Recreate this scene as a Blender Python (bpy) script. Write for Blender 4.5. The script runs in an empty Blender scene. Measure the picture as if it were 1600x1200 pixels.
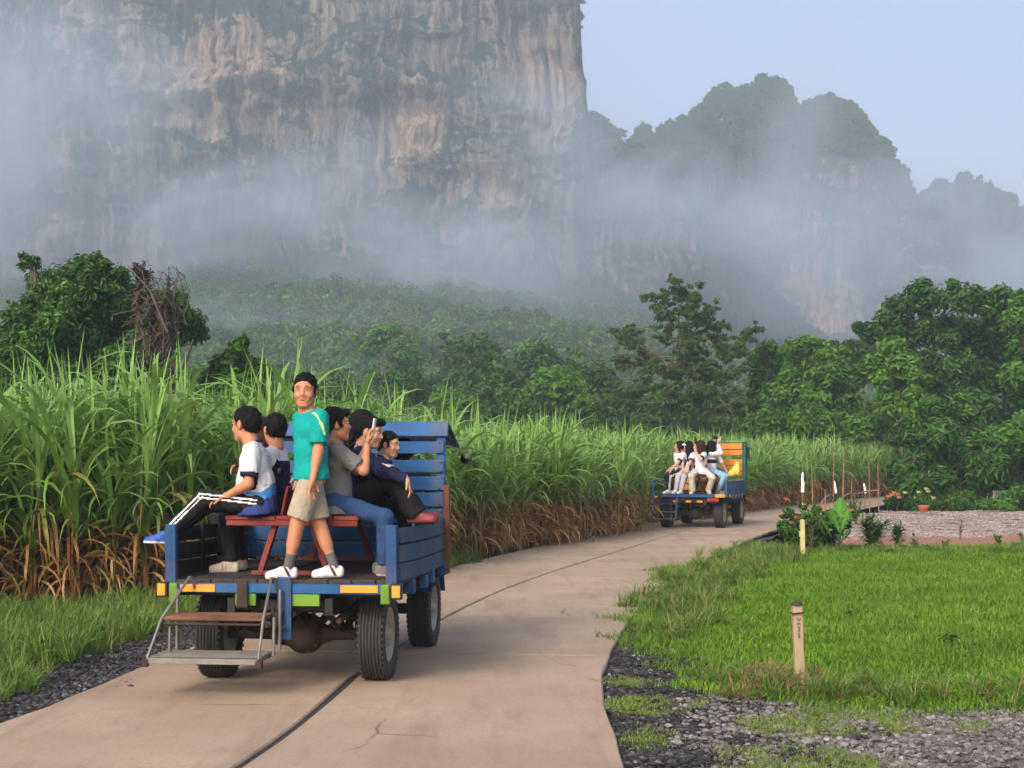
import bpy, math, random
import numpy as np
from mathutils import Vector, Matrix, Euler
R = math.radians
sc = bpy.context.scene
col = sc.collection
FOC, HZ, CAMZ = 2400.0, 711.0, 1.87          # focal length in photo pixels, horizon row, eye height

# ---------------------------------------------------------------- camera
cam_data = bpy.data.cameras.new('camera'); cam = bpy.data.objects.new('camera', cam_data); col.objects.link(cam)
cam.location = (0, 0, CAMZ); cam.rotation_euler = (R(90), 0, 0)
cam_data.sensor_width = 36; cam_data.lens = 36 * FOC / 1600
cam_data.shift_y = (HZ - 600) / 1600
cam_data.clip_start = 0.1; cam_data.clip_end = 6000
sc.camera = cam

# ---------------------------------------------------------------- sky, sun, exposure
SUN_EL, SUN_AZ = 32.0, 208.0                 # azimuth clockwise from +Y: behind the camera, to the left
world = bpy.data.worlds.new('World'); sc.world = world; world.use_nodes = True
wn = world.node_tree; wn.nodes.clear()
sky = wn.nodes.new('ShaderNodeTexSky'); sky.sky_type = 'NISHITA'; sky.sun_disc = False
sky.sun_elevation = R(SUN_EL); sky.sun_rotation = R(SUN_AZ)
sky.air_density = 0.8; sky.dust_density = 6.5; sky.ozone_density = 0.9
bg = wn.nodes.new('ShaderNodeBackground'); bg.inputs['Strength'].default_value = 0.15
wo = wn.nodes.new('ShaderNodeOutputWorld')
wn.links.new(sky.outputs[0], bg.inputs['Color']); wn.links.new(bg.outputs[0], wo.inputs['Surface'])
sun_data = bpy.data.lights.new('sun', 'SUN'); sun = bpy.data.objects.new('sun', sun_data); col.objects.link(sun)
sun_data.energy = 1.35; sun_data.angle = R(12); sun_data.color = (1.0, 0.87, 0.72)
_d = Vector((math.sin(R(SUN_AZ)) * math.cos(R(SUN_EL)), math.cos(R(SUN_AZ)) * math.cos(R(SUN_EL)), math.sin(R(SUN_EL))))
sun.rotation_euler = _d.to_track_quat('Z', 'Y').to_euler(); sun.location = (-8, -12, 30)
vs = sc.view_settings
vs.view_transform = 'Standard'; vs.look = 'None'; vs.gamma = 1.0; vs.use_curve_mapping = False
vs.exposure = 1.0
cy = sc.cycles
cy.max_bounces = 6; cy.diffuse_bounces = 3; cy.glossy_bounces = 2; cy.transmission_bounces = 3
cy.volume_bounces = 1; cy.transparent_max_bounces = 6; cy.volume_max_steps = 48; cy.volume_step_rate = 1.0
cy.caustics_reflective = False; cy.caustics_refractive = False
cy.sample_clamp_indirect = 4.0
cy.use_adaptive_sampling = True; cy.adaptive_threshold = 0.02
try:
    cy.use_denoising = True; cy.denoiser = 'OPENIMAGEDENOISE'; cy.denoising_input_passes = 'RGB_ALBEDO_NORMAL'
except Exception:
    pass
sc.render.use_persistent_data = False

# ---------------------------------------------------------------- helpers
rng = np.random.default_rng(7)
def P(px, py, d):
    return Vector(((px - 800) / FOC * d, d, CAMZ + (HZ - py) / FOC * d))
def G(px, py, z=0.0):
    d = FOC * (CAMZ - z) / (py - HZ)
    return Vector(((px - 800) / FOC * d, d, z))

def tag(o, label=None, cat=None, group=None, kind=None):
    if label: o['label'] = label
    if cat: o['category'] = cat
    if group: o['group'] = group
    if kind: o['kind'] = kind
    return o
def empty(name, loc=(0, 0, 0), rz=0.0, parent=None):
    o = bpy.data.objects.new(name, None); col.objects.link(o)
    o.empty_display_size = 0.2; o.location = loc; o.rotation_euler = (0, 0, rz)
    if parent: o.parent = parent
    return o
def link(name, me, parent=None, loc=None, rot=None):
    o = bpy.data.objects.new(name, me); col.objects.link(o)
    if parent: o.parent = parent
    if loc is not None: o.location = loc
    if rot is not None: o.rotation_euler = rot
    return o
def np_mesh(name, V, F, mats, smooth=False, mi=None, rnd=None, dry=None):
    """V (n,3), F (m,3|4) arrays -> mesh, quickly"""
    V = np.ascontiguousarray(V, dtype=np.float32); F = np.ascontiguousarray(F, dtype=np.int32)
    me = bpy.data.meshes.new(name); m, k = F.shape
    me.vertices.add(len(V)); me.vertices.foreach_set('co', V.ravel())
    me.loops.add(m * k); me.loops.foreach_set('vertex_index', F.ravel())
    me.polygons.add(m); me.polygons.foreach_set('loop_start', np.arange(0, m * k, k, dtype=np.int32))
    if mi is not None: me.polygons.foreach_set('material_index', np.asarray(mi, dtype=np.int32))
    me.polygons.foreach_set('use_smooth', np.full(m, bool(smooth)))
    for q, arr in (('rnd', rnd), ('dry', dry)):
        if arr is not None:
            a = me.attributes.new(q, 'FLOAT', 'POINT'); a.data.foreach_set('value', np.asarray(arr, dtype=np.float32))
    for mt in (mats if isinstance(mats, (list, tuple)) else [mats]): me.materials.append(mt)
    me.update(calc_edges=True)
    return me

class MB:
    """collects shapes, builds ONE mesh object"""
    def __init__(s): s.v = []; s.f = []; s.m = []; s.sm = []
    def add(s, vs_, fs, mi=0, smooth=False):
        b = len(s.v); s.v += [tuple(v) for v in vs_]
        for f in fs: s.f.append(tuple(b + i for i in f)); s.m.append(mi); s.sm.append(smooth)
    def box(s, c, size, rot=None, ch=0.004, mi=0, jit=0.0):
        """chamfered box: centre, full size, optional Matrix/Euler rotation"""
        hx, hy, hz = size[0] / 2, size[1] / 2, size[2] / 2
        ch = min(ch, hx * .45, hy * .45, hz * .45); V = []; idx = {}
        M = rot.to_matrix() if isinstance(rot, Euler) else (rot if rot is not None else Matrix.Identity(3))
        c = Vector(c)
        for sx in (-1, 1):
            for sy in (-1, 1):
                for sz in (-1, 1):
                    j = Vector((random.uniform(-jit, jit), random.uniform(-jit, jit), random.uniform(-jit, jit)))
                    for ax in range(3):
                        p = Vector((sx * (hx - (ch if ax != 0 else 0)), sy * (hy - (ch if ax != 1 else 0)), sz * (hz - (ch if ax != 2 else 0)))) + j
                        idx[(sx, sy, sz, ax)] = len(V); V.append(c + M @ p)
        Fs = []
        S = (-1, 1)
        for s1 in S:
            q = [idx[(s1, a, b, 0)] for a, b in ((-1, -1), (1, -1), (1, 1), (-1, 1))]; Fs.append(q if s1 > 0 else q[::-1])
            q = [idx[(a, s1, b, 1)] for a, b in ((-1, -1), (1, -1), (1, 1), (-1, 1))]; Fs.append(q[::-1] if s1 > 0 else q)
            q = [idx[(a, b, s1, 2)] for a, b in ((-1, -1), (1, -1), (1, 1), (-1, 1))]; Fs.append(q if s1 > 0 else q[::-1])
        for a in S:
            for b in S:
                for (x1, x2) in (((a, b, -1), (a, b, 1)),):
                    q = [idx[x1 + (0,)], idx[x1 + (1,)], idx[x2 + (1,)], idx[x2 + (0,)]]; Fs.append(q if a * b > 0 else q[::-1])
                x1, x2 = (a, -1, b), (a, 1, b); q = [idx[x1 + (0,)], idx[x2 + (0,)], idx[x2 + (2,)], idx[x1 + (2,)]]; Fs.append(q if a * b > 0 else q[::-1])
                x1, x2 = (-1, a, b), (1, a, b); q = [idx[x1 + (1,)], idx[x1 + (2,)], idx[x2 + (2,)], idx[x2 + (1,)]]; Fs.append(q if a * b > 0 else q[::-1])
        for sx in S:
            for sy in S:
                for sz in S:
                    q = [idx[(sx, sy, sz, 0)], idx[(sx, sy, sz, 1)], idx[(sx, sy, sz, 2)]]; Fs.append(q if sx * sy * sz > 0 else q[::-1])
        s.add(V, Fs, mi)
        return s
    def bar(s, a, b, w, h, up=(0, 0, 1), ch=0.003, mi=0):
        """box beam from a to b, w across, h along `up`"""
        a, b = Vector(a), Vector(b); d = b - a; L = d.length; y = d.normalized(); u = Vector(up)
        x = y.cross(u)
        if x.length < 1e-4: x = y.cross(Vector((1, 0, 0)))
        x.normalize(); z = x.cross(y)
        M = Matrix((x, y, z)).transposed()
        return s.box((a + b) / 2, (w, L, h), M, ch, mi)
    def tube(s, pts, r, n=8, mi=0, cap=True):
        pts = [Vector(p) for p in pts]; rs = r if isinstance(r, (list, tuple)) else [r] * len(pts)
        rings = []; V = []; Fs = []; prev = None
        for i, p in enumerate(pts):
            t = (pts[min(i + 1, len(pts) - 1)] - pts[max(i - 1, 0)])
            t = t.normalized() if t.length > 1e-9 else Vector((0, 0, 1))
            if prev is None:
                a = t.cross(Vector((0, 0, 1)));  a = t.cross(Vector((1, 0, 0))) if a.length < .05 else a
            else: a = prev - t * prev.dot(t)
            a.normalize(); prev = a; b = t.cross(a)
            rings.append(len(V))
            for k in range(n):
                an = 2 * math.pi * k / n; V.append(p + (a * math.cos(an) + b * math.sin(an)) * rs[i])
        for i in range(len(pts) - 1):
            for k in range(n):
                k2 = (k + 1) % n; Fs.append((rings[i] + k, rings[i] + k2, rings[i + 1] + k2, rings[i + 1] + k))
        s.add(V, Fs, mi, True)
        if cap:
            s.add([V[rings[0] + k] for k in range(n)][::-1], [tuple(range(n))], mi)
            s.add([V[rings[-1] + k] for k in range(n)], [tuple(range(n))], mi)
        return s
    def lathe(s, prof, c=(0, 0, 0), axis='X', n=28, mi=0, closed=False):
        """profile [(radius, along)] spun round an axis"""
        V = []; Fs = []; m = len(prof); c = Vector(c)
        for k in range(n):
            an = 2 * math.pi * k / n; ca, sa = math.cos(an), math.sin(an)
            for (r, t) in prof:
                V.append(c + (Vector((t, r * ca, r * sa)) if axis == 'X' else Vector((r * ca, r * sa, t)) if axis == 'Z' else Vector((r * sa, t, r * ca))))
        for k in range(n):
            k2 = (k + 1) % n
            for i in range(m - 1 + (1 if closed else 0)):
                i2 = (i + 1) % m; Fs.append((k * m + i, k2 * m + i, k2 * m + i2, k * m + i2))
        s.add(V, Fs, mi, True); return s
    def build(s, name, mats, parent=None, loc=None, rot=None, auto=True):
        me = bpy.data.meshes.new(name); me.from_pydata(s.v, [], s.f)
        for m in (mats if isinstance(mats, (list, tuple)) else [mats]): me.materials.append(m)
        me.polygons.foreach_set('material_index', s.m); me.polygons.foreach_set('use_smooth', s.sm); me.update()
        return link(name, me, parent, loc, rot)

# ---- numpy value noise
def _hash(ix, iy, iz, seed):
    h = (ix.astype(np.int64) * 374761393 + iy.astype(np.int64) * 668265263 + iz.astype(np.int64) * 2147483647 + seed * 974634777) & 0xffffffff
    h = ((h ^ (h >> 13)) * 1274126177) & 0xffffffff
    h = ((h ^ (h >> 16)) * 2246822519) & 0xffffffff
    return ((h ^ (h >> 15)) & 0xffffff) / float(0xffffff)
def vnoise(x, y, z=0.0, seed=0):
    x, y, z = np.broadcast_arrays(np.asarray(x, float), np.asarray(y, float), np.asarray(z, float))
    ix, iy, iz = np.floor(x), np.floor(y), np.floor(z); fx, fy, fz = x - ix, y - iy, z - iz
    fx, fy, fz = [f * f * (3 - 2 * f) for f in (fx, fy, fz)]
    o = 0
    for a in (0, 1):
        for b in (0, 1):
            for c in (0, 1):
                w = (fx if a else 1 - fx) * (fy if b else 1 - fy) * (fz if c else 1 - fz)
                o = o + w * _hash(ix + a, iy + b, iz + c, seed)
    return o * 2 - 1
def fbm(x, y, z=0.0, seed=0, oct=4, gain=0.5):
    o = 0; a = 1; s_ = 0; fq = 1.0
    for k in range(oct):
        o = o + a * vnoise(np.asarray(x) * fq, np.asarray(y) * fq, np.asarray(z) * fq, seed + k * 17); s_ += a; a *= gain; fq *= 2.03
    return o / s_

# ---- materials
class NT:
    def __init__(s, name):
        s.m = bpy.data.materials.new(name); s.m.use_nodes = True; s.t = s.m.node_tree; s.t.nodes.clear()
        s.out = s.n('ShaderNodeOutputMaterial')
    def n(s, typ, **kw):
        nd = s.t.nodes.new(typ)
        for k, v in kw.items(): setattr(nd, k, v)
        return nd
    def l(s, a, b): s.t.links.new(a, b)
    def noise(s, scale, detail=4, rough=.55, vec=None, dist=0.0):
        nd = s.n('ShaderNodeTexNoise'); nd.inputs['Scale'].default_value = scale; nd.inputs['Detail'].default_value = detail
        nd.inputs['Roughness'].default_value = rough; nd.inputs['Distortion'].default_value = dist
        if vec is not None: s.l(vec, nd.inputs['Vector'])
        return nd.outputs['Fac']
    def ramp(s, fac, stops, interp='LINEAR'):
        nd = s.n('ShaderNodeValToRGB'); cr = nd.color_ramp; cr.interpolation = interp
        while len(cr.elements) > 1: cr.elements.remove(cr.elements[-1])
        cr.elements[0].position = stops[0][0]; cr.elements[0].color = c4(stops[0][1])
        for p_, c_ in stops[1:]:
            e = cr.elements.new(p_); e.color = c4(c_)
        s.l(fac, nd.inputs[0]); return nd.outputs[0]
    def mix(s, fac, a, b, blend='MIX'):
        nd = s.n('ShaderNodeMix', data_type='RGBA', blend_type=blend)
        for sock, v in ((nd.inputs[0], fac), (nd.inputs[6], a), (nd.inputs[7], b)):
            if hasattr(v, 'is_linked'): s.l(v, sock)
            elif isinstance(v, (int, float)): sock.default_value = v
            else: sock.default_value = c4(v)
        return nd.outputs[2]
    def math(s, op, a, b=0.5, clamp=False):
        nd = s.n('ShaderNodeMath', operation=op, use_clamp=clamp)
        for sock, v in ((nd.inputs[0], a), (nd.inputs[1], b)):
            if hasattr(v, 'is_linked'): s.l(v, sock)
            else: sock.default_value = v
        return nd.outputs[0]
    def objvec(s, scale=(1, 1, 1), kind='Object', rot=(0, 0, 0)):
        tc = s.n('ShaderNodeTexCoord'); mp = s.n('ShaderNodeMapping'); mp.inputs['Scale'].default_value = scale
        mp.inputs['Rotation'].default_value = rot
        s.l(tc.outputs[kind], mp.inputs['Vector']); return mp.outputs[0]
    def pos(s, scale=(1, 1, 1)):
        g = s.n('ShaderNodeNewGeometry'); mp = s.n('ShaderNodeMapping'); mp.inputs['Scale'].default_value = scale
        s.l(g.outputs['Position'], mp.inputs['Vector']); return mp.outputs[0]
    def attr(s, name):
        a = s.n('ShaderNodeAttribute', attribute_name=name); return a.outputs['Fac']
    def bsdf(s, color, rough=.6, metal=0.0, bump=None, bstr=.3, bdist=.01, spec=.5, trans=0.0, transcol=None, sss=0.0):
        p = s.n('ShaderNodeBsdfPrincipled')
        for key, v in (('Base Color', color), ('Roughness', rough), ('Metallic', metal), ('Specular IOR Level', spec)):
            if hasattr(v, 'is_linked'): s.l(v, p.inputs[key])
            elif isinstance(v, (int, float)): p.inputs[key].default_value = v
            else: p.inputs[key].default_value = c4(v)
        if sss: p.inputs['Subsurface Weight'].default_value = sss; p.inputs['Subsurface Radius'].default_value = (.012, .005, .003); p.inputs['Subsurface Scale'].default_value = 1.0
        if bump is not None:
            b = s.n('ShaderNodeBump'); b.inputs['Strength'].default_value = bstr; b.inputs['Distance'].default_value = bdist
            s.l(bump, b.inputs['Height']); s.l(b.outputs[0], p.inputs['Normal'])
        sh = p.outputs[0]
        if trans:
            tr = s.n('ShaderNodeBsdfTranslucent')
            tcol = transcol if transcol is not None else color
            if hasattr(tcol, 'is_linked'): s.l(tcol, tr.inputs[0])
            else: tr.inputs[0].default_value = c4(tcol)
            mx = s.n('ShaderNodeMixShader'); mx.inputs[0].default_value = trans
            s.l(sh, mx.inputs[1]); s.l(tr.outputs[0], mx.inputs[2]); sh = mx.outputs[0]
        s.l(sh, s.out.inputs['Surface']); return s.m
def c4(c):
    if isinstance(c, (int, float)): return (c, c, c, 1)
    return (c[0], c[1], c[2], 1) if len(c) == 3 else tuple(c)
def scl(c, k): return (c[0] * k, c[1] * k, c[2] * k)

def m_plain(name, c, rough=.6, metal=0.0, var=.25, scale=6.0, bump=.15, bdist=.004, spec=.5):
    t = NT(name); v = t.objvec(); n1 = t.noise(scale, 5, .6, v); n2 = t.noise(scale * 9, 3, .6, v)
    c_ = t.mix(t.math('MULTIPLY', n1, 1.0), scl(c, 1 - var), scl(c, 1 + var))
    return t.bsdf(c_, rough, metal, n2, bump, bdist, spec)
def m_cloth(name, c, var=.18, rough=.85, scale=9):
    t = NT(name); v = t.objvec(); n1 = t.noise(scale, 4, .6, v); n2 = t.noise(scale * 2.5, 3, .5, v, .6)
    c_ = t.mix(n1, scl(c, 1 - var), scl(c, 1 + var))
    return t.bsdf(c_, rough, 0, t.math('ADD', n2, t.math('MULTIPLY', t.noise(220, 2, .5, v), .12)), .7, .02, .2)
def m_paint(name, c, wear=(.16, .11, .08), amount=.5, scale=5.0, rough=.55, grain=(1, 1, 12), dirt=.35):
    """weathered paint on wood: streaks, chipped places, dirt"""
    t = NT(name); v = t.objvec(grain); n1 = t.noise(scale, 6, .65, v); n2 = t.noise(scale * 5, 6, .7, v)
    v2 = t.objvec(); n3 = t.noise(3.1, 5, .6, v2)
    c_ = t.mix(n1, scl(c, .7), scl(c, 1.3))
    c_ = t.mix(t.ramp(n3, [(.42, 0), (.7, 1)]), c_, scl(c, dirt + .3))
    dust = t.noise(1.7, 6, .7, t.objvec((1, 1, .5)), .5); c_ = t.mix(t.ramp(dust, [(.50, 0), (.78, .55)]), c_, (.16, .12, .09))
    sc_ = t.noise(scale * 2.2, 7, .8, v, 1.5); c_ = t.mix(t.ramp(sc_, [(.60, 0), (.68, .6)]), c_, scl(c, 1.9))
    chip = t.ramp(n2, [(.60 + (1 - amount) * .12, 0), (.66 + (1 - amount) * .12, 1)])
    c_ = t.mix(chip, c_, wear)
    return t.bsdf(c_, rough, 0, n2, .6, .006, .28)
def m_wood(name, c, c2, grain=(14, 1, 14), scale=3.0, rough=.8):
    t = NT(name); v = t.objvec(grain); n1 = t.noise(scale, 6, .7, v, .4); n2 = t.noise(2.0, 4, .6, t.objvec())
    c_ = t.mix(n1, c, c2); c_ = t.mix(t.ramp(n2, [(.45, 0), (.75, 1)]), c_, scl(c, .45))
    return t.bsdf(c_, rough, 0, n1, .5, .004, .3)
def m_leaf(name, stops, trans=.28, rough=.5, dry=None, seedscale=0.0, spec=.22):
    """foliage: colour from the per-vertex 'rnd' value, optionally towards dry leaf colours"""
    t = NT(name); oi = t.n('ShaderNodeObjectInfo')
    fac = t.math('ADD', t.math('MULTIPLY', t.attr('rnd'), .8), t.math('MULTIPLY', oi.outputs['Random'], .2))
    c_ = t.ramp(fac, stops)
    if dry: c_ = t.mix(t.attr('dry'), c_, t.ramp(fac, dry))
    if seedscale: c_ = t.mix(t.ramp(t.noise(seedscale, 4, .6, t.pos((1, 1.8, 1))), [(.38, 0), (.66, .75)]), c_, t.mix(.6, c_, (.05, .075, .02)))
    return t.bsdf(c_, rough, 0, None, spec=spec, trans=trans, transcol=t.mix(.35, c_, (.22, .34, .03)))

def gn_scatter(name, host_pts, variants, mat_dummy=None, rots=None, scales=None, idx=None):
    """ONE object that instances the variant meshes on given points (rotation, scale and index per point)"""
    n = len(host_pts); V = np.asarray(host_pts, dtype=np.float32)
    me = bpy.data.meshes.new(name); me.vertices.add(n); me.vertices.foreach_set('co', V.ravel())
    a = me.attributes.new('prot', 'FLOAT_VECTOR', 'POINT'); a.data.foreach_set('vector', np.asarray(rots, dtype=np.float32).ravel())
    a = me.attributes.new('pscl', 'FLOAT_VECTOR', 'POINT'); a.data.foreach_set('vector', np.asarray(scales, dtype=np.float32).ravel())
    a = me.attributes.new('pidx', 'INT', 'POINT'); a.data.foreach_set('value', np.asarray(idx, dtype=np.int32))
    o = link(name, me)
    cl = bpy.data.collections.new(name + '_source')
    for k, vm in enumerate(variants):
        so = bpy.data.objects.new('%s_source_%02d' % (name, k), vm); cl.objects.link(so)
    ng = bpy.data.node_groups.new(name + '_nodes', 'GeometryNodeTree')
    ng.interface.new_socket('Geometry', in_out='INPUT', socket_type='NodeSocketGeometry')
    ng.interface.new_socket('Geometry', in_out='OUTPUT', socket_type='NodeSocketGeometry')
    N = ng.nodes; L = ng.links
    gi = N.new('NodeGroupInput'); go = N.new('NodeGroupOutput'); mp = N.new('GeometryNodeMeshToPoints')
    ci = N.new('GeometryNodeCollectionInfo'); ci.inputs['Collection'].default_value = cl; ci.inputs['Separate Children'].default_value = True; ci.inputs['Reset Children'].default_value = True
    ip = N.new('GeometryNodeInstanceOnPoints'); ip.inputs['Pick Instance'].default_value = True
    def na(nm, ty):
        q = N.new('GeometryNodeInputNamedAttribute'); q.data_type = ty; q.inputs['Name'].default_value = nm; return q.outputs['Attribute']
    e2r = N.new('FunctionNodeEulerToRotation'); L.new(na('prot', 'FLOAT_VECTOR'), e2r.inputs[0])
    L.new(gi.outputs[0], ip.inputs['Points']); L.new(ci.outputs[0], ip.inputs['Instance'])
    L.new(na('pidx', 'INT'), ip.inputs['Instance Index']); L.new(e2r.outputs[0], ip.inputs['Rotation']); L.new(na('pscl', 'FLOAT_VECTOR'), ip.inputs['Scale'])
    L.new(ip.outputs[0], go.inputs[0]); N.remove(mp)
    md = o.modifiers.new('scatter', 'NODES'); md.node_group = ng
    return o
def inside(pts, poly):
    x, y = pts[:, 0], pts[:, 1]; r = np.zeros(len(pts), bool); n = len(poly)
    for i in range(n):
        x1, y1 = poly[i][:2]; x2, y2 = poly[(i + 1) % n][:2]
        c = ((y1 > y) != (y2 > y)) & (x < (x2 - x1) * (y - y1) / (y2 - y1 + 1e-12) + x1); r ^= c
    return r
HAZE_D = .0008
# px, py, dist, width px, height px, depth m, density, tilt, label
MISTS = [
 (40, 230, 380, 700, 560, 90, .070, 10, 'thick pale mist drifting over the cliff at the far left'),
 (960, 260, 390, 620, 220, 60, .050, 25, 'streak of mist trailing down across the saddle between cliff and peak'),
 (1480, 420, 420, 820, 380, 90, .062, 5, 'broad mist bank hiding the foot of the right hand peaks'),
 (420, 330, 380, 900, 300, 60, .024, -6, 'thin veil of mist across the middle of the cliff'),
 (1230, 260, 520, 160, 420, 50, .022, 20, 'thin wisp of mist rising in front of the double peak'),
 (700, 440, 360, 1500, 170, 50, .012, 4, 'low mist lying on the wooded slope'),
 (1120, 70, 900, 900, 260, 120, .006, 12, 'faint high wisp of cloud in the pale sky beside the cliff'),
 (600, 400, 400, 1500, 260, 70, .026, -3, 'soft grey mist over the lower half of the cliff'),
 (250, 520, 300, 1300, 150, 60, .012, 0, 'thin mist settling on the treetops below the cliff at the left'),
]
# ================================================================ THE LAND
M = {}
def m_ground():
    t = NT('soil_and_grass'); v = t.pos(); a = t.noise(.35, 5, .6, v); b = t.noise(6, 6, .7, v)
    c = t.mix(t.ramp(a, [(.4, 0), (.62, 1)]), (.050, .075, .018), (.13, .095, .06)); c = t.mix(b, scl((.06, .05, .03), .7), c)
    return t.bsdf(c, .95, 0, b, .6, .03, .2)
def m_concrete():
    t = NT('pale_concrete'); v = t.pos(); oi = t.n('ShaderNodeObjectInfo')
    a = t.noise(.6, 5, .6, v); b = t.noise(28, 6, .75, v); st = t.noise(1.6, 6, .7, t.pos((1.6, .22, 1)))
    c = t.mix(t.ramp(a, [(.3, 0), (.7, 1)]), (.30, .220, .150), (.44, .335, .245)); c = t.mix(t.ramp(b, [(.45, 0), (.75, .6)]), c, (.20, .135, .09))
    c = t.mix(t.ramp(st, [(.50, 0), (.72, .6)]), c, (.18, .12, .085))
    c = t.mix(t.math('MULTIPLY', oi.outputs['Random'], .22), c, (.30, .215, .155))
    wv = t.n('ShaderNodeTexVoronoi', feature='DISTANCE_TO_EDGE'); wv.inputs['Scale'].default_value = .55; nv = t.n('ShaderNodeTexNoise'); nv.inputs['Scale'].default_value = 1.3; nv.inputs['Detail'].default_value = 6; t.l(v, nv.inputs['Vector']); mv = t.n('ShaderNodeMix', data_type='VECTOR'); mv.inputs[0].default_value = .28; t.l(v, mv.inputs[4]); t.l(nv.outputs['Color'], mv.inputs[5]); t.l(mv.outputs[1], wv.inputs['Vector'])
    ck = t.math('MULTIPLY', t.ramp(wv.outputs['Distance'], [(0, .8), (.006, 0)]), t.ramp(t.noise(.35, 3, .6, v), [(.52, 0), (.60, 1)])); c = t.mix(ck, c, (.07, .05, .04))
    sp = t.noise(9, 5, .75, v); c = t.mix(t.ramp(sp, [(.64, 0), (.74, .5)]), c, (.15, .10, .07))
    br = t.noise(60, 4, .7, t.pos((.25, 3, 1)))
    return t.bsdf(c, .82, 0, t.math('ADD', b, t.math('MULTIPLY', br, .7)), .35, .006, .35)
def m_gravel(name, c1, c2, c3, sc_=26):
    t = NT(name); v = t.pos(); vo = t.n('ShaderNodeTexVoronoi'); vo.inputs['Scale'].default_value = sc_; t.l(v, vo.inputs['Vector'])
    h = t.n('ShaderNodeSeparateColor'); t.l(vo.outputs['Color'], h.inputs[0])
    c = t.ramp(h.outputs[0], [(0, c1), (.5, c2), (.86, c2), (1, c3)]); n = t.noise(1.2, 5, .6, v)
    c = t.mix(t.ramp(n, [(.42, 0), (.7, .6)]), c, scl(c1, .8))
    d = t.math('SUBTRACT', 1.0, vo.outputs['Distance'])
    return t.bsdf(c, .9, 0, d, .9, .02, .3)
M['ground'] = m_ground(); M['concrete'] = m_concrete()
M['dark_gravel'] = m_gravel('dark_gravel', (.022, .020, .021), (.050, .046, .048), (.19, .18, .18))
M['grey_gravel'] = m_gravel('grey_gravel', (.07, .065, .065), (.14, .13, .13), (.32, .30, .30), 30)
M['yard'] = m_gravel('pinkish_gravel', (.20, .15, .13), (.31, .25, .225), (.42, .36, .34), 9)
M['red_soil'] = m_plain('reddish_soil', (.27, .13, .085), .95, var=.3, scale=2, bump=.6, bdist=.02)
M['tar'] = m_plain('dark_joint_filler', (.028, .024, .022), .9, var=.3)
M['lawn_soil'] = m_plain('green_lawn_base', (.055, .105, .018), .95, var=.45, scale=1.3, bump=.8, bdist=.03)
M['verge_soil'] = m_plain('dry_verge_base', (.085, .075, .032), .95, var=.5, scale=2.2, bump=.8, bdist=.03)

# ground: one sheet to the horizon, finer near the camera
def ground_sheet():
    xs = np.concatenate([-np.geomspace(1500, 30, 12), np.linspace(-28, 28, 57), np.geomspace(30, 1500, 12)])
    ys = np.concatenate([[-300, -100, -30], np.linspace(-5, 90, 96), np.geomspace(95, 2500, 14)])
    X, Y = np.meshgrid(xs, ys); Z = -0.075 + .012 * fbm(X * .8, Y * .8, 0, 5)
    V = np.stack([X, Y, Z], -1).reshape(-1, 3); nx, ny = len(xs), len(ys)
    i = np.arange(nx * ny).reshape(ny, nx); F = np.stack([i[:-1, :-1], i[:-1, 1:], i[1:, 1:], i[1:, :-1]], -1).reshape(-1, 4)
    o = link('ground', np_mesh('ground', V, F, M['ground'], True)); tag(o, 'flat soil and low green growth under the whole place', kind='structure')
ground_sheet()

# ---- the road: edges measured on the photograph, slabs as separate pieces with open joints
RL = [(-8.5, -9.2), (-5.0, 4.0), (-3.75, 9.6), (-3.42, 11.6), (-3.28, 13.8), (-2.75, 17.5), (-2.05, 21.3), (-1.06, 25.6), (.55, 31.5), (3.5, 42.0), (6.6, 50.0), (10.2, 58.5), (17.3, 71.0), (27.0, 83.0), (45, 98)]
RR = [(-3.2, -9.2), (.30, 4.0), (.73, 9.2), (.67, 11.0), (.70, 12.6), (.98, 15.0), (1.28, 17.2), (1.80, 20.2), (2.55, 23.6), (3.65, 28.3), (6.75, 39.4), (9.7, 47.0), (12.4, 54.0), (15.5, 61.5), (29.0, 76.0), (47, 92)]
def resample(pts, n):
    p = np.array(pts, float); 
    for _ in range(3):                                   # Chaikin smoothing
        q = [p[0]]
        for a, b in zip(p[:-1], p[1:]): q += [a * .75 + b * .25, a * .25 + b * .75]
        q.append(p[-1]); p = np.array(q)
    s = np.concatenate([[0], np.cumsum(np.hypot(*np.diff(p, axis=0).T))]); t = np.linspace(0, s[-1], n)
    return np.stack([np.interp(t, s, p[:, 0]), np.interp(t, s, p[:, 1])], -1)
NS = 460
# pair left and right by projecting along the left edge
EL = resample(RL, NS); ER0 = resample(RR, 2000)
ER = []
nrm = np.gradient(EL, axis=0); nrm = np.stack([nrm[:, 1], -nrm[:, 0]], -1); nrm /= np.linalg.norm(nrm, axis=1)[:, None]
last = 0
for p, nn in zip(EL, nrm):
    rel = ER0 - p; side = np.abs(rel[:, 0] * (-nn[1]) + rel[:, 1] * nn[0]); k = last + int(np.argmin(side[last:last + 160])); ER.append(ER0[k]); last = k
ER = np.array(ER); k_ = np.ones(9) / 9
ER = np.stack([np.convolve(np.pad(ER[:, c], 4, 'edge'), k_, 'valid') for c in (0, 1)], -1)
S_ = np.concatenate([[0], np.cumsum(np.hypot(*np.diff((EL + ER) / 2, axis=0).T))])
road = empty('road', (0, 0, 0)); tag(road, 'pale tan concrete road bending right past the sugarcane, with a dark joint down its middle', kind='structure')
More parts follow.
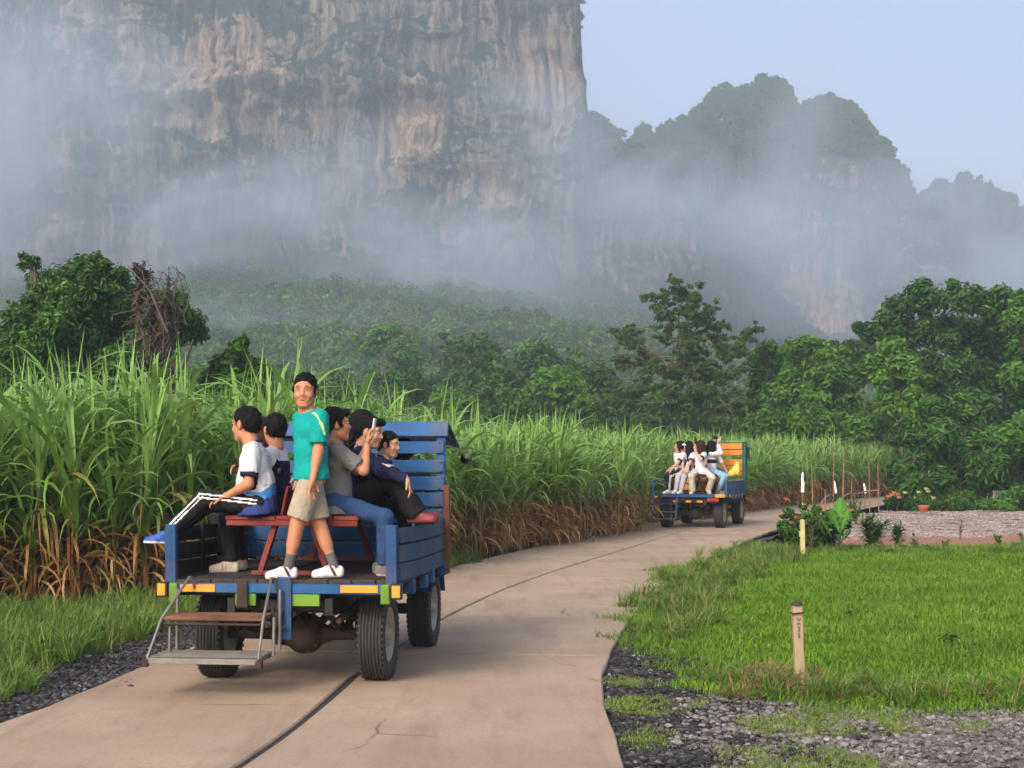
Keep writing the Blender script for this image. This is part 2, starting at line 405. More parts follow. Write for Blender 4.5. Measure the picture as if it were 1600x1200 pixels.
def strip_mesh(name, A, B, z0, z1, mat, parent, bev=.012):
    """solid slab between polylines A (left) and B (right)"""
    n = len(A); V = []; F = []
    for a, b in zip(A, B):
        d = np.array(b) - np.array(a); d = d / (np.linalg.norm(d) + 1e-9) * bev
        V += [(a[0], a[1], z0), (a[0], a[1], z1 - bev), (a[0] + d[0], a[1] + d[1], z1), (b[0] - d[0], b[1] - d[1], z1), (b[0], b[1], z1 - bev), (b[0], b[1], z0)]
    for i in range(n - 1):
        for k in range(5): F.append((i * 6 + k, i * 6 + 6 + k, i * 6 + 7 + k, i * 6 + 1 + k))
    F = [f[::-1] for f in F]
    F += [(0, 1, 2, 3), (0, 3, 4, 5), ((n - 1) * 6 + 3, (n - 1) * 6 + 2, (n - 1) * 6 + 1, (n - 1) * 6), ((n - 1) * 6 + 5, (n - 1) * 6 + 4, (n - 1) * 6 + 3, (n - 1) * 6)]
    me = np_mesh(name, np.array(V), np.array(F), mat); return link(name, me, parent)
# base under the joints
strip_mesh('joint_filler', EL[::4] + 0, ER[::4] + 0, -.10, -.022, M['tar'], road)
edges_s = list(np.arange(0.0, 30.0, 7.5))
joints = np.array([0, 9.5, 16.9, 24.3, 27.6, 33.5, 36.8, 44, 47.5, 54, 61.5, 69, 76.5, 84, 91.5, 99, 106, 114, 122, 130, 138])
def lerp_edge(E_, s): return np.array([np.interp(s, S_, E_[:, 0]), np.interp(s, S_, E_[:, 1])])
CW = .475 + .012 * np.sin(S_ * .35)                      # where the middle joint runs, fraction from the left edge
for a, b in zip(joints[:-1], joints[1:]):
    if a >= S_[-1]: break
    b = min(b, S_[-1]); ss = np.linspace(a + .028, b - .028, max(3, int((b - a) / .5)))
    for side in (0, 1):
        A_, B_ = [], []
        for s in ss:
            l, r = lerp_edge(EL, s), lerp_edge(ER, s); f = np.interp(s, S_, CW); c = l + (r - l) * f
            d = (r - l) / np.linalg.norm(r - l); w = .012 + .014 * (vnoise(s * 1.7, side, 0, 3) + 1) / 2 + .018 * max(0, float(vnoise(s * .4, 2.5, 0, 8)))
            ej = .018 * float(vnoise(s * 2.3, side * 7.1, 0, 4))
            if side == 0: A_.append(l + d * ej); B_.append(c - d * w)
            else: A_.append(c + d * w); B_.append(r + d * ej)
        strip_mesh('slab', A_, B_, -.10, random.uniform(-.0015, .0015), M['concrete'], road)

# ---- shoulders and patches (irregular outlined sheets, each a few mm above the one below)
def poly_sheet(name, pts, z, mat, label, jitter=.12, step=.35, kind='structure', thick=0.0):
    P_ = []; n = len(pts)
    for i in range(n):
        a, b = np.array(pts[i][:2]), np.array(pts[(i + 1) % n][:2]); L = np.linalg.norm(b - a); m = max(1, int(L / step)); dn = np.array([-(b - a)[1], (b - a)[0]]) / (L + 1e-9)
        for k in range(m):
            p = a + (b - a) * k / m; P_.append(p + dn * jitter * float(fbm(p[0] * 1.3, p[1] * 1.3, 0, 11)))
    me = bpy.data.meshes.new(name); import bmesh
    bm = bmesh.new(); vs_ = [bm.verts.new((p[0], p[1], z)) for p in P_]; f = bm.faces.new(vs_); bmesh.ops.triangulate(bm, faces=[f]); bmesh.ops.recalc_face_normals(bm, faces=bm.faces[:])
    for f in bm.faces:
        if f.normal.z < 0: f.normal_flip()
    bm.to_mesh(me); bm.free(); me.materials.append(mat)
    return tag(link(name, me), label, kind=kind)
def off_edge(E_, s0, s1, off, n):
    out = []
    for s in np.linspace(s0, s1, n):
        l, r = lerp_edge(EL, s), lerp_edge(ER, s); d = (r - l) / np.linalg.norm(r - l); e = l if E_ is EL else r; out.append(tuple(e + d * off))
    return out
SH_L = off_edge(EL, 0, 120, .05, 90) + off_edge(EL, 120, 0, -.95, 90)
poly_sheet('left_shoulder', SH_L, -.052, M['dark_gravel'], 'dark gravel shoulder between the road and the sugarcane', .2)
g = lambda px, py: tuple(G(px, py, -.05)[:2])
SHR = [tuple(lerp_edge(ER, s) - np.array([.05, 0])) for s in np.linspace(6, 44, 40)]
SHR = SHR + [g(1225, 832), g(1190, 850), g(1120, 880), g(1070, 905), g(1030, 935), g(1010, 965), g(1040, 1000), g(1075, 1040), g(1130, 1075), g(1200, 1105), g(1290, 1125), g(1290, 1160), g(1250, 1215), g(1200, 1330), (3.0, 4.5), (1.2, 0)]
poly_sheet('right_shoulder', SHR, -.050, M['dark_gravel'], 'blackish gravel shoulder on the inside of the bend', .22)
GG = [g(1120, 1078), g(1250, 1100), g(1400, 1112), g(1600, 1112), g(1750, 1112), (9.5, 8), (9, 3), (2.4, 3), g(1160, 1215), g(1160, 1150)]
poly_sheet('grey_gravel', GG, -.045, M['grey_gravel'], 'pale grey gravel ground beside the mown grass', .3)
LAWN = [g(1040, 1005), g(1020, 975), g(1022, 940), g(1055, 908), g(1110, 880), g(1170, 862), g(1300, 857), g(1450, 857), g(1620, 858), g(1760, 860), (26, 29), (22, 18), (12, 11.2), g(1700, 1108), g(1500, 1108), g(1330, 1104), g(1200, 1088), g(1130, 1066), g(1095, 1045), g(1065, 1025)]
poly_sheet('lawn_base', LAWN, -.038, M['lawn_soil'], 'ground under the bright green grass field', .3)
YARD = [g(1250, 866), g(1290, 828), g(1345, 805), g(1400, 799), g(1520, 799), g(1620, 800), (40, 52), (40, 30), g(1760, 868), g(1600, 864), g(1400, 862)]
poly_sheet('gravel_yard', YARD, -.044, M['yard'], 'pinkish grey gravel yard beyond the grass', .3)
RS = [g(1250, 866), g(1290, 846), g(1400, 836), g(1500, 840), g(1620, 836), (14.5, 36), (13.5, 29.5), g(1500, 868), g(1380, 866)]
poly_sheet('soil_band', RS, -.040, M['red_soil'], 'strip of reddish soil along the far side of the grass', .5)
VERGE = off_edge(EL, 0, 74, -.7, 70) + [(8.5, 58), (2.4, 44), (-.5, 33.5), (-2.4, 26.8), (-5.6, 22.4), (-8, 19.5), (-16, 15), (-16, -5)]
poly_sheet('left_verge', VERGE, -.056, M['verge_soil'], 'grassy verge ground in front of the sugarcane', .2)

# ================================================================ MOUNTAINS
def m_rock(name, rock1, rock2, rock3, green, veg_bias=0.0, gs=.018, bare=()):
    t = NT(name); v = t.pos((1, 1, .15)); a = t.noise(.085, 7, .68, v, .15); b = t.noise(.40, 7, .72, t.pos((1.2, 1, .07)), .2); vs_ = t.noise(.9, 5, .75, t.pos((1.6, 1, .05))); w = t.pos()
    c = t.ramp(a, [(.32, rock1), (.5, rock2), (.66, rock3)]); c = t.mix(t.ramp(b, [(.46, 0), (.62, .85)]), c, scl(rock1, .40)); c = t.mix(t.ramp(vs_, [(.50, 0), (.66, .6)]), c, scl(rock3, 1.1))
    v3 = t.pos((1, 1, .35)); big = t.noise(gs, 6, .62, v3); fine = t.noise(.16, 6, .72, w)
    ge = t.n('ShaderNodeNewGeometry'); sx = t.n('ShaderNodeSeparateXYZ'); t.l(ge.outputs['Normal'], sx.inputs[0])
    slope = t.math('MULTIPLY', sx.outputs['Z'], .55)
    f = t.math('ADD', t.math('ADD', slope, t.math('MULTIPLY', t.math('SUBTRACT', big, .5), 2.6)), t.math('MULTIPLY', t.math('SUBTRACT', fine, .5), 1.5))
    f = t.math('ADD', f, veg_bias); sp = t.n('ShaderNodeSeparateXYZ'); t.l(w, sp.inputs[0]); f = t.math('ADD', f, t.math('MULTIPLY', t.math('SUBTRACT', 78.0, sp.outputs['Z'], True), 0.0)); lowz = t.math('MULTIPLY', t.math('SUBTRACT', 80.0, sp.outputs['Z']), .016, True); f = t.math('ADD', f, t.math('MULTIPLY', lowz, .55))
    for (c0, rad3, bc) in bare:                                            # bare rock faces: no plants, paler warm stone
        mp = t.n('ShaderNodeVectorMath', operation='SUBTRACT'); t.l(w, mp.inputs[0]); mp.inputs[1].default_value = c0; dv = t.n('ShaderNodeVectorMath', operation='DIVIDE'); t.l(mp.outputs[0], dv.inputs[0]); dv.inputs[1].default_value = rad3
        ln = t.n('ShaderNodeVectorMath', operation='LENGTH'); t.l(dv.outputs[0], ln.inputs[0]); k = t.ramp(t.math('ADD', ln.outputs['Value'], t.math('MULTIPLY', t.math('SUBTRACT', fine, .5), 1.6)), [(.55, 1), (1.0, 0)])
        c = t.mix(t.math('MULTIPLY', k, .62), c, t.mix(t.ramp(b, [(.42, 0), (.60, 1)]), scl(bc, .8), scl(bc, .30))); f = t.math('SUBTRACT', f, t.math('MULTIPLY', k, 1.1))
    gcol = t.mix(t.noise(.3, 5, .7, w), scl(green, .45), scl(green, 1.7))
    c = t.mix(t.ramp(f, [(.20, 0), (.33, 1)]), c, gcol)
    return t.bsdf(c, .95, 0, t.math('ADD', b, fine), .9, 2.2, .1)
M['cliff'] = m_rock('limestone_cliff', (.065, .060, .056), (.125, .110, .097), (.30, .235, .185), (.014, .032, .019), .24, bare=[(tuple(P(60, 400, 440)), (38, 90, 22), (.46, .32, .22)), (tuple(P(300, 70, 450)), (34, 90, 24), (.42, .33, .25)), (tuple(P(640, 160, 460)), (10, 90, 16), (.46, .36, .27)), (tuple(P(790, 330, 460)), (9, 90, 14), (.44, .31, .22)), (tuple(P(860, 90, 460)), (12, 90, 30), (.36, .29, .23))])
M['peak'] = m_rock('green_limestone_peak', (.10, .085, .075), (.22, .175, .14), (.48, .35, .26), (.018, .038, .022), .50, bare=[(tuple(P(1310, 450, 590)), (30, 90, 44), (.80, .44, .25)), (tuple(P(1010, 390, 600)), (8, 90, 14), (.42, .31, .23))])
M['far_peak'] = m_rock('far_green_ridge', (.10, .08, .07), (.2, .16, .13), (.3, .24, .19), (.018, .038, .022), .60)

def massif(name, prof, dist, depth, toe, nx, nz, mat, label, seed, flute=5.0, cliff_from=.16, x_step=None, steep=.16):
    """a mountain: for every X a section foot -> talus -> near-vertical wall -> rounded ridge -> back slope.
    prof: [(px, py)] skyline in the photograph at distance dist"""
    px = np.array([p[0] for p in prof], float); py = np.array([p[1] for p in prof], float)
    X = (np.linspace(px[0], px[-1], nx) - 800) / FOC * dist
    H = CAMZ + (HZ - np.interp(np.linspace(px[0], px[-1], nx), px, py)) / FOC * dist
    H = H + fbm(X * .12, 0, 0, seed + 5, 5, .62) * 4.2 * (dist / 450)
    t = np.linspace(0, 1, nz)
    # section: u = distance behind the foot (0..depth), z fraction
    tz = np.interp(t, [0, .16, .80, .90, 1.0], [0, cliff_from, .93, 1.0, .55])
    tu = np.interp(t, [0, .16, .80, .90, 1.0], [0, 1 - steep - .25, .80, 1.0, 1.6])
    T, XX = np.meshgrid(np.arange(nz), X, indexing='ij'); HH = np.broadcast_to(H, XX.shape)
    Z = tz[:, None] * HH - 2; U = tu[:, None] * depth
    wall = np.interp(t, [0, .12, .22, .78, .88, 1], [.3, .5, 1, 1, .6, .5])[:, None]
    n = flute * (1.5 * fbm(XX * .045, Z * .006, 3.1, seed, 4) + 1.1 * fbm(XX * .24, Z * .010, 1.7, seed + 3, 5, .62) + .6 * fbm(XX * .05, Z * .07, 5.5, seed + 9, 5, .58))
    ledge = flute * 1.7 * np.maximum(0, fbm(XX * .022, Z * .075, 9, seed + 21, 4)) ** 1.3 * 1.6
    Y = dist - depth + toe + U - (n + ledge) * wall * 1.5
    XX = XX + (4.5 * fbm(Z * .045, 0 * Z + .3, XX * .004, seed + 51, 3) + 2.2 * fbm(Z * .16, 0 * Z + 2.3, XX * .02, seed + 52, 3)) * wall
    XX = XX + flute * .30 * fbm(XX * .1, Z * .1, 8, seed + 31, 4) * wall
    Z = Z + .5 * flute * fbm(XX * .15, Y * .15, Z * .1, seed + 41, 4) * (np.interp(t, [0, .1, 1], [0, 1, 1])[:, None])
    V = np.stack([XX, Y, Z], -1).reshape(-1, 3); i = np.arange(nz * nx).reshape(nz, nx)
    F = np.stack([i[:-1, :-1], i[:-1, 1:], i[1:, 1:], i[1:, :-1]], -1).reshape(-1, 4)
    o = link(name, np_mesh(name, V, F, mat, True)); tag(o, label, kind='structure')
    k = int(.90 * (nz - 1)); return V.reshape(nz, nx, 3)
big_prof = [(-900, -560), (-500, -300), (-100, -200), (300, -260), (700, -230), (860, -120), (893, -60), (903, 0), (906, 30), (900, 95), (906, 135), (916, 168), (940, 184), (968, 204), (990, 216), (1040, 258), (1100, 330), (1170, 420), (1260, 520)]
VB = massif('limestone_cliff', big_prof, 520, 105, 0, 640, 330, M['cliff'], 'huge sheer limestone cliff with vertical streaks filling the upper left, half in mist', 3, 5.2, .20)
peak_prof = [(860, 330), (940, 260), (990, 216), (1020, 205), (1060, 184), (1100, 160), (1135, 140), (1165, 122), (1200, 115), (1222, 124), (1232, 152), (1242, 164), (1262, 152), (1285, 150), (1320, 155), (1340, 168), (1354, 196), (1366, 206), (1380, 236), (1396, 250), (1402, 280), (1420, 300), (1450, 345), (1500, 420), (1560, 520)]
VP_ = massif('limestone_peak', peak_prof, 680, 120, 0, 360, 240, M['peak'], 'green topped double limestone peak behind the big cliff', 12, 5.5, .18)
far_prof = [(1350, 420), (1400, 330), (1430, 300), (1460, 287), (1500, 276), (1530, 288), (1565, 296), (1582, 318), (1600, 328), (1680, 350), (1800, 420), (1950, 420), (2300, 520)]
VF_ = massif('limestone_ridge', far_prof, 850, 130, 0, 200, 120, M['far_peak'], 'faint farther ridge at the right edge behind the mist', 22, 5.5, .18)

# wooded slope at the foot of the cliffs
def slope_z(X, Y):
    base = np.interp(Y, [100, 150, 230, 330, 430, 520], [-.2, 1.5, 10, 28, 48, 60])
    side = np.interp(X / np.maximum(Y, 1) * FOC + 800, [-300, 300, 700, 1000, 1250, 1500, 1900], [.9, 1.0, .95, .70, .40, .30, .35])
    return base * side + fbm(X * .02, Y * .02, 0, 60, 4) * np.interp(Y, [100, 220], [0, 5])
def hill():
    ys = np.linspace(98, 640, 110); us = np.linspace(-.75, .75, 130); U, Y = np.meshgrid(us, ys); X = U * Y
    Z = np.where(Y < 102, -.3, slope_z(X, Y)); V = np.stack([X, Y, Z], -1).reshape(-1, 3); i = np.arange(V.shape[0]).reshape(len(ys), len(us))
    F = np.stack([i[:-1, :-1], i[:-1, 1:], i[1:, 1:], i[1:, :-1]], -1).reshape(-1, 4)
    t = NT('wooded_slope'); w = t.pos(); c = t.mix(t.noise(.12, 6, .7, w), (.018, .035, .012), (.05, .085, .028))
    tag(link('hill', np_mesh('hill', V, F, t.bsdf(c, .95, 0, t.noise(.4, 5, .7, w), .8, 1.5, .1), True)), 'wooded slope rising to the foot of the cliffs', kind='structure')
hill()
# ================================================================ VEGETATION
def strips(base, az, el0, length, width, droop, segs=6, prof=None, twist=None, pw=1.4, rnd=None, dry=None, fold=0.0):
    """many curved leaf blades at once -> V, F, rnd, dry"""
    n = len(az); t = np.linspace(0, 1, segs + 1)
    el = el0[:, None] - droop[:, None] * t[None, :] ** pw
    st = length[:, None] / segs
    cx = np.cos(el) * st; cz = np.sin(el) * st
    hx = np.concatenate([np.zeros((n, 1)), np.cumsum((cx[:, :-1] + cx[:, 1:]) / 2, 1)], 1)
    hz = np.concatenate([np.zeros((n, 1)), np.cumsum((cz[:, :-1] + cz[:, 1:]) / 2, 1)], 1)
    ca, sa = np.cos(az)[:, None], np.sin(az)[:, None]
    C = np.stack([base[:, 0:1] + hx * ca, base[:, 1:2] + hx * sa, base[:, 2:3] + hz], -1)
    if prof is None: prof = np.interp(t, [0, .15, .5, .8, 1], [.55, 1, .9, .55, .04])
    w = width[:, None] * prof[None, :] / 2
    tw = (twist[:, None] * t[None, :]) if twist is not None else np.zeros((n, segs + 1))
    sx = np.stack([-sa * np.cos(tw), ca * np.cos(tw), np.sin(tw)], -1) * w[..., None]
    V = np.stack([C - sx, C + sx], 2)
    V = V.reshape(n, (segs + 1) * 2, 3); b = np.arange(n)[:, None, None] * (segs + 1) * 2 + np.arange(segs)[None, :, None] * 2
    F = (b + np.array([0, 1, 3, 2])[None, None, :]).reshape(-1, 4)
    k = (segs + 1) * 2
    r_ = np.repeat(rnd if rnd is not None else rng.random(n), k); d_ = np.repeat(dry if dry is not None else np.zeros(n), k)
    return V.reshape(-1, 3), F, r_, d_
class Acc:
    def __init__(s): s.V = []; s.F = []; s.r = []; s.d = []; s.n = 0; s.mi = []
    def add(s, V, F, r, d=None, mi=0):
        s.V.append(V); s.F.append(F + s.n); s.n += len(V); s.r.append(r); s.d.append(d if d is not None else np.zeros(len(V))); s.mi.append(np.full(len(F), mi)); return s
    def mesh(s, name, mats, smooth=True):
        return np_mesh(name, np.concatenate(s.V), np.concatenate(s.F), mats, smooth, np.concatenate(s.mi), np.concatenate(s.r), np.concatenate(s.d))
U = lambda a, b, n: rng.uniform(a, b, n)
def tubes_np(paths, radii, n=5):
    """paths list of (k,3) arrays -> V,F quads"""
    VV, FF = [], []; b0 = 0
    for p, r in zip(paths, radii):
        p = np.asarray(p, float); k = len(p); r = np.broadcast_to(r, (k,)); t = np.gradient(p, axis=0); t /= np.linalg.norm(t, axis=1)[:, None] + 1e-9
        a = np.cross(t, [.31, .95, .05]); a /= np.linalg.norm(a, axis=1)[:, None] + 1e-9; b = np.cross(t, a); an = np.arange(n) * 2 * np.pi / n
        V = p[:, None] + (a[:, None] * np.cos(an)[None, :, None] + b[:, None] * np.sin(an)[None, :, None]) * r[:, None, None]
        i = np.arange(k * n).reshape(k, n) + b0; F = np.stack([i[:-1], np.roll(i[:-1], -1, 1), np.roll(i[1:], -1, 1), i[1:]], -1).reshape(-1, 4)
        VV.append(V.reshape(-1, 3)); FF.append(F); b0 += k * n
    return np.concatenate(VV), np.concatenate(FF)

CANE_GREEN = [(0, (.055, .135, .018)), (.3, (.12, .26, .040)), (.6, (.20, .38, .085)), (.88, (.26, .43, .12)), (1, (.42, .45, .08))]
CANE_DRY = [(0, (.14, .055, .020)), (.35, (.33, .145, .050)), (.7, (.50, .26, .10)), (1, (.66, .43, .20))]
M['cane'] = m_leaf('sugarcane_leaf', CANE_GREEN, .30, .42, CANE_DRY, spec=.35)
M['stalk'] = m_plain('cane_stalk', (.14, .11, .05), .6, var=.5, scale=5)
def cane_plant(name, ns=5, far=False):
    A = Acc(); seg = 5 if far else 7
    for k in range(ns):
        x, y = rng.normal(0, .17, 2); lean = rng.uniform(0, .16); la = rng.uniform(0, 6.28); H = rng.uniform(1.2, 1.75)
        zz = np.linspace(0, H, 5); path = np.stack([x + np.cos(la) * lean * zz ** 1.6, y + np.sin(la) * lean * zz ** 1.6, zz], -1)
        V, F = tubes_np([path], [np.linspace(.017, .011, 5)], 5); A.add(V, F, np.full(len(V), .5), np.full(len(V), .55 if rng.random() < .7 else .95))
        # green blades, from mid height to the tip
        n = 7 if far else 10; hz = np.sort(U(.50, 1.0, n)); at = np.stack([np.interp(hz * H, zz, path[:, c]) for c in range(3)], -1)
        top = (hz - .50) / .50; az = np.arange(n) * 2.6 + U(-.6, .6, n) + la
        V, F, r, d = strips(at, az, np.interp(top, [0, 1], [1.0, 1.42]) + U(-.12, .12, n), np.interp(top, [0, .6, 1], [1.05, 1.45, 1.15]) * U(.8, 1.2, n), U(.045, .078, n) * (1.25 if far else 1), np.interp(top, [0, 1], [2.5, 1.5]) + U(-.6, .7, n), seg, twist=U(-.7, .7, n), pw=1.7,
                            rnd=np.clip(np.interp(top, [0, 1], [.15, .62]) + U(-.2, .28, n), 0, .93), dry=np.clip(np.where(hz < .55, U(-.6, .75, n), U(-.9, .12, n)), 0, 1)); A.add(V, F, r, d)
        # upright spindle
        m = 2; V, F, r, d = strips(np.repeat(path[-1:], m, 0), U(0, 6.28, m), U(1.38, 1.56, m), U(.7, 1.3, m), U(.028, .044, m), U(.0, .35, m), 4, rnd=U(.6, .95, m), twist=U(-.4, .4, m)); A.add(V, F, r, d)
        # hanging dry trash leaves
        n = 9 if far else 17; hz = U(.10, .80, n); at = np.stack([np.interp(hz * H, zz, path[:, c]) for c in range(3)], -1)
        V, F, r, d = strips(at, U(0, 6.28, n), U(.3, 1.35, n), U(.45, .95, n), U(.022, .045, n), U(1.8, 3.3, n), seg - 1, twist=U(-2.4, 2.4, n), pw=.8, rnd=U(0, 1, n), dry=np.where((rng.random(n) < .93) & (hz < .72), 1.0, .45)); A.add(V, F, r, d)
        n = 4; V, F, r, d = strips(np.stack([np.full(n, x), np.full(n, y), U(0, .1, n)], -1) , U(0, 6.28, n), U(.7, 1.45, n), U(.4, .9, n), U(.02, .04, n), U(.0, 1.2, n), 3, rnd=U(0, .8, n), dry=np.full(n, 1.0)); A.add(V, F, r, d)
    V = np.concatenate(A.V); V[:, 2] = np.maximum(V[:, 2], 0.005); A.V = [V]; A.F = [np.concatenate(A.F)]; A.r = [np.concatenate(A.r)]; A.d = [np.concatenate(A.d)]; A.mi = [np.zeros(len(A.F[0]))]
    return A.mesh(name, M['cane'])
CANES = [cane_plant('sugarcane_plant', 5) for _ in range(6)]
CANES_FAR = [cane_plant('sugarcane_plant_far', 5, True) for _ in range(3)]
# front line of the field on the ground, left to right
CL = resample([(-16.5, 12.0), (-11.0, 15.0), (-7.4, 17.3), (-4.7, 19.5), (-2.85, 22.6), (-1.80, 25.4), (.1, 31.0), (2.3, 36.5), (4.8, 43.5), (8.2, 52.5), (12.4, 62.0), (18.2, 73.0), (21.5, 77)], 900)
cs = np.concatenate([[0], np.cumsum(np.hypot(*np.diff(CL, axis=0).T))])
cn = np.gradient(CL, axis=0); cn = np.stack([-cn[:, 1], cn[:, 0]], -1); cn /= np.linalg.norm(cn, axis=1)[:, None]
pts = []
for row in range(17):
    s = .1
    while s < cs[-1]:
        p = np.array([np.interp(s, cs, CL[:, 0]), np.interp(s, cs, CL[:, 1])]); nn = np.array([np.interp(s, cs, cn[:, 0]), np.interp(s, cs, cn[:, 1])])
        q = p + nn * (row * .85 + rng.normal(0, .13)) ; pts.append((q[0], q[1], row)); s += rng.uniform(.38, .62)
pts = np.array(pts)
for (tx, ty, tw) in ((4.52, 39.2, R(19)), (-1.86, 12.3, R(6.5))):       # nothing grows where the trucks stand
    lx = (pts[:, 0] - tx) * math.cos(tw) - (pts[:, 1] - ty) * math.sin(tw); ly = (pts[:, 0] - tx) * math.sin(tw) + (pts[:, 1] - ty) * math.cos(tw); pts = pts[~((np.abs(lx) < 1.75) & (ly > -1.2) & (ly < 4.6))]
dist = np.hypot(pts[:, 0], pts[:, 1]); vis = (np.abs(pts[:, 0]) < pts[:, 1] * .36) | (pts[:, 2] > 99)
score = dist * (1 + .35 * pts[:, 2]) + np.where(vis, 0, 500); order = np.argsort(score); near = order[:300]; rest = order[300:]
CG = 'sugarcane plants along the front of the field'
for j, i in enumerate(near):
    x, y, _ = pts[i]; o = link('sugarcane_plant', CANES[int(rng.integers(6))], None, (x, y, -.06), (rng.normal(0, .07), rng.normal(0, .07), rng.uniform(0, 6.28)))
    k = rng.uniform(.82, 1.18) * np.interp(y, [15, 22, 30, 45], [1.10, 1.12, 1.0, .93]); o.scale = (k * rng.uniform(.95, 1.1), k, k * rng.uniform(.97, 1.05)); tag(o, 'tall leafy sugarcane plant with dry brown lower leaves in the field edge beside the road', 'sugarcane', CG)
r_ = pts[rest]; m = len(r_); r_d = np.hypot(r_[:, 0], r_[:, 1])
fo = gn_scatter('sugarcane_field', np.stack([r_[:, 0], r_[:, 1], np.full(m, -.06)], -1), CANES + CANES_FAR, rots=np.stack([rng.normal(0, .04, m), rng.normal(0, .04, m), U(0, 6.28, m)], -1), scales=np.repeat((U(.88, 1.16, m) * np.interp(r_[:, 1], [15, 22, 30, 45], [1.12, 1.12, 1.0, .93]))[:, None], 3, 1),
                idx=np.where(r_d < 40, rng.integers(0, 6, m), rng.integers(6, 9, m)))
tag(fo, 'dense green sugarcane field behind its front plants', kind='stuff')

# ---- grasses
def grass_patch(name, n, size, h, w, mat, droop=(.3, 1.6), el=(1.0, 1.5), dryp=.08, seg=3, rr=(.1, .9), tuft=0):
    if tuft:
        c = rng.uniform(-size / 2, size / 2, (tuft, 2)); k = rng.integers(0, tuft, n); b = c[k] + rng.normal(0, .035, (n, 2)); rr_ = np.clip(rng.random(tuft)[k] * .5 + U(0, .5, n), 0, 1) * (rr[1] - rr[0]) + rr[0]
    else: b = rng.uniform(-size / 2, size / 2, (n, 2)); rr_ = np.clip(.5 + .5 * vnoise(b[:, 0] * 4, b[:, 1] * 4, 0, 5) * .6 + U(-.35, .35, n), 0, 1) * (rr[1] - rr[0]) + rr[0]
    V, F, r, d = strips(np.concatenate([b, np.zeros((n, 1))], 1), U(0, 6.28, n), U(*el, n), U(h * .55, h * 1.3, n), U(w * .7, w * 1.3, n), U(*droop, n), seg, twist=U(-.8, .8, n), rnd=rr_, dry=(rng.random(n) < dryp).astype(float) * U(.5, 1, n))
    V[:, 2] = np.maximum(V[:, 2], .0)
    return Acc().add(V, F, r, d).mesh(name, mat)
LAWN_G = [(0, (.065, .155, .010)), (.4, (.125, .265, .014)), (.75, (.19, .37, .022)), (1, (.34, .43, .05))]
VERGE_G = [(0, (.05, .10, .015)), (.4, (.10, .19, .028)), (.75, (.17, .28, .05)), (1, (.30, .34, .10))]
DRYG = [(0, (.16, .09, .04)), (.5, (.30, .20, .09)), (1, (.46, .36, .18))]
M['lawn'] = m_leaf('lawn_grass', LAWN_G, .3, .55, DRYG, seedscale=.55); M['verge'] = m_leaf('verge_grass', VERGE_G, .3, .55, DRYG)
LAWNP = [grass_patch('lawn_patch', 900, 1.15, .10, .009, M['lawn'], dryp=.03) for _ in range(4)]
TUFTP = [grass_patch('tuft_patch', 340, .8, .24, .009, M['verge'], droop=(.5, 2.0), dryp=.22, tuft=7, seg=4) for _ in range(3)]
VERGEP = [grass_patch('verge_patch', 420, .9, .30, .010, M['verge'], droop=(.3, 1.7), dryp=.10, tuft=14, seg=4) for _ in range(4)]
MATP = [grass_patch('mat_patch', 420, .55, .055, .007, M['verge'], dryp=.18, rr=(.45, 1)) for _ in range(3)]
def grid_pts(poly, step, jit=.4, mask=None):
    p = np.array([q[:2] for q in poly]); x0, y0 = p.min(0); x1, y1 = p.max(0)
    X, Y = np.meshgrid(np.arange(x0, x1, step), np.arange(y0, y1, step)); q = np.stack([X.ravel(), Y.ravel()], -1) + rng.uniform(-jit, jit, (X.size, 2)) * step
    q = q[inside(q, poly)]
    if mask is not None: q = q[mask(q)]
    return q
def scatter(name, q, z, variants, smin, smax, label, zvar=None, tiltr=.04):
    m = len(q); s = U(smin, smax, m)[:, None] * np.ones((1, 3))
    if zvar is not None: s[:, 2] *= zvar(q)
    o = gn_scatter(name, np.concatenate([q, np.full((m, 1), z)], 1), variants, rots=np.stack([rng.normal(0, tiltr, m), rng.normal(0, tiltr, m), U(0, 6.28, m)], -1), scales=s, idx=rng.integers(0, len(variants), m))
    return tag(o, label, kind='stuff')
infr = lambda q: np.abs(q[:, 0]) < q[:, 1] * .40 + 1.5
scatter('lawn_grass', grid_pts(LAWN, .62, mask=infr), -.04, LAWNP, .9, 1.15, 'short bright green grass covering the field beside the road', lambda q: .75 + .5 * np.clip(fbm(q[:, 0] * .35, q[:, 1] * .35, 0, 71) + .35, 0, 1.3))
# rough tufts along the road edge and round the post, and the weedy rim of the grass
RIM = [g(1045, 985), g(1035, 945), g(1072, 908), g(1138, 876), g(1200, 858), g(1240, 868), g(1190, 890), g(1130, 920), g(1090, 960), g(1075, 1010), g(1110, 1050), g(1200, 1070), g(1350, 1085), g(1500, 1092), g(1700, 1092), g(1700, 1112), g(1500, 1112), g(1330, 1108), g(1200, 1096), g(1130, 1075), g(1090, 1050), g(1060, 1028), g(1035, 1000)]
scatter('rough_grass', grid_pts(RIM, .42), -.04, TUFTP, .7, 1.25, 'rough tufted grass with dry stems round the rim of the lawn', tiltr=.12)
DRYR = [g(1150, 1092), g(1170, 1068), g(1240, 1060), g(1290, 1072), g(1280, 1098), g(1210, 1100)]
M['drymat'] = m_leaf('dry_grass', [(0, (.10, .05, .03)), (.5, (.22, .12, .06)), (1, (.34, .24, .12))], .2, .7)
DRYP = [grass_patch('dry_patch', 320, .6, .14, .008, M['drymat'], droop=(1, 2.6), el=(.3, 1.3)) for _ in range(2)]
scatter('dry_grass', grid_pts(DRYR, .30), -.035, DRYP, .7, 1.1, 'brown dry grass litter at the foot of the concrete post', tiltr=.2)
D2 = [g(1030, 955), g(1050, 940), g(1075, 965), g(1080, 1010), g(1040, 1000), g(1000, 990)]
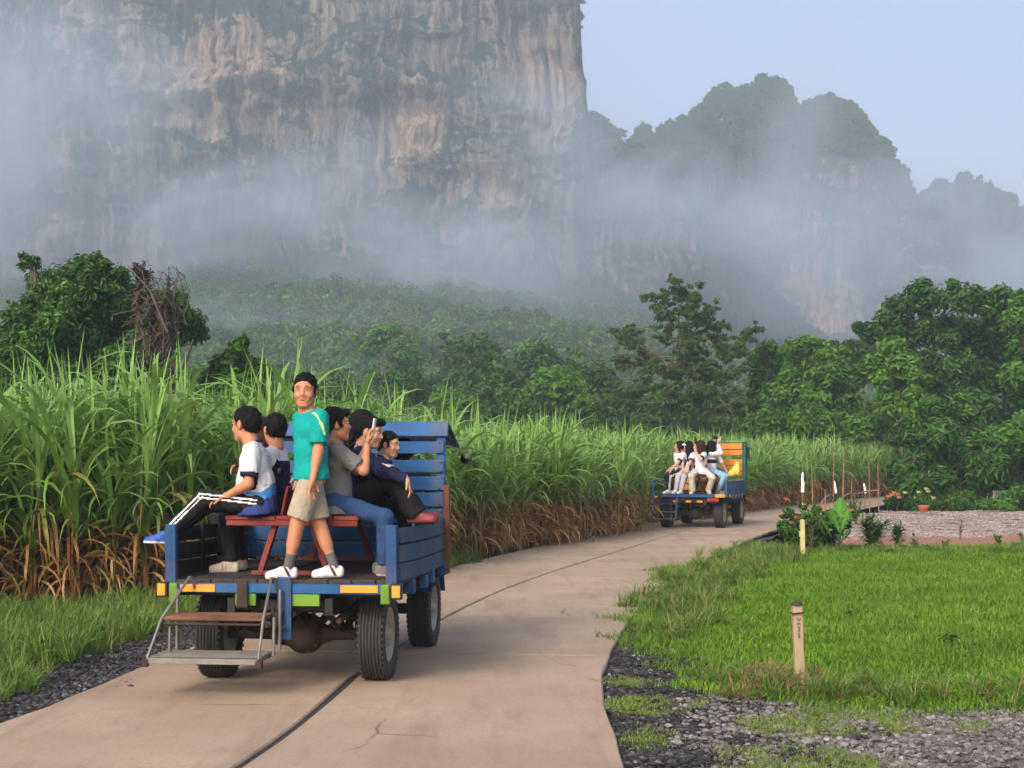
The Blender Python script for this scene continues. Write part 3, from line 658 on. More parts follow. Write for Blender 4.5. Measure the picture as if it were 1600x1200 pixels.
scatter('dry_weeds', grid_pts(D2, .55), -.035, DRYP + TUFTP, .6, 1.0, 'dry brown weeds beside the inside edge of the road', tiltr=.2)
for nm, py_poly, lb in (('moss_grass', [(1175, 1150), (1200, 1128), (1290, 1112), (1425, 1125), (1432, 1142), (1330, 1152), (1250, 1158)], 'yellowish green grass patch on the gravel below the post'),
                    ('moss_grass', [(1120, 1205), (1180, 1180), (1290, 1178), (1390, 1195), (1400, 1260), (1150, 1270)], 'yellowish green grass patch at the bottom edge of the gravel'),
                    ('moss_grass', [(945, 1100), (985, 1090), (1050, 1096), (1070, 1112), (1000, 1120), (955, 1112)], 'small grass patch on the dark gravel by the road edge'),
                    ('moss_grass', [(942, 1066), (1000, 1062), (1010, 1076), (950, 1080)], 'smallest grass patch on the dark gravel, nearest the rough grass'),
                    ('moss_grass', [(975, 1160), (1010, 1148), (1055, 1150), (1062, 1162), (1000, 1166)], 'narrow grass patch on the dark gravel near the bottom of the road edge'),
                    ('moss_grass', [(1500, 1135), (1540, 1126), (1560, 1136), (1520, 1146)], 'little green tuft on the pale grey gravel')):
    poly = [g(*q) for q in py_poly]; scatter(nm, grid_pts(poly, .13), -.045, MATP, .4, .75, lb, tiltr=.15)
# left verge: tall lush grass in front of the cane
LV = [(-16, 11.5), (-8.2, 14.6), (-5.9, 13.2), g(0, 1058), g(60, 1045), g(130, 1012), g(240, 985), g(330, 962), g(520, 920), g(700, 886), (-.4, 27.8), (-1.9, 26.8), (-3.2, 24.4), (-5.4, 21.7), (-7.8, 19.3), (-16, 14)]
scatter('verge_grass', grid_pts(LV, .40), -.055, VERGEP, .65, 1.15, 'long green grass along the foot of the sugarcane', tiltr=.08)
LV2 = [g(5, 1108), g(-200, 1140), g(-300, 1090), g(40, 1068)]
scatter('verge_tuft', grid_pts(LV2, .35), -.055, VERGEP, .5, .8, 'green grass tufts on the gravel at the lower left', tiltr=.08)
LV3 = off_edge(EL, 50, 118, -.5, 60) + off_edge(EL, 118, 50, -2.0, 60)
scatter('far_verge_grass', grid_pts(LV3, .55), -.055, TUFTP, .8, 1.2, 'low grass strip between the far road edge and the sugarcane', tiltr=.08)
LV4 = off_edge(EL, 28, 50, -.25, 30) + off_edge(EL, 50, 28, -1.2, 30)
scatter('roadside_tuft', grid_pts(LV4, .9), -.055, TUFTP, .5, .8, 'sparse tufts beside the bend under the dry cane leaves', tiltr=.08)

# ---- loose stones
def stone_patch(name, n, size, r0, r1, mats):
    A = Acc(); t = (1 + 5 ** .5) / 2
    base = np.array([(-1, t, 0), (1, t, 0), (-1, -t, 0), (1, -t, 0), (0, -1, t), (0, 1, t), (0, -1, -t), (0, 1, -t), (t, 0, -1), (t, 0, 1), (-t, 0, -1), (-t, 0, 1)]) / 1.9
    fc = np.array([(0, 11, 5), (0, 5, 1), (0, 1, 7), (0, 7, 10), (0, 10, 11), (1, 5, 9), (5, 11, 4), (11, 10, 2), (10, 7, 6), (7, 1, 8), (3, 9, 4), (3, 4, 2), (3, 2, 6), (3, 6, 8), (3, 8, 9), (4, 9, 5), (2, 4, 11), (6, 2, 10), (8, 6, 7), (9, 8, 1)])
    r = r0 + (r1 - r0) * rng.random(n) ** 3
    sc_ = np.stack([U(.7, 1.3, n), U(.7, 1.3, n), U(.45, .8, n)], -1) * r[:, None]; an = U(0, 6.28, n)
    B = base[None] * sc_[:, None] * U(.8, 1.2, (n, 12, 1)); ca, sa = np.cos(an)[:, None], np.sin(an)[:, None]
    X = B[..., 0] * ca - B[..., 1] * sa; Y = B[..., 0] * sa + B[..., 1] * ca; p = rng.uniform(-size / 2, size / 2, (n, 2))
    V = np.stack([X + p[:, :1], Y + p[:, 1:], B[..., 2] + r[:, None] * .25], -1).reshape(-1, 3); F = (fc[None] + np.arange(n)[:, None, None] * 12).reshape(-1, 3)
    return np_mesh(name, V, F, mats, False, None, np.repeat(rng.random(n), 12), np.zeros(n * 12))
M['stones_dark'] = m_leaf('dark_stones', [(0, (.014, .013, .015)), (.6, (.04, .038, .042)), (.9, (.09, .088, .095)), (1, (.35, .34, .34))], 0, .75)
M['stones_grey'] = m_leaf('grey_stones', [(0, (.06, .055, .055)), (.6, (.145, .135, .135)), (.9, (.24, .225, .22)), (1, (.52, .50, .49))], 0, .8)
M['stones_yard'] = m_leaf('yard_stones', [(0, (.15, .115, .10)), (.6, (.28, .23, .21)), (.9, (.38, .33, .31)), (1, (.55, .50, .48))], 0, .8); SY = [stone_patch('yard_stone_patch', 260, .85, .007, .03, M['stones_yard']) for _ in range(2)]; SD = [stone_patch('stone_patch', 420, .85, .006, .028, M['stones_dark']) for _ in range(3)]; SG = [stone_patch('grey_stone_patch', 380, .85, .007, .03, M['stones_grey']) for _ in range(3)]
scatter('shoulder_stones', grid_pts(SHR, .42, mask=lambda q: (q[:, 1] < 24) & (q[:, 1] > 6)), -.05, SD, .8, 1.2, 'loose dark stones on the shoulder inside the bend')
scatter('left_shoulder_stones', grid_pts(SH_L, .42, mask=lambda q: (q[:, 1] < 32) & (q[:, 1] > 8)), -.052, SD, .8, 1.2, 'loose dark stones on the shoulder by the sugarcane')
scatter('gravel_stones', grid_pts(GG, .42, mask=infr), -.045, SG, .8, 1.2, 'loose pale stones on the grey gravel')
scatter('yard_stones', grid_pts(YARD, .8, mask=lambda q: infr(q) & ~inside(q, RS)), -.045, SY, .9, 1.5, 'loose stones on the gravel yard')

# ================================================================ TREES
BARK = m_plain('grey_brown_bark', (.13, .095, .065), .9, var=.4, scale=6, bump=.8, bdist=.03); M['bark'] = BARK
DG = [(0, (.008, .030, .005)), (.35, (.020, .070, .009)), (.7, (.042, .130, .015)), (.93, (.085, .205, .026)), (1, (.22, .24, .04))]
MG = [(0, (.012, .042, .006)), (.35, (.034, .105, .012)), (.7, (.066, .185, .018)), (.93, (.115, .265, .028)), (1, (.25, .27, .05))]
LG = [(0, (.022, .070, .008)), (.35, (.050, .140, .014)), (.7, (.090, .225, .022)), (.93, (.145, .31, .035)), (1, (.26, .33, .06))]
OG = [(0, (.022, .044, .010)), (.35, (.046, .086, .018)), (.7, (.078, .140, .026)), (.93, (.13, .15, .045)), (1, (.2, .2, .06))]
M['leaf_dark'] = m_leaf('dark_tree_leaf', DG, .22, .42, spec=.25); M['leaf_mid'] = m_leaf('mid_tree_leaf', MG, .26, .5); M['leaf_light'] = m_leaf('light_tree_leaf', LG, .3, .5); M['leaf_olive'] = m_leaf('olive_tree_leaf', OG, .25, .6)
M['deadleaf'] = m_leaf('dead_vine_leaf', [(0, (.016, .012, .012)), (.6, (.052, .042, .040)), (1, (.13, .11, .105))], .05, .85)
def crown_np(clumps, per, ls, seedv=0, elong=1.9, flat=.0, fill=.5):
    """leaf-sized faces spread through clumps [(x,y,z,r[,rz])]; each clump has its own tone"""
    VV = []; RR_ = []
    cl = np.array([(c[0], c[1], c[2], c[3], c[4] if len(c) > 4 else c[3] * .8) for c in clumps]); sub_ = cl[rng.integers(0, len(cl), len(cl) * 3)].copy(); dd = rng.normal(0, 1, (len(sub_), 3)); dd /= np.linalg.norm(dd, axis=1)[:, None]; sub_[:, :3] += dd * sub_[:, 3:4] * U(.6, 1.15, len(sub_))[:, None]; sub_[:, 3:] *= U(.32, .6, len(sub_))[:, None]; cl = np.concatenate([cl, sub_]); wgt = cl[:, 3] ** 2; wgt /= wgt.sum(); cnt = np.maximum(6, (wgt * per).astype(int))
    k = np.repeat(np.arange(len(cl)), cnt); n = len(k)
    d = rng.normal(0, 1, (n, 3)); d /= np.linalg.norm(d, axis=1)[:, None]; rad = 1 - fill * rng.random(n) ** 1.0 * 1.3 + rng.normal(0, .07, n)
    lump = 1 + .22 * vnoise(d[:, 0] * 2 + k, d[:, 1] * 2, d[:, 2] * 2, 31)
    pos = cl[k, :3] + d * (rad * lump)[:, None] * np.stack([cl[k, 3], cl[k, 3], cl[k, 4]], -1)
    nrm_ = d * .8 + np.array([0, 0, .55 + flat]) + rng.normal(0, .55, (n, 3)); nrm_ /= np.linalg.norm(nrm_, axis=1)[:, None]
    a = np.cross(nrm_, rng.normal(0, 1, (n, 3))); a /= np.linalg.norm(a, axis=1)[:, None]; b = np.cross(nrm_, a)
    s = ls * U(.6, 1.35, n)[:, None]; l_ = a * s * elong / 2; w_ = b * s / 2
    V = np.stack([pos - l_, pos + w_ * .9 + nrm_ * s * .12, pos + l_ - nrm_ * s * .18, pos - w_ * .9 + nrm_ * s * .12], 1).reshape(-1, 3)
    F = np.arange(n * 4).reshape(n, 4); tone = rng.random(len(cl))
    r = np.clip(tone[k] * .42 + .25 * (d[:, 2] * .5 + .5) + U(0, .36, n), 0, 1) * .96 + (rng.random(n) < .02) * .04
    return V, F, np.repeat(r, 4)
def limb(a, b, k=6, wob=.06):
    a, b = np.array(a, float), np.array(b, float); t = np.linspace(0, 1, k)[:, None]; L = np.linalg.norm(b - a)
    p = a + (b - a) * t; p[1:-1] += rng.normal(0, wob * L, (k - 2, 3)) * .5; p[:, 2] += np.sin(t[:, 0] * 3.14) * .08 * L; return p
def wood_np(base, clumps, r0, top=.65, n_l=12, lean=(0, 0)):
    cl = np.array([c[:3] for c in clumps]); cen = cl.mean(0); tp = np.array([base[0] + lean[0], base[1] + lean[1], base[2] + (cl[:, 2].max() - base[2]) * top])
    tr = limb(base, tp, 8, .03); paths = [tr]; rad = [np.linspace(r0, r0 * .35, 8)]
    ch = rng.choice(len(cl), min(n_l, len(cl)), replace=False)
    for i in ch:
        j = int(rng.integers(2, 7)); lb = limb(tr[j], cl[i], 6, .06); paths.append(lb); rad.append(np.linspace(r0 * .38, r0 * .07, 6))
        for _ in range(3):
            q = lb[int(rng.integers(2, 6))]; e = cl[i] + rng.normal(0, 1, 3) * clumps[i][3] * .6; paths.append(limb(q, e, 4, .08)); rad.append(np.linspace(r0 * .12, r0 * .03, 4))
    return tubes_np(paths, rad, 6)
def tree(name, label, cat, base, clumps, per, ls, leaf, r0=.12, group=None, top=.65, n_l=12, elong=1.9, bark=None, lean=(0, 0), fill=.55):
    t = empty(name, base); tag(t, label, cat, group); cl = [(c[0] - base[0], c[1] - base[1], c[2] - base[2]) + tuple(c[3:]) for c in clumps]
    V, F = wood_np((0, 0, 0), cl, r0, top, n_l, lean); link('trunk', np_mesh('trunk', V, F, bark or BARK, True), t)
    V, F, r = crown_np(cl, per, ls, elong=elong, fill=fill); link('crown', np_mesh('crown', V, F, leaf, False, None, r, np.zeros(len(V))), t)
    return t
def px_clumps(lst, d, dy=1.6):
    """clumps given on the photograph (px, py, radius px), placed at distance d with random depth"""
    out = []
    for c in lst:
        dd = d + rng.uniform(-dy, dy); p = P(c[0], c[1], dd); r = c[2] / FOC * d; out.append((p.x, p.y, p.z, r, r * (c[3] if len(c) > 3 else .85)))
    return out
# 1. big dark evergreen behind the cane, left
d = 37.0
L1 = [(125, 425, 28), (150, 440, 24), (90, 440, 26), (60, 440, 22), (100, 475, 42), (150, 480, 40), (65, 490, 34), (195, 465, 30), (60, 530, 40), (110, 530, 46), (160, 530, 46), (205, 510, 36), (30, 520, 24), (20, 560, 34), (70, 580, 46), (130, 590, 50), (190, 575, 44), (235, 560, 34), (290, 500, 26), (305, 520, 22), (275, 470, 20), (255, 530, 26), (185, 430, 18), (48, 412, 14), (10, 600, 40), (-20, 590, 40), (60, 640, 50), (130, 650, 50), (200, 640, 44), (165, 418, 12), (20, 505, 16)]
tree('evergreen_tree', 'large dark leafy tree behind the sugarcane at the left, bare stems on its right side', 'tree', (-11.0, d, -.08), [c[:3] + (c[3] * 1.12, c[4] * 1.12) for c in px_clumps(L1 + [(a[0] + rng.normal(0, 14), a[1] + rng.normal(0, 12), a[2] * .5) for a in L1], d, 1.5)], 56000, .088, M['leaf_dark'], .17)
# dead vine-hung snag on its right side
def snag():
    t = empty('dead_vine_tree', (-7.85, 34.8, -.08)); tag(t, 'dead brown vine covered stem rising to a thin spike beside the large dark tree', 'tree'); b = np.array([-7.85, 34.8, -.08])
    def q(px, py): return np.array(P(px, py, 34.8 + rng.uniform(-.3, .3))) - b
    paths = [np.array([(0, 0, 0), q(272, 640), q(275, 590), q(262, 520), q(263, 470), q(264, 415)]), np.array([q(275, 590), q(292, 560), q(302, 530)]), np.array([q(270, 540), q(240, 480), q(225, 440), q(210, 412)]), np.array([q(262, 520), q(235, 455), q(200, 415)])]
    rad = [np.array([.10, .09, .08, .05, .03, .01]), np.array([.05, .04, .02]), np.array([.05, .04, .02, .01]), np.array([.04, .03, .01])]
    for _ in range(70):
        px = rng.uniform(205, 285); py = 412 + abs(px - 262) * .25 + rng.uniform(0, 110) if px > 240 else rng.uniform(412, 520); p0 = q(px, py); L = rng.uniform(.3, 1.1)
        paths.append(np.stack([p0 + np.array([rng.normal(0, .05) * k + .12 * math.sin(k), rng.normal(0, .05) * k, -L * k / 4 + (.1 if k == 1 else 0)]) for k in range(5)])); rad.append(np.full(5, .012))
    V, F = tubes_np(paths, rad, 5); link('trunk', np_mesh('trunk', V, F, m_plain('dead_wood', (.085, .062, .055), .95, var=.4), True), t)
    cl = [tuple(q(*p_)) + (r_ / FOC * 34.8, r2 / FOC * 34.8) for p_, r_, r2 in (((264, 440), 5, 24), ((262, 475), 10, 26), ((262, 510), 13, 28), ((258, 550), 14, 30), ((225, 430), 16, 22), ((215, 465), 13, 30), ((238, 470), 14, 34), ((240, 510), 12, 30), ((268, 590), 12, 30), ((275, 620), 10, 26))]
    V, F, r = crown_np(cl, 2600, .055, elong=2.2, fill=.8); link('dead_leaves', np_mesh('dead_leaves', V, F, M['deadleaf'], False, None, r, np.zeros(len(V))), t)
snag()
L3 = [(372, 545, 18), (365, 570, 28), (345, 590, 28), (392, 590, 30), (370, 620, 40), (410, 620, 28), (330, 630, 30), (395, 650, 34), (340, 660, 36)]
tree('bushy_tree', 'rounded bright green bushy tree between the dark tree and the standing man', 'tree', (-6.6, 36.5, -.08), px_clumps(L3, 36.5, 1.0), 12000, .11, M['leaf_mid'], .09)
L4 = [(0, 545, 26), (-30, 520, 30), (-50, 560, 40), (10, 580, 30), (-10, 620, 46), (-70, 610, 50)]
tree('bushy_tree', 'grey green tree cut by the left edge behind the large dark tree', 'tree', (-15.5, 46, -.08), px_clumps(L4, 46, 1.5), 6000, .14, M['leaf_olive'], .1)
# centre-right loose tree
d = 78.0
L5 = [(1062, 450, 14), (1080, 462, 16), (1048, 470, 12), (1015, 468, 12), (1025, 488, 12), (1092, 490, 18), (1060, 500, 20), (1112, 490, 12), (1125, 515, 16), (1035, 520, 14), (985, 515, 12), (972, 530, 14), (1095, 525, 20), (1062, 540, 22), (1000, 545, 16), (1140, 545, 18), (1165, 525, 12), (965, 570, 18), (1010, 580, 22), (1060, 585, 24), (1110, 580, 22), (1155, 585, 20), (985, 610, 24), (1040, 625, 24), (1100, 620, 26), (1150, 625, 22), (960, 640, 22), (1010, 655, 26), (1075, 660, 26), (1135, 660, 26)]
tree('feathery_tree', 'tall thin crowned olive tree with see-through branches above the far truck', 'tree', (8.6, d, -.1), [c[:3] + (c[3] * 1.35, c[4] * .75) for c in px_clumps([(a[0] + rng.normal(0, 13), a[1] + rng.normal(0, 9), a[2] * rng.uniform(.35, .75)) for a in L5 * 5], d, 1.8)], 42000, .105, M['leaf_olive'], .14, top=.8, n_l=24, elong=2.6, fill=1.35)
# right hand mass
d = 72.0
L6 = [(1385, 500, 22), (1410, 480, 26), (1440, 475, 28), (1475, 468, 26), (1510, 468, 28), (1545, 475, 28), (1575, 480, 26), (1360, 520, 20), (1345, 512, 12), (1400, 530, 34), (1450, 520, 38), (1500, 520, 40), (1550, 525, 38), (1590, 530, 34), (1420, 575, 40), (1480, 580, 44), (1540, 580, 44), (1590, 590, 40), (1370, 560, 26), (1450, 630, 44), (1520, 640, 46), (1585, 650, 40)]
tree('broad_tree', 'broad dark domed tree at the right, highest of the right hand trees', 'tree', (20.5, d, -.1), px_clumps(L6, d, 3.0), 52000, .16, M['leaf_dark'], .18, n_l=6, top=.4, fill=.8)
L7 = [(1600, 470, 22), (1585, 500, 26), (1620, 500, 34), (1610, 545, 36), (1650, 530, 40), (1600, 590, 34), (1640, 600, 44)]
tree('light_leaved_tree', 'lighter yellow green tree rising at the right edge of the photo', 'tree', (23, 66, -.1), px_clumps(L7, 66, 2.0), 8500, .2, M['leaf_light'], .2)
SH = [  # label, distance, clumps, leaves, size, material
 ('fresh green vine draped bush left of the domed tree, below its leftmost branch', 68, [(1395, 545, 22), (1410, 570, 26), (1385, 590, 30), (1425, 600, 30), (1400, 630, 34), (1440, 640, 32)], 7000, .18, 'leaf_light'),
 ('light green bush directly above the far end of the sugarcane', 74, [(1240, 545, 18), (1262, 540, 20), (1285, 550, 20), (1310, 560, 22), (1250, 575, 26), (1290, 590, 28), (1330, 590, 26), (1230, 610, 26), (1275, 625, 30), (1320, 630, 30)], 10000, .18, 'leaf_light'),
 ('mid green bush just right of the feathery olive tree', 80, [(1185, 560, 18), (1200, 545, 16), (1220, 565, 22), (1190, 595, 24), (1215, 620, 28), (1180, 640, 26)], 6500, .19, 'leaf_mid'),
 ('dark bush under the light green bushes behind the sugarcane tips', 70, [(1200, 660, 28), (1240, 665, 28), (1290, 670, 30), (1330, 670, 28), (1170, 680, 26), (1365, 665, 26)], 9500, .15, 'leaf_light'),
 ('dark low tree below the pale rock wall of the peak', 88, [(1330, 550, 16), (1350, 545, 18), (1300, 545, 14), (1370, 560, 20), (1340, 580, 24)], 4500, .2, 'leaf_dark'),
 ('olive green spreading bush right of the cane field end', 82, [(1370, 650, 24), (1395, 680, 30), (1350, 700, 28), (1420, 660, 28), (1385, 725, 30), (1360, 745, 24)], 8500, .15, 'leaf_olive'),
 ('grey green bush at the right edge behind the banana like plant', 62, [(1560, 690, 34), (1600, 680, 36), (1590, 720, 36), (1640, 700, 40), (1555, 740, 30)], 7500, .15, 'leaf_mid'),
]
for lb, dd, cl, n, ls, mt in SH:
    c = px_clumps(cl, dd, 1.6); bx = np.mean([q[0] for q in c]); tree('leafy_bush', lb, 'bush', (bx, dd, -.1), c, n, ls, M[mt], .09, n_l=8)
# drooping big-leaved tree near the yard
L8 = [(1455, 640, 22), (1500, 645, 26), (1420, 680, 28), (1470, 680, 34), (1520, 690, 34), (1440, 720, 34), (1490, 725, 36), (1540, 730, 30), (1420, 755, 26), (1465, 762, 30), (1515, 765, 28), (1400, 735, 20)]
tree('large_leaved_tree', 'low tree with long drooping leaves beside the gravel yard', 'tree', (16.5, 57, -.1), px_clumps(L8, 57, 1.6), 17000, .125, M['leaf_dark'], .12, elong=3.0)
# belt of trees between the field and the slope
uc = []
for k in range(5):
    cl = []
    for j in range(18):
        a = rng.uniform(0, 6.28); h = rng.uniform(-.35, .95); rr = math.sqrt(max(0.05, 1 - h * h)) * rng.uniform(.45, .8); cl.append((rr * math.cos(a), rr * math.sin(a), h * .75, rng.uniform(.28, .45), rng.uniform(.22, .34)))
    V, F, r = crown_np(cl, 3800, .075, fill=.4); Vt, Ft = wood_np((0, 0, -1.7), cl, .09, .6, 8)
    uc.append((V, F, r, Vt, Ft))
BELT_M = {}
def belt_tree(px, py, wpx, d, k, mt, label, hs=1.0):
    key = (k, mt)
    if key not in BELT_M:
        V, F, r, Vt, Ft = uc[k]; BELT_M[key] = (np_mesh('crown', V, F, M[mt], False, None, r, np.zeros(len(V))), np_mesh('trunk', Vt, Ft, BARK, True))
    r_m = wpx / 2 / FOC * d / 1.15; zt = CAMZ + (HZ - py) / FOC * d; t = empty('background_tree', ((px - 800) / FOC * d, d, -.1), rng.uniform(0, 6.28)); tag(t, label, 'tree', 'trees beyond the sugarcane field')
    zc = zt - r_m * hs * 1.0 + .1
    c = link('crown', BELT_M[key][0], t, (0, 0, zc)); c.scale = (r_m, r_m, r_m * hs); w = link('trunk', BELT_M[key][1], t, (0, 0, zc)); w.scale = (r_m, r_m, max(zc / 1.7, .2))
BT = [
 (605, 502, 130, 150, 0, 'leaf_light', 'yellowish rounded tree on the slope above the blue headboard'),
 (520, 585, 150, 92, 1, 'leaf_dark', 'dark round tree just right of the standing man\'s head'),
 (450, 575, 110, 105, 2, 'leaf_mid', 'hazy green tree between the bushy tree and the standing man'),
 (640, 575, 150, 98, 3, 'leaf_dark', 'dark tree directly above the middle of the blue headboard'),
 (750, 510, 170, 128, 4, 'leaf_dark', 'pale topped wide tree, highest of the row left of the feathery tree'),
 (700, 600, 130, 84, 0, 'leaf_mid', 'small fresh green tree rising from the cane tips right of the headboard'),
 (760, 560, 170, 104, 1, 'leaf_dark', 'broad shadowy tree below the pale topped wide tree'),
 (860, 530, 160, 118, 2, 'leaf_dark', 'blue green tree on the slope left of the feathery tree'),
 (855, 575, 210, 86, 3, 'leaf_light', 'bright green spreading tree in the middle above the cane'),
 (935, 555, 130, 102, 4, 'leaf_dark', 'dim tree touching the feathery tree on its left'),
 (930, 610, 150, 82, 0, 'leaf_mid', 'low green tree at the left foot of the feathery tree'),
 (790, 620, 150, 78, 2, 'leaf_dark', 'low bush like tree above the middle of the cane row'),
 (580, 620, 150, 76, 4, 'leaf_dark', 'low tree hidden behind the cane tips over the seated passengers'),
 (1210, 560, 110, 100, 1, 'leaf_mid', 'hazy round tree under the right side of the feathery tree'),
 (1110, 610, 150, 86, 3, 'leaf_dark', 'dark tree behind the trunk of the feathery tree'),
 (1030, 600, 140, 92, 2, 'leaf_light', 'green tree behind the left branches of the feathery tree'),
 (330, 560, 130, 110, 0, 'leaf_mid', 'misty tree seen through the gap right of the dead vine stem'),
 (1290, 590, 120, 98, 4, 'leaf_light', 'tree in the gap above the dark low bushes'),
]
for b in BT: belt_tree(*b)
# canopy of the wooded slope
m = 4800; Yv = 92 + (430 - 92) * rng.random(m) ** .66; Xv = rng.uniform(-.42, .42, m) * Yv; Zv = slope_z(Xv, Yv)
sv = U(2.4, 4.6, m) * np.interp(Yv, [112, 430], [.8, 1.25])
vm = []
for k, mt in ((0, 'leaf_dark'), (1, 'leaf_dark'), (2, 'leaf_mid'), (3, 'leaf_dark'), (4, 'leaf_light'), (0, 'leaf_olive')):
    V, F, r, _, _ = uc[k]; sel = np.sort(rng.choice(len(F), 2300, replace=False)); V2 = V.reshape(-1, 4, 3)[sel]; c_ = V2.mean(1, keepdims=True); V2 = (c_ + (V2 - c_) * 1.35).reshape(-1, 3)
    vm.append(np_mesh('slope_crown', V2, np.arange(len(V2)).reshape(-1, 4), M[mt], False, None, r.reshape(-1, 4)[sel].ravel(), np.zeros(len(V2))))
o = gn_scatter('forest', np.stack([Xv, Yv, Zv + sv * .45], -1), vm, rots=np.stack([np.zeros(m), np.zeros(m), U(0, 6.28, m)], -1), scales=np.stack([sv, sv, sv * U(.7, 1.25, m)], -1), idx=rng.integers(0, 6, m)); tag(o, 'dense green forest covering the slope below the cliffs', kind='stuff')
# scrub along the skyline ridges and ledges
def ridge_scrub(VV, name, label, n, zr, seedk, dens_x=None, s0=1.5, s1=3.4):
    nz, nx, _ = VV.shape; a, b = int(zr[0] * nz), int(zr[1] * nz); sub = VV[a:b].reshape(-1, 3); ii = rng.integers(0, len(sub), n); p = sub[ii]
    s = U(s0, s1, n) * rng.choice([.6, 1, 1.3], n)
    o = gn_scatter(name, p + np.array([0, -.5, .6]), vm[:4], rots=np.stack([U(-.3, .3, n), U(-.3, .3, n), U(0, 6.28, n)], -1), scales=np.stack([s, s, s * U(.7, 1.3, n)], -1), idx=rng.integers(0, 4, n)); tag(o, label, kind='stuff')
ridge_scrub(VP_, 'peak_trees', 'small trees crowding the crest of the double peak', 2600, (.70, .93), 1, s0=.9, s1=2.6)
ridge_scrub(VB[:, int(.72 * 640):], 'saddle_trees', 'scrub on the edge of the big cliff and the saddle', 420, (.72, .93), 2, s0=1.0, s1=2.2)
ridge_scrub(VF_, 'ridge_trees', 'trees along the faint farther ridge', 900, (.72, .93), 3, s0=1.4, s1=3.4)
# ================================================================ THE TRUCKS
M['blue'] = m_paint('weathered_blue_paint', (.014, .098, .275), (.045, .04, .05), .62, 4.0, .5, (3, 1, 14))
M['blue2'] = m_paint('darker_blue_paint', (.018, .062, .135), (.05, .045, .05), .6, 4.0, .55, (3, 1, 14))
M['bluev'] = m_paint('blue_post_paint', (.018, .070, .20), (.04, .035, .04), .6, 4.0, .5, (12, 12, 1))
M['greenp'] = m_paint('lime_paint', (.13, .27, .025), (.05, .06, .03), .55, 5.0, .5, (2, 2, 6))
M['tealp'] = m_paint('teal_green_paint', (.02, .13, .10), (.04, .04, .04), .4, 5.0, .5, (6, 6, 1))
M['yellowp'] = m_paint('yellow_paint', (.55, .42, .06), (.1, .08, .04), .35, 5.0, .5)
M['orangep'] = m_paint('orange_paint', (.62, .22, .02), (.2, .08, .03), .35, 5.0, .5, (3, 1, 10))
M['redp'] = m_paint('maroon_paint', (.20, .030, .024), (.07, .03, .025), .45, 4.0, .5, (2, 8, 8))
M['darkwood'] = m_wood('blackened_wood', (.012, .010, .010), (.038, .030, .026), (10, 1, 10))
M['deckwood'] = m_wood('worn_deck_wood', (.018, .014, .013), (.075, .058, .048), (12, 1, 12), 2.5)
M['brownwood'] = m_wood('brown_wood', (.10, .038, .018), (.22, .09, .045), (8, 8, 1))
M['treadwood'] = m_wood('step_wood', (.10, .045, .025), (.27, .14, .08), (1, 14, 14))
M['steel'] = m_plain('grey_steel', (.22, .21, .195), .5, .6, var=.35, scale=9)
M['slatgrey'] = m_paint('grey_step_slat', (.17, .16, .145), (.10, .05, .035), .6, 6.0, .6, (2, 10, 10))
M['rust'] = m_plain('rusty_dark_iron', (.045, .028, .022), .8, .3, var=.5, scale=8)
M['iron'] = m_plain('greasy_black_iron', (.014, .013, .013), .55, .4, var=.4, scale=8)
M['rubber'] = m_plain('tyre_rubber', (.024, .023, .023), .78, var=.35, scale=14, bump=.3)
M['rim'] = m_plain('dusty_rim', (.34, .31, .25), .55, .4, var=.4, scale=10)
M['reflector'] = NT('orange_reflector').bsdf((.95, .36, .02), .35, 0, None, spec=.6)
_t = NT('orange_reflector_tape'); _n = _t.noise(90, 2, .5, _t.objvec()); M['reflector'] = _t.bsdf(_t.mix(_n, (.85, .22, .01), (.95, .36, .03)), .35, 0, None, spec=.7)
M['lampred'] = m_plain('red_lamp', (.30, .02, .015), .3)
M['white'] = m_plain('white_plastic', (.75, .75, .73), .5, var=.08)
M['black'] = m_plain('black_plastic', (.015, .015, .016), .4)
M['engine'] = m_plain('green_grey_engine', (.07, .09, .08), .5, .5, var=.4)
M['mirror'] = m_plain('mirror_glass', (.10, .11, .12), .1, 1.0, var=.02)
_t = NT('lime_fading_to_blue'); _tc = _t.n('ShaderNodeTexCoord'); _sx = _t.n('ShaderNodeSeparateXYZ'); _t.l(_tc.outputs['Object'], _sx.inputs[0])
_f = _t.math('ADD', _sx.outputs['X'], _t.math('MULTIPLY', _t.noise(14, 4, .6, _t.objvec()), .05))
M['fade'] = _t.bsdf(_t.ramp(_f, [(.02, (.02, .09, .25)), (.12, (.13, .27, .025))]), .5, 0, _t.noise(20, 4, .6, _t.objvec()), .2, .003, .35)

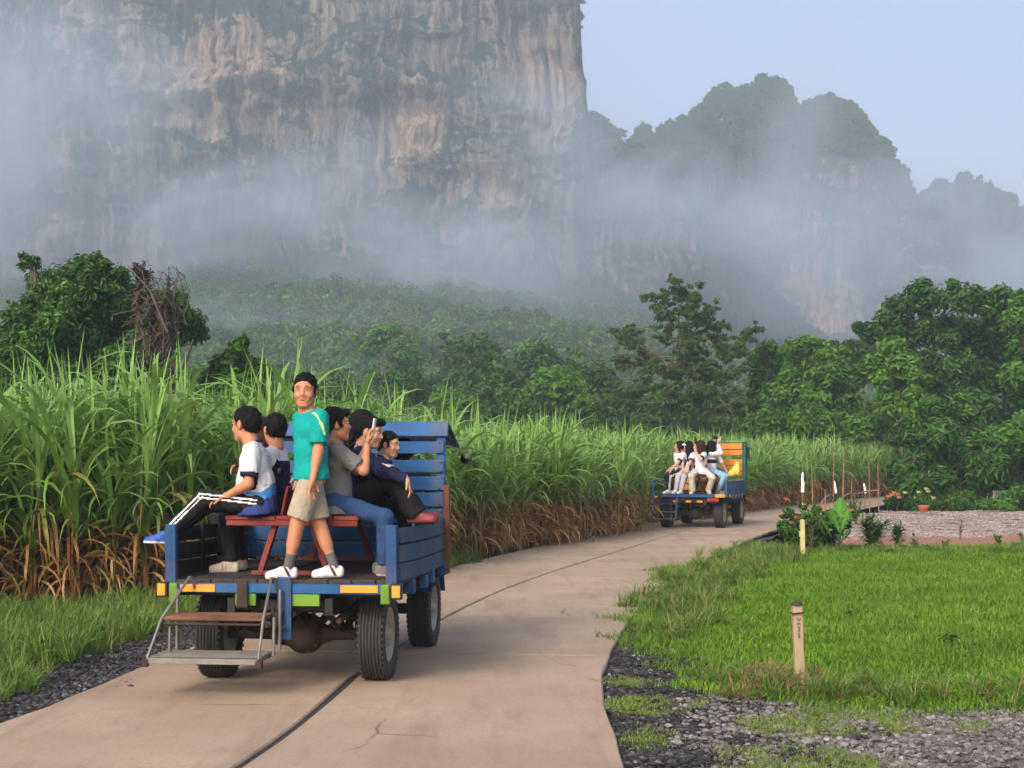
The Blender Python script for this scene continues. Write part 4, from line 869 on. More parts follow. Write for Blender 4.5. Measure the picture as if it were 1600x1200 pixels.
def wheel(parent, x, y, r, w, side, rimmat):
    """part `wheel` (an Empty at the hub) > tyre, rim, hub bolts"""
    e = empty('wheel', (x, y, r), 0, parent)
    h = w / 2; prof = [(r * .60, -h * .82), (r * .70, -h), (r * .86, -h * 1.02), (r * .955, -h * .86)]
    gr = []
    for i in range(7):                                                    # tread ribs and grooves
        a = -h * .80 + i * (h * 1.6 / 6.5); gr += [(r, a), (r, a + h * .16), (r * .965, a + h * .175), (r * .965, a + h * .235)]
    prof += gr[:-2] + [(r * .955, h * .86), (r * .86, h * 1.02), (r * .70, h), (r * .60, h * .82), (r * .57, h * .5), (r * .57, -h * .5)]
    t = MB(); t.lathe(prof, axis='X', n=40, closed=True)
    for k in range(44):                                                   # shoulder lugs
        a = 2 * math.pi * k / 44
        for s in (-1, 1):
            M3 = Matrix.Rotation(-a, 3, 'X'); c = M3 @ Vector((s * h * .86, 0, r * .962)); t.box(c, (h * .26, .022, .020), M3, .002)
    t.build('tyre', M['rubber'], e)
    rr = r * .60; rm = MB(); s = side
    rm.lathe([(rr, s * h * .80), (rr * 1.02, s * h * .86), (rr * .93, s * h * .84), (rr * .86, s * h * .35), (rr * .55, s * h * .30), (rr * .40, s * h * .62), (rr * .22, s * h * .66), (rr * .20, s * h * .95), (0.001, s * h * .97)], axis='X', n=32)
    rm.lathe([(rr, -s * h * .8), (rr * .9, -s * h * .5), (rr * .3, -s * h * .2), (.001, -s * h * .2)], axis='X', n=24)
    for k in range(6):
        a = 2 * math.pi * k / 6; rm.tube([(s * h * .60, math.cos(a) * rr * .46, math.sin(a) * rr * .46), (s * h * .72, math.cos(a) * rr * .46, math.sin(a) * rr * .46)], .013, 6)
    rm.build('rim', rimmat, e); return e

def plank(parent, name, c, size, mat, ch=.006, rz=0, rot=None, jit=.003, label=None):
    b = MB(); b.box((0, 0, 0), size, None, ch, 0, jit); o = b.build(name, mat, parent, c, rot or (0, 0, rz))
    if label: o['label'] = label
    return o

def undercarriage(T, wb0, wb1, tr, r, w, rimmat, near):
    for y in (wb0, wb1):
        for s in (-1, 1): wheel(T, s * tr / 2, y, r, w, s, rimmat)
    f = MB()
    for s in (-1, 1):
        f.box((s * .40, 1.75, .66), (.07, 3.5, .13), None, .006); f.box((s * .40, 1.75, .595), (.11, 3.5, .012), None, .003)
    for y in (.12, .75, 1.4, 2.1, 2.9, 3.4): f.box((0, y, .66), (.76, .06, .09), None, .005)
    f.build('chassis', M['iron'], T)
    ax = MB(); ax.tube([(-tr / 2 + .08, wb0, r), (-.24, wb0, r), (-.16, wb0, r), (.22, wb0, r), (.30, wb0, r), (tr / 2 - .08, wb0, r)], [.05, .055, .085, .085, .055, .05], 14)
    ax.lathe([(.001, -.17), (.07, -.165), (.125, -.13), (.165, -.06), (.172, .0), (.165, .07), (.12, .14), (.07, .22), (.05, .28), (.001, .29)], c=(.06, wb0, r), axis='Y', n=24)
    for k in range(10):
        a = k * math.pi / 5; ax.tube([(.06 + .145 * math.cos(a), wb0 - .10, r + .145 * math.sin(a)), (.06 + .145 * math.cos(a), wb0 - .125, r + .145 * math.sin(a))], .012, 6)
    ax.build('rear_axle', M['rust'], T)
    fa = MB(); fa.bar((-tr / 2 + .1, wb1, r), (tr / 2 - .1, wb1, r), .07, .08)
    fa.tube([(-tr / 2 + .12, wb1 - .16, r - .03), (tr / 2 - .12, wb1 - .16, r - .03)], .016, 8); fa.build('front_axle', M['rust'], T)
    for s in (-1, 1):
        sp = MB()
        for k in range(5):
            L = .52 - k * .085; pts = [(s * .40, wb0 + t * L, .445 - k * .013 + .13 * t * t * (1 if k == 0 else .85)) for t in (-1, -.66, -.33, 0, .33, .66, 1)]
            for a, b in zip(pts[:-1], pts[1:]): sp.bar(a, b, .06, .011)
        sp.tube([(s * .40, wb0 - .52, .575), (s * .40, wb0 - .52, .64)], .02, 8); sp.tube([(s * .40, wb0 + .52, .575), (s * .40, wb0 + .52, .64)], .02, 8)
        sp.bar((s * .40, wb0, .34), (s * .40, wb0, .46), .09, .12); sp.build('leaf_spring', M['iron'], T)
    sh = MB()
    for s in (-1, 1): sh.tube([(s * .52, wb0 - .08, .38), (s * .50, wb0 - .02, .50), (s * .50, wb0 - .02, .50), (s * .34, wb0 + .05, .66)], [.018, .018, .028, .028], 10)
    sh.bar((.22, wb0 + .02, r + .02), (.52, wb0 + .0, .66), .05, .035); sh.tube([(.37, wb0, r), (.37, wb0, .62)], .012, 8); sh.build('shock_absorber', M['iron'], T)
    ds = MB(); ds.tube([(.06, wb0 + .28, r), (.05, 1.6, .46), (.04, 2.4, .56)], [.035, .04, .04], 12); ds.build('drive_shaft', M['iron'], T)
    mu = MB(); mu.tube([(.46, 1.25, .50), (.46, 1.30, .50), (.46, 1.75, .50), (.46, 1.80, .50)], [.03, .08, .08, .03], 12); mu.tube([(.46, 1.25, .50), (.50, .9, .52), (.47, .3, .55), (.47, .05, .54)], .022, 8); mu.build('exhaust_pipe', M['rust'], T)
    wr = MB()
    for k in range(7):
        x = -.3 + k * .12; wr.tube([(x, .25 + .05 * math.sin(k * 2.1), .60), (x + .05, .45, .47 + .03 * math.cos(k * 3)), (x + .11 * math.sin(k), .75, .52), (x, 1.1, .60)], .006, 5)
    wr.build('brake_hose', M['black'], T)
    # engine, seat and wheel in front of the headboard
    en = MB(); en.box((0, 3.15, .92), (.50, .75, .42), None, .03); en.box((0, 3.10, 1.16), (.34, .5, .10), None, .03); en.tube([(.18, 3.2, 1.2), (.18, 3.2, 1.45), (.18, 3.12, 1.5)], .03, 10)
    for k in range(6): en.box((0, 3.54, .78 + k * .055), (.44, .02, .02), None, .003)
    en.build('engine', M['engine'], T)
    bn = MB(); bn.box((0, 3.62, .95), (.62, .05, .5), None, .02); bn.bar((-.75, 3.65, .55), (.75, 3.65, .55), .08, .14); bn.build('front_grille', M['blue2'], T)
    for s in (-1, 1):
        b = MB(); b.lathe([(.001, .06), (.07, .05), (.085, 0), (.06, -.06), (.001, -.08)], c=(s * .38, 3.68, .98), axis='Y', n=18); b.build('headlight', M['rim'], T)
    st = MB(); st.box((.52, 2.62, .98), (.44, .34, .20), None, .03); st.box((.52, 2.62, 1.11), (.46, .36, .07), None, .03); st.build('driver_seat', M['black'], T)
    sw = MB(); n = 20; pts = [(.54 + .19 * math.cos(2 * math.pi * k / n), 3.0 - .08 * math.sin(2 * math.pi * k / n), 1.42 + .17 * math.sin(2 * math.pi * k / n)) for k in range(n + 1)]
    sw.tube(pts, .013, 7, cap=False); sw.tube([(.54, 3.0, 1.42), (.50, 3.3, 1.1)], .016, 8); sw.bar((.36, 3.0, 1.42), (.72, 3.0, 1.42), .02, .015); sw.build('steering_wheel', M['black'], T)
    for s in (-1, 1):
        fe = MB(); pts = [(s * tr / 2, wb1 + (r + .07) * math.cos(a), r + (r + .07) * math.sin(a)) for a in np.linspace(.3, 2.7, 9)]
        for a, b in zip(pts[:-1], pts[1:]): fe.bar(a, b, w + .06, .012, up=(0, (a[1] + b[1]) / 2 - wb1, (a[2] + b[2]) / 2 - r))
        fe.build('mudguard', M['blue2'], T)

# ---------------------------------------------------------------- near truck
NT_LOC, NT_YAW = (-1.86, 12.30, 0.0), R(-6.5)
T1 = empty('farm_truck', NT_LOC, NT_YAW); tag(T1, 'old blue wooden sided farm truck carrying passengers on its open back, nearest on the road', 'truck')
undercarriage(T1, .60, 2.85, 1.36, .375, .225, M['rim'], True)
DZ, LEN, HW = .870, 2.36, .965
for k in range(10): plank(T1, 'plank', (-.868 + k * .193, LEN / 2 + .01, DZ - .022 + random.uniform(-.004, .004)), (.188, LEN - .02 + random.uniform(-.04, .03), .042), M['deckwood'])
b = MB()
for y in (.12, .62, 1.12, 1.62, 2.12): b.box((0, y, .775), (1.90, .07, .085), None, .005)
b.build('deck_bearer', M['darkwood'], T1)
# rear beam and its paint
plank(T1, 'rear_beam', (0, -.012, .802), (1.92, .045, .078), M['blue'], label='blue painted rear beam')

bb = MB(); bb.box(((-.36 - .19) / 2, -.006, .712), (.17, .035, .098), None, .004); bb.build('rear_board', M['greenp'], T1)
bb = MB(); bb.box((.145, 0, 0), (.29, .035, .098), None, .004); bb.build('rear_board', M['fade'], T1, (.04, -.006, .712))
for s in (-1, 1):
    plank(T1, 'corner_block', (s * .865, -.030, .765), (.072, .05, .155), M['greenp'])
    bb = MB(); bb.box((s * .955, -.03, .788), (.092, .06, .125), None, .006); lh = bb.build('corner_lamp', M['black'], T1); bb = MB(); bb.box((s * .957, -.066, .79), (.066, .014, .094), None, .005); bb.build('lens', M['reflector'], lh)
plank(T1, 'reflector', (-.665, -.0385, .802), (.285, .008, .058), M['reflector'], .001, jit=0); plank(T1, 'reflector', (.655, -.0385, .806), (.30, .008, .058), M['reflector'], .001, jit=0)
bb = MB(); bb.box((.05, -.045, .645), (.115, .022, .50), None, .004); bb.build('hitch_plate', M['bluev'], T1)
bb = MB(); bb.box((.0, -.07, .60), (.10, .05, .06), None, .004); bb.box((-.015, -.03, .50), (.05, .06, .28), None, .004); bb.box((.015, -.09, .55), (.06, .04, .10), None, .004); bb.tube([(-.03, -.09, .42), (-.03, -.09, .66)], .014, 8); bb.tube([(-.08, -.10, .50), (.08, -.10, .50)], .010, 8); bb.build('tow_hitch', M['rust'], T1)
bb = MB(); bb.box((-.29, -.052, .755), (.088, .03, .215), None, .006, 0, .006); bb.build('rusty_bracket', M['rust'], T1)
# stakes (rear corner posts)
for s in (-1, 1): plank(T1, 'post', (s * .905, .035, 1.06), (.088, .07, .50), M['bluev'])
plank(T1, 'post', (-.985, .30, .93), (.03, .05, .34), M['brownwood'])
# side boards
SB = [(.935, .135), (1.083, .135), (1.228, .118)]
for (z, h) in SB:
    for s in (-1, 1):
        o = MB(); n = 8
        for i in range(n):
            y0, y1 = .075 + i * (LEN - .09) / n, .075 + (i + 1) * (LEN - .09) / n; sag = lambda y: -.030 * (y / LEN) - .012 * math.sin(y / LEN * 3.1)
            sc_y = lambda y: (0.022 * max(0, (y - 1.85) / .5) ** 2 if z > 1.2 else 0)
            o.add([(s * .955 + dx, y, z + sag(y) + (sc_y(y) if dz > 0 else 0) + dz) for y in (y0, y1) for dx in (-.013, .013) for dz in (-h / 2, h / 2)],
                  [(1, 3, 7, 5), (0, 4, 6, 2), (0, 1, 5, 4), (2, 6, 7, 3)] + ([(0, 2, 3, 1)] if i == 0 else []) + ([(4, 5, 7, 6)] if i == n - 1 else []))
        o.build('plank', M['blue2'] if s > 0 else M['darkwood'], T1)
for s in (-1, 1):
    for y in (.9, 1.62): plank(T1, 'stake', (s * .925, y, 1.06), (.028, .06, .46), M['blue2'] if s > 0 else M['darkwood'])
# blue outrigger blocks under the right side
for s in (-1, 1):
    for y, zz, h in ((.62, .775, .115), (1.25, .765, .11), (1.60, .79, .13), (2.30, .80, .12)): plank(T1, 'outrigger', (s * .93, y, zz), (.11, .085, h), M['blue'] if y > 1 else M['bluev'])
    bb = MB(); bb.lathe([(.001, -.02), (.045, -.018), (.05, 0), (.045, .02), (.001, .022)], c=(s * .90, 1.95, .70), axis='Y', n=16); bb.build('side_lamp', M['black'], T1)
plank(T1, 'front_post', (.985, 2.34, 1.17), (.055, .075, .84), M['brownwood'], label='brown bare wooden post at the front corner'); plank(T1, 'front_post', (-.985, 2.34, 1.17), (.055, .075, .84), M['brownwood'])
# headboard
hb_y = LEN + .03
for z0, z1 in ((1.885, 2.000), (1.700, 1.822), (1.535, 1.668), (1.378, 1.515), (1.215, 1.357), (1.055, 1.195), (.895, 1.035)):
    w_ = 1.90; plank(T1, 'board', (random.uniform(-.004, .004), hb_y, (z0 + z1) / 2), (w_, .024, z1 - z0), M['blue'], rot=(0, R(random.uniform(-.25, .25)), 0))
for x in (-.92, -.40, .42, .92): plank(T1, 'upright', (x, hb_y + .036, 1.46), (.085, .045, 1.18), M['blue'])
plank(T1, 'rail', (.12, hb_y + .030, 2.028), (.66, .016, .05), M['darkwood']); plank(T1, 'rail', (-.62, hb_y + .030, 2.028), (.36, .016, .05), M['darkwood'])
# small gable roof over the driver: near slope seen from the back, far slope falling forwards
rfw = 1.98
plank(T1, 'roof_board', (0, hb_y + .015, 2.115), (rfw, .024, .150), M['blue'], rot=(R(-24), 0, 0), label='blue board at the top of the headboard with dark lettering')
plank(T1, 'roof_board', (0, hb_y + .40, 2.060), (rfw, .72, .020), M['blue'], rot=(R(-18.5), 0, 0))
for s in (-1, 1):
    bb = MB(); x = s * .955
    bb.add([(x - .01, hb_y + .04, 2.155), (x + .01, hb_y + .04, 2.155), (x - .01, hb_y + .66, 1.95), (x + .01, hb_y + .66, 1.95), (x - .01, hb_y + .05, 2.05), (x + .01, hb_y + .05, 2.05)], [(0, 2, 4), (1, 5, 3), (0, 1, 3, 2), (2, 3, 5, 4), (4, 5, 1, 0)]); bb.build('gable', M['darkwood'], T1)
    bb = MB(); bb.tube([(s * .95, hb_y + .06, 1.96), (s * .99, hb_y + .60, 1.93)], .010, 6); bb.build('roof_brace', M['steel'], T1)
# lettering on the headboard (Thai letters, dark)
def text_mesh(s, size, mat, parent, loc, rot, ext=.001, name='lettering', align='CENTER'):
    cu = bpy.data.curves.new(name, 'FONT'); cu.body = s; cu.size = size; cu.extrude = ext; cu.align_x = align; tmp = bpy.data.objects.new('tmp', cu); col.objects.link(tmp)
    dg = bpy.context.evaluated_depsgraph_get(); me = bpy.data.meshes.new_from_object(tmp.evaluated_get(dg)); bpy.data.objects.remove(tmp); me.materials.clear(); me.materials.append(mat)
    return link(name, me, parent, loc, rot)
M['ink'] = m_plain('dark_lettering', (.02, .022, .04), .7)
nb_ = MB()
for x in (-.92, -.40, .42, .92):
    for z in (1.90, 1.985, 1.72, 1.80, 1.55, 1.65, 1.40, 1.49, 1.24, 1.33, 1.08, 1.17, .92, 1.01): nb_.tube([(x + random.uniform(-.02, .02), hb_y - .016, z), (x + random.uniform(-.02, .02) * 0, hb_y - .010, z)], .006, 6)
for s in (-1, 1):
    for y in (.06, .9, 1.62, 2.28):
        for z in (.90, .965, 1.05, 1.11, 1.20, 1.25): nb_.tube([(s * .972, y, z - .02 * y / LEN), (s * .966, y, z - .02 * y / LEN)], .006, 6)
    for z in (.86, .95, 1.05, 1.15, 1.25): nb_.tube([(s * .905 + .015, -.004, z), (s * .905 + .015, .002, z)], .007, 6)
tag(nb_.build('nail_heads', M['rust'], T1), kind='stuff')
text_mesh('เพชร', .10, M['ink'], T1, (.09, hb_y - .022, 2.075), (R(66), 0, 0))
# mirror
bb = MB(); bb.tube([(1.0, hb_y + .62, 1.945), (1.04, hb_y + .64, 1.90), (1.055, hb_y + .62, 1.875)], .008, 6); mr = bb.build('mirror_arm', M['steel'], T1)
bb = MB(); bb.lathe([(.001, .035), (.045, .028), (.060, .0), (.058, -.012)], c=(0, 0, 0), axis='Y', n=20); mm = bb.build('mirror_shell', M['black'], mr, (1.075, hb_y + .60, 1.835)); 
bb = MB(); bb.lathe([(.054, -.010), (.001, -.012)], c=(1.075, hb_y + .60, 1.835), axis='Y', n=20); bb.build('mirror_glass', M['mirror'], mr)
# boarding steps hung on the back
ST = empty('steps', (0, 0, 0), 0, T1)
bb = MB()
L0, L1_ = -.86, -.02
for x, xt in ((L0, L0 + .17), (L1_, L1_ - .0)):
    bb.tube([(xt, -.05, .80), (xt, -.06, .885), (xt - .02, -.10, .895), (x + (.0 if x < -.5 else -.02), -.34, .585), (x - (.04 if x < -.5 else 0), -.55, .30)], .012, 8)
    bb.tube([(x + .05, -.10, .80), (x + .05, -.12, .32)], .014, 8); bb.tube([(x + .05, -.28, .60), (x + .05, -.30, .30)], .014, 8)
    bb.bar((x - .02, -.56, .285), (x + .0, -.10, .30), .025, .04)
bb.bar((L0 - .04, -.56, .285), (L1_, -.56, .285), .025, .045); bb.bar((L0, -.12, .30), (L1_, -.12, .30), .025, .03)
bb.build('step_frame', M['steel'], ST)
bb = MB(); bb.tube([(L0, -.335, .545), (L1_, -.335, .545)], .011, 8); bb.bar((L0, -.10, .56), (L1_, -.10, .56), .03, .03)
for x in (L0, L1_): bb.box((x, -.335, .55), (.035, .035, .06), None, .005); bb.box((x - (.05 if x < -.5 else -.01), -.56, .268), (.05, .05, .06), None, .005)
bb.build('step_bracket', M['rust'], ST)
plank(ST, 'tread', ((L0 + L1_) / 2, -.215, .592), (.80, .25, .032), M['treadwood'], rot=(R(3), 0, 0), label='worn brown wooden upper tread')
for k in range(5): plank(ST, 'slat', ((L0 + L1_) / 2 - .01, -.52 + k * .082, .312), (.86, .040, .018), M['slatgrey'])
# ---------------------------------------------------------------- bench on the near truck
def bench(loc, yaw, label, mat, length=1.95):
    B = empty('bench', loc, yaw); tag(B, label, 'bench')
    for k in range(5):
        x = (-.455, -.24, 0, .24, .455)[k]; plank(B, 'seat_plank', (x, length / 2, .475), (.205 if k != 2 else .26, length, .034), mat)
    for y in (.03, length - .03): plank(B, 'apron', (0, y, .440), (1.10, .035, .062), mat)
    for s in (-1, 1): plank(B, 'backrest', (s * .075, length / 2 + .02, .615), (.022, length - .1, .24), mat, rot=(0, R(-13 * s), 0))
    for y in (.10, length - .12):
        for s in (-1, 1):
            b_ = MB(); b_.bar((s * .155, y, .425), (s * .285, y, .02), .045, .07, up=(0, 1, 0)); b_.build('leg', mat, B)
        b_ = MB(); b_.bar((-.36, y, .02), (.36, y, .02), .05, .035); b_.build('foot_rail', mat, B)
    return B
MT1 = Matrix.Translation(NT_LOC) @ Matrix.Rotation(NT_YAW, 4, 'Z')
bench(MT1 @ Vector((0.02, .28, DZ + .008)), NT_YAW, 'maroon painted wooden bench with a low central backrest on the near truck deck', M['redp'])

# ---------------------------------------------------------------- far truck
FT_LOC, FT_YAW = (4.52, 39.2, 0.0), R(-19)
T2 = empty('farm_truck', FT_LOC, FT_YAW); tag(T2, 'blue farm truck with orange headboard carrying schoolgirls, farther along the bend', 'truck')
M['rim2'] = m_plain('mustard_rim', (.36, .30, .10), .6, .2, var=.4)
undercarriage(T2, .55, 2.95, 1.40, .385, .24, M['rim2'], False)
for k in range(10): plank(T2, 'plank', (-.868 + k * .193, LEN / 2 + .01, DZ - .022), (.188, LEN - .02, .042), M['deckwood'])
plank(T2, 'rear_beam', (0, -.012, .835), (1.94, .05, .085), M['bluev']); plank(T2, 'rear_board', (0, .03, .70), (1.5, .03, .10), M['iron'])
for x in (-.35, -.02, .27): plank(T2, 'reflector', (x, -.0, .685), (.14, .012, .05), M['reflector'], .001, jit=0)
plank(T2, 'reflector', (.80, -.045, .835), (.24, .012, .075), M['reflector'], .001, jit=0); plank(T2, 'reflector', (-.86, -.045, .80), (.10, .012, .04), M['reflector'], .001, jit=0)
plank(T2, 'tail_lamp', (.62, -.01, .735), (.30, .03, .09), M['lampred'])
for s in (-1, 1): plank(T2, 'post', (s * .95, .03, 1.02), (.07, .07, .45), M['bluev'])
for z in (.93, 1.05, 1.17): plank(T2, 'plank', (-.955, LEN / 2, z), (.026, LEN - .1, .10), M['tealp'])
for k in range(12): plank(T2, 'slat', (.955, .14 + k * .185, 1.03), (.024, .135, .36), M['blue2'] if k % 2 else M['blue'])
plank(T2, 'rail', (.958, LEN / 2, 1.285), (.034, LEN - .06, .085), M['greenp']); plank(T2, 'rail', (.962, LEN / 2, 1.215), (.034, LEN - .06, .042), M['yellowp'])
plank(T2, 'rail', (.962, LEN / 2, .815), (.04, LEN, .05), M['bluev']); plank(T2, 'reflector', (.985, .32, .825), (.008, .14, .08), M['reflector'], .001, jit=0)
for k in range(4): plank(T2, 'lamp_bracket', (.975, .75 + k * .42, .80), (.03, .09, .12), M['steel'])
for z0, z1 in ((2.02, 2.19), (1.86, 2.01), (1.60, 1.76), (1.44, 1.59), (1.28, 1.42), (1.10, 1.26), (.92, 1.08)): plank(T2, 'board', (0, hb_y, (z0 + z1) / 2), (1.84, .024, z1 - z0 - .008), M['orangep'])
for x in (-.90, 0, .90): plank(T2, 'upright', (x, hb_y + .036, 1.52), (.07, .045, 1.38), M['tealp'])
for k in range(3): plank(T2, 'upright', (.965, hb_y + .10 + k * .14, 1.55), (.05, .05, 1.35), M['tealp'])
plank(T2, 'roof_board', (0, hb_y + .35, 2.10), (1.96, .62, .02), M['blue2'], rot=(R(-20), 0, 0)); plank(T2, 'side_shade', (.99, hb_y + .45, 1.92), (.03, .40, .34), M['black'])
ST2 = empty('steps', (0, 0, 0), 0, T2); bb = MB()
for x in (-.92, -.30): bb.bar((x, -.05, .84), (x, -.22, .22), .045, .045)
bb.build('step_frame', M['bluev'], ST2)
for z, y in ((.62, -.13), (.42, -.18), (.24, -.23)): plank(ST2, 'tread', (-.61, y, z), (.60, .12, .025), M['slatgrey'] if z < .6 else M['bluev'])
MT2 = Matrix.Translation(FT_LOC) @ Matrix.Rotation(FT_YAW, 4, 'Z')
bench(MT2 @ Vector((0, .28, DZ + .008)), FT_YAW, 'dark wooden bench under the schoolgirls on the far truck', M['darkwood'], 1.9)
# ================================================================ PEOPLE
def A3(*a): return np.array(a, float)
def unit(v): v = np.asarray(v, float); return v / (np.linalg.norm(v) + 1e-9)
def smin(a, b, k): h = np.maximum(k - np.abs(a - b), 0) / k; return np.minimum(a, b) - h * h * k * .25
class SDF:
    """smooth union of tapered capsules and ellipsoids on a grid, turned into one quad surface"""
    def __init__(s, res): s.res = res; s.ops = []
    def cap(s, a, b, ra, rb, k=.03, flat=None, ratio=1.0, cut=None): s.ops.append(('c', A3(*a), A3(*b), ra, rb, k, flat, ratio, cut)); return s
    def ell(s, c, r, B=None, k=.02): s.ops.append(('e', A3(*c), A3(*r), np.eye(3) if B is None else np.asarray(B, float), k)); return s
    def sub_ell(s, c, r, B=None, k=.01): s.ops.append(('-e', A3(*c), A3(*r), np.eye(3) if B is None else np.asarray(B, float), k)); return s
    def half(s, p, n, k=.004, near=None): s.ops.append(('h', A3(*p), unit(n), k, near)); return s        # removes the side n points to
    def noise(s, amp, scale, seed=0): s.ops.append(('n', amp, A3(*scale), seed)); return s
    def mesh(s):
        lo, hi = [], []
        for o in s.ops:
            if o[0] == 'c': m = max(o[3], o[4]); lo += [np.minimum(o[1], o[2]) - m]; hi += [np.maximum(o[1], o[2]) + m]
            elif o[0] == 'e': m = o[2].max(); lo += [o[1] - m]; hi += [o[1] + m]
        lo = np.min(lo, 0) - .02 - s.res * 2; hi = np.max(hi, 0) + .02 + s.res * 2; n = np.ceil((hi - lo) / s.res).astype(int) + 1
        F = np.full(n, .25); ax = [lo[i] + np.arange(n[i]) * s.res for i in range(3)]
        def block(a, b):
            i0 = np.clip(np.floor((a - lo) / s.res).astype(int), 0, n - 1); i1 = np.clip(np.ceil((b - lo) / s.res).astype(int) + 1, 1, n)
            sl = tuple(slice(i0[i], i1[i]) for i in range(3)); return sl, np.stack(np.meshgrid(*[ax[i][sl[i]] for i in range(3)], indexing='ij'), -1)
        for o in s.ops:
            if o[0] == 'c':
                _, a, b, ra, rb, k, flat, ratio, cut = o; m = max(ra, rb) + k + .03; sl, p = block(np.minimum(a, b) - m, np.maximum(a, b) + m)
                q = p - a; ba = b - a; t = np.clip((q @ ba) / (ba @ ba + 1e-9), 0, 1)
                e = q - t[..., None] * ba
                if flat is not None: e = e + (e @ flat)[..., None] * flat * (1 / ratio - 1)
                d = np.linalg.norm(e, axis=-1) - (ra + (rb - ra) * t)
                if cut: d = np.maximum(d, (p - b) @ unit(ba) - .0)
                F[sl] = smin(F[sl], d, k)
            elif o[0] in ('e', '-e'):
                _, c, r, B, k = o; m = r.max() + k + .03; sl, p = block(c - m, c + m); q = (p - c) @ B.T / r; l = np.linalg.norm(q, axis=-1); d = (l - 1) * r.min() * np.minimum(1.0, .6 + l * .4)
                d = l * (l - 1) / (np.linalg.norm(q / r, axis=-1) + 1e-6)
                F[sl] = smin(F[sl], d, k) if o[0] == 'e' else -smin(-F[sl], d, k)
            elif o[0] == 'h':
                _, pt, nn, k, near = o
                if near is not None: sl, p = block(pt - near, pt + near)
                else: sl = tuple(slice(0, n[i]) for i in range(3)); p = np.stack(np.meshgrid(*ax, indexing='ij'), -1)
                d = (p - pt) @ nn; F[sl] = -smin(-F[sl], -d, k)
            elif o[0] == 'n':
                _, amp, sc3, seed = o; msk = np.abs(F) < .05; idx = np.argwhere(msk); p = lo + idx * s.res; F[msk] += amp * fbm(p[:, 0] * sc3[0], p[:, 1] * sc3[1], p[:, 2] * sc3[2], seed, 3)
        F[[0, -1]] = .05; F[:, [0, -1]] = .05; F[:, :, [0, -1]] = .05
        return surface_nets(F, lo, s.res)
def surface_nets(F, lo, res):
    S = F < 0; nx, ny, nz = F.shape
    cnt = np.zeros((nx - 1, ny - 1, nz - 1)); acc = np.zeros((nx - 1, ny - 1, nz - 1, 3))
    for axn in range(3):
        for a in (0, 1):
            for b in (0, 1):
                o0 = [0, 0, 0]; others = [i for i in range(3) if i != axn]; o0[others[0]] = a; o0[others[1]] = b; o1 = list(o0); o1[axn] = 1
                s0 = tuple(slice(o0[i], F.shape[i] - 1 + o0[i]) for i in range(3)); s1 = tuple(slice(o1[i], F.shape[i] - 1 + o1[i]) for i in range(3))
                f0, f1 = F[s0], F[s1]; m = S[s0] != S[s1]; t = np.where(m, f0 / np.where(m, f0 - f1, 1), 0)
                cnt += m
                for i in range(3): acc[..., i] += m * ((o0[i]) if i != axn else t)
    act = cnt > 0; idx = np.full(act.shape, -1); ids = np.argwhere(act); idx[act] = np.arange(len(ids))
    V = lo + (ids + acc[act] / cnt[act][:, None]) * res; Q = []
    for axn in range(3):
        o = [i for i in range(3) if i != axn]
        s0 = [slice(1, -1)] * 3; s0[axn] = slice(0, -1); s1 = list(s0); s1[axn] = slice(1, None)
        e = S[tuple(s0)] != S[tuple(s1)]; w = np.argwhere(e); off = np.array([1, 1, 1]); off[axn] = 0; w = w + off; inside_ = S[tuple(w.T)]
        def cell(da, db):
            c = w.copy(); c[:, o[0]] -= da; c[:, o[1]] -= db; return idx[tuple(c.T)]
        q = np.stack([cell(1, 1), cell(0, 1), cell(0, 0), cell(1, 0)], -1); fl = inside_ if axn != 1 else ~inside_
        q = np.where(fl[:, None], q, q[:, ::-1]); Q.append(q)
    Q = np.concatenate(Q); return V, Q[(Q >= 0).all(1)]
def ik(a, c, l1, l2, hint):
    a, c = A3(*a), A3(*c); d = c - a; L = np.linalg.norm(d); Lm = (l1 + l2) * .998
    if L > Lm: c = a + d / L * Lm; d = c - a; L = Lm
    x = (l1 * l1 - l2 * l2 + L * L) / (2 * L); h = math.sqrt(max(l1 * l1 - x * x, 0)); u = d / L; hn = A3(*hint) - u * (A3(*hint) @ u); hn = unit(hn)
    return a + u * x + hn * h, c
SKIN = {}
def m_skin(name, c):
    t = NT(name); v = t.objvec(); n = t.noise(14, 4, .6, v); n2 = t.noise(60, 3, .6, v)
    cc = t.mix(n, scl(c, .82), (c[0] * 1.15, c[1] * 1.1, c[2] * 1.05)); return t.bsdf(cc, .52, 0, n2, .08, .002, .4, sss=.0)
M['skin'] = m_skin('tanned_skin', (.50, .225, .125)); M['skin2'] = m_skin('light_brown_skin', (.55, .30, .185)); M['skin3'] = m_skin('fair_skin', (.66, .40, .27))
M['lip'] = m_plain('lips', (.38, .145, .10), .5, var=.1); M['hair'] = m_plain('black_hair', (.006, .0055, .0055), .6, var=.5, scale=40, bump=.6, bdist=.006, spec=.12)
M['hair_brown'] = m_plain('dark_brown_hair', (.030, .014, .010), .6, var=.5, scale=40, bump=.6, bdist=.006, spec=.15)
M['eyew'] = m_plain('eye_white', (.62, .58, .54), .3, var=.02); M['eyeb'] = m_plain('eye_dark', (.012, .008, .006), .15, var=.02)

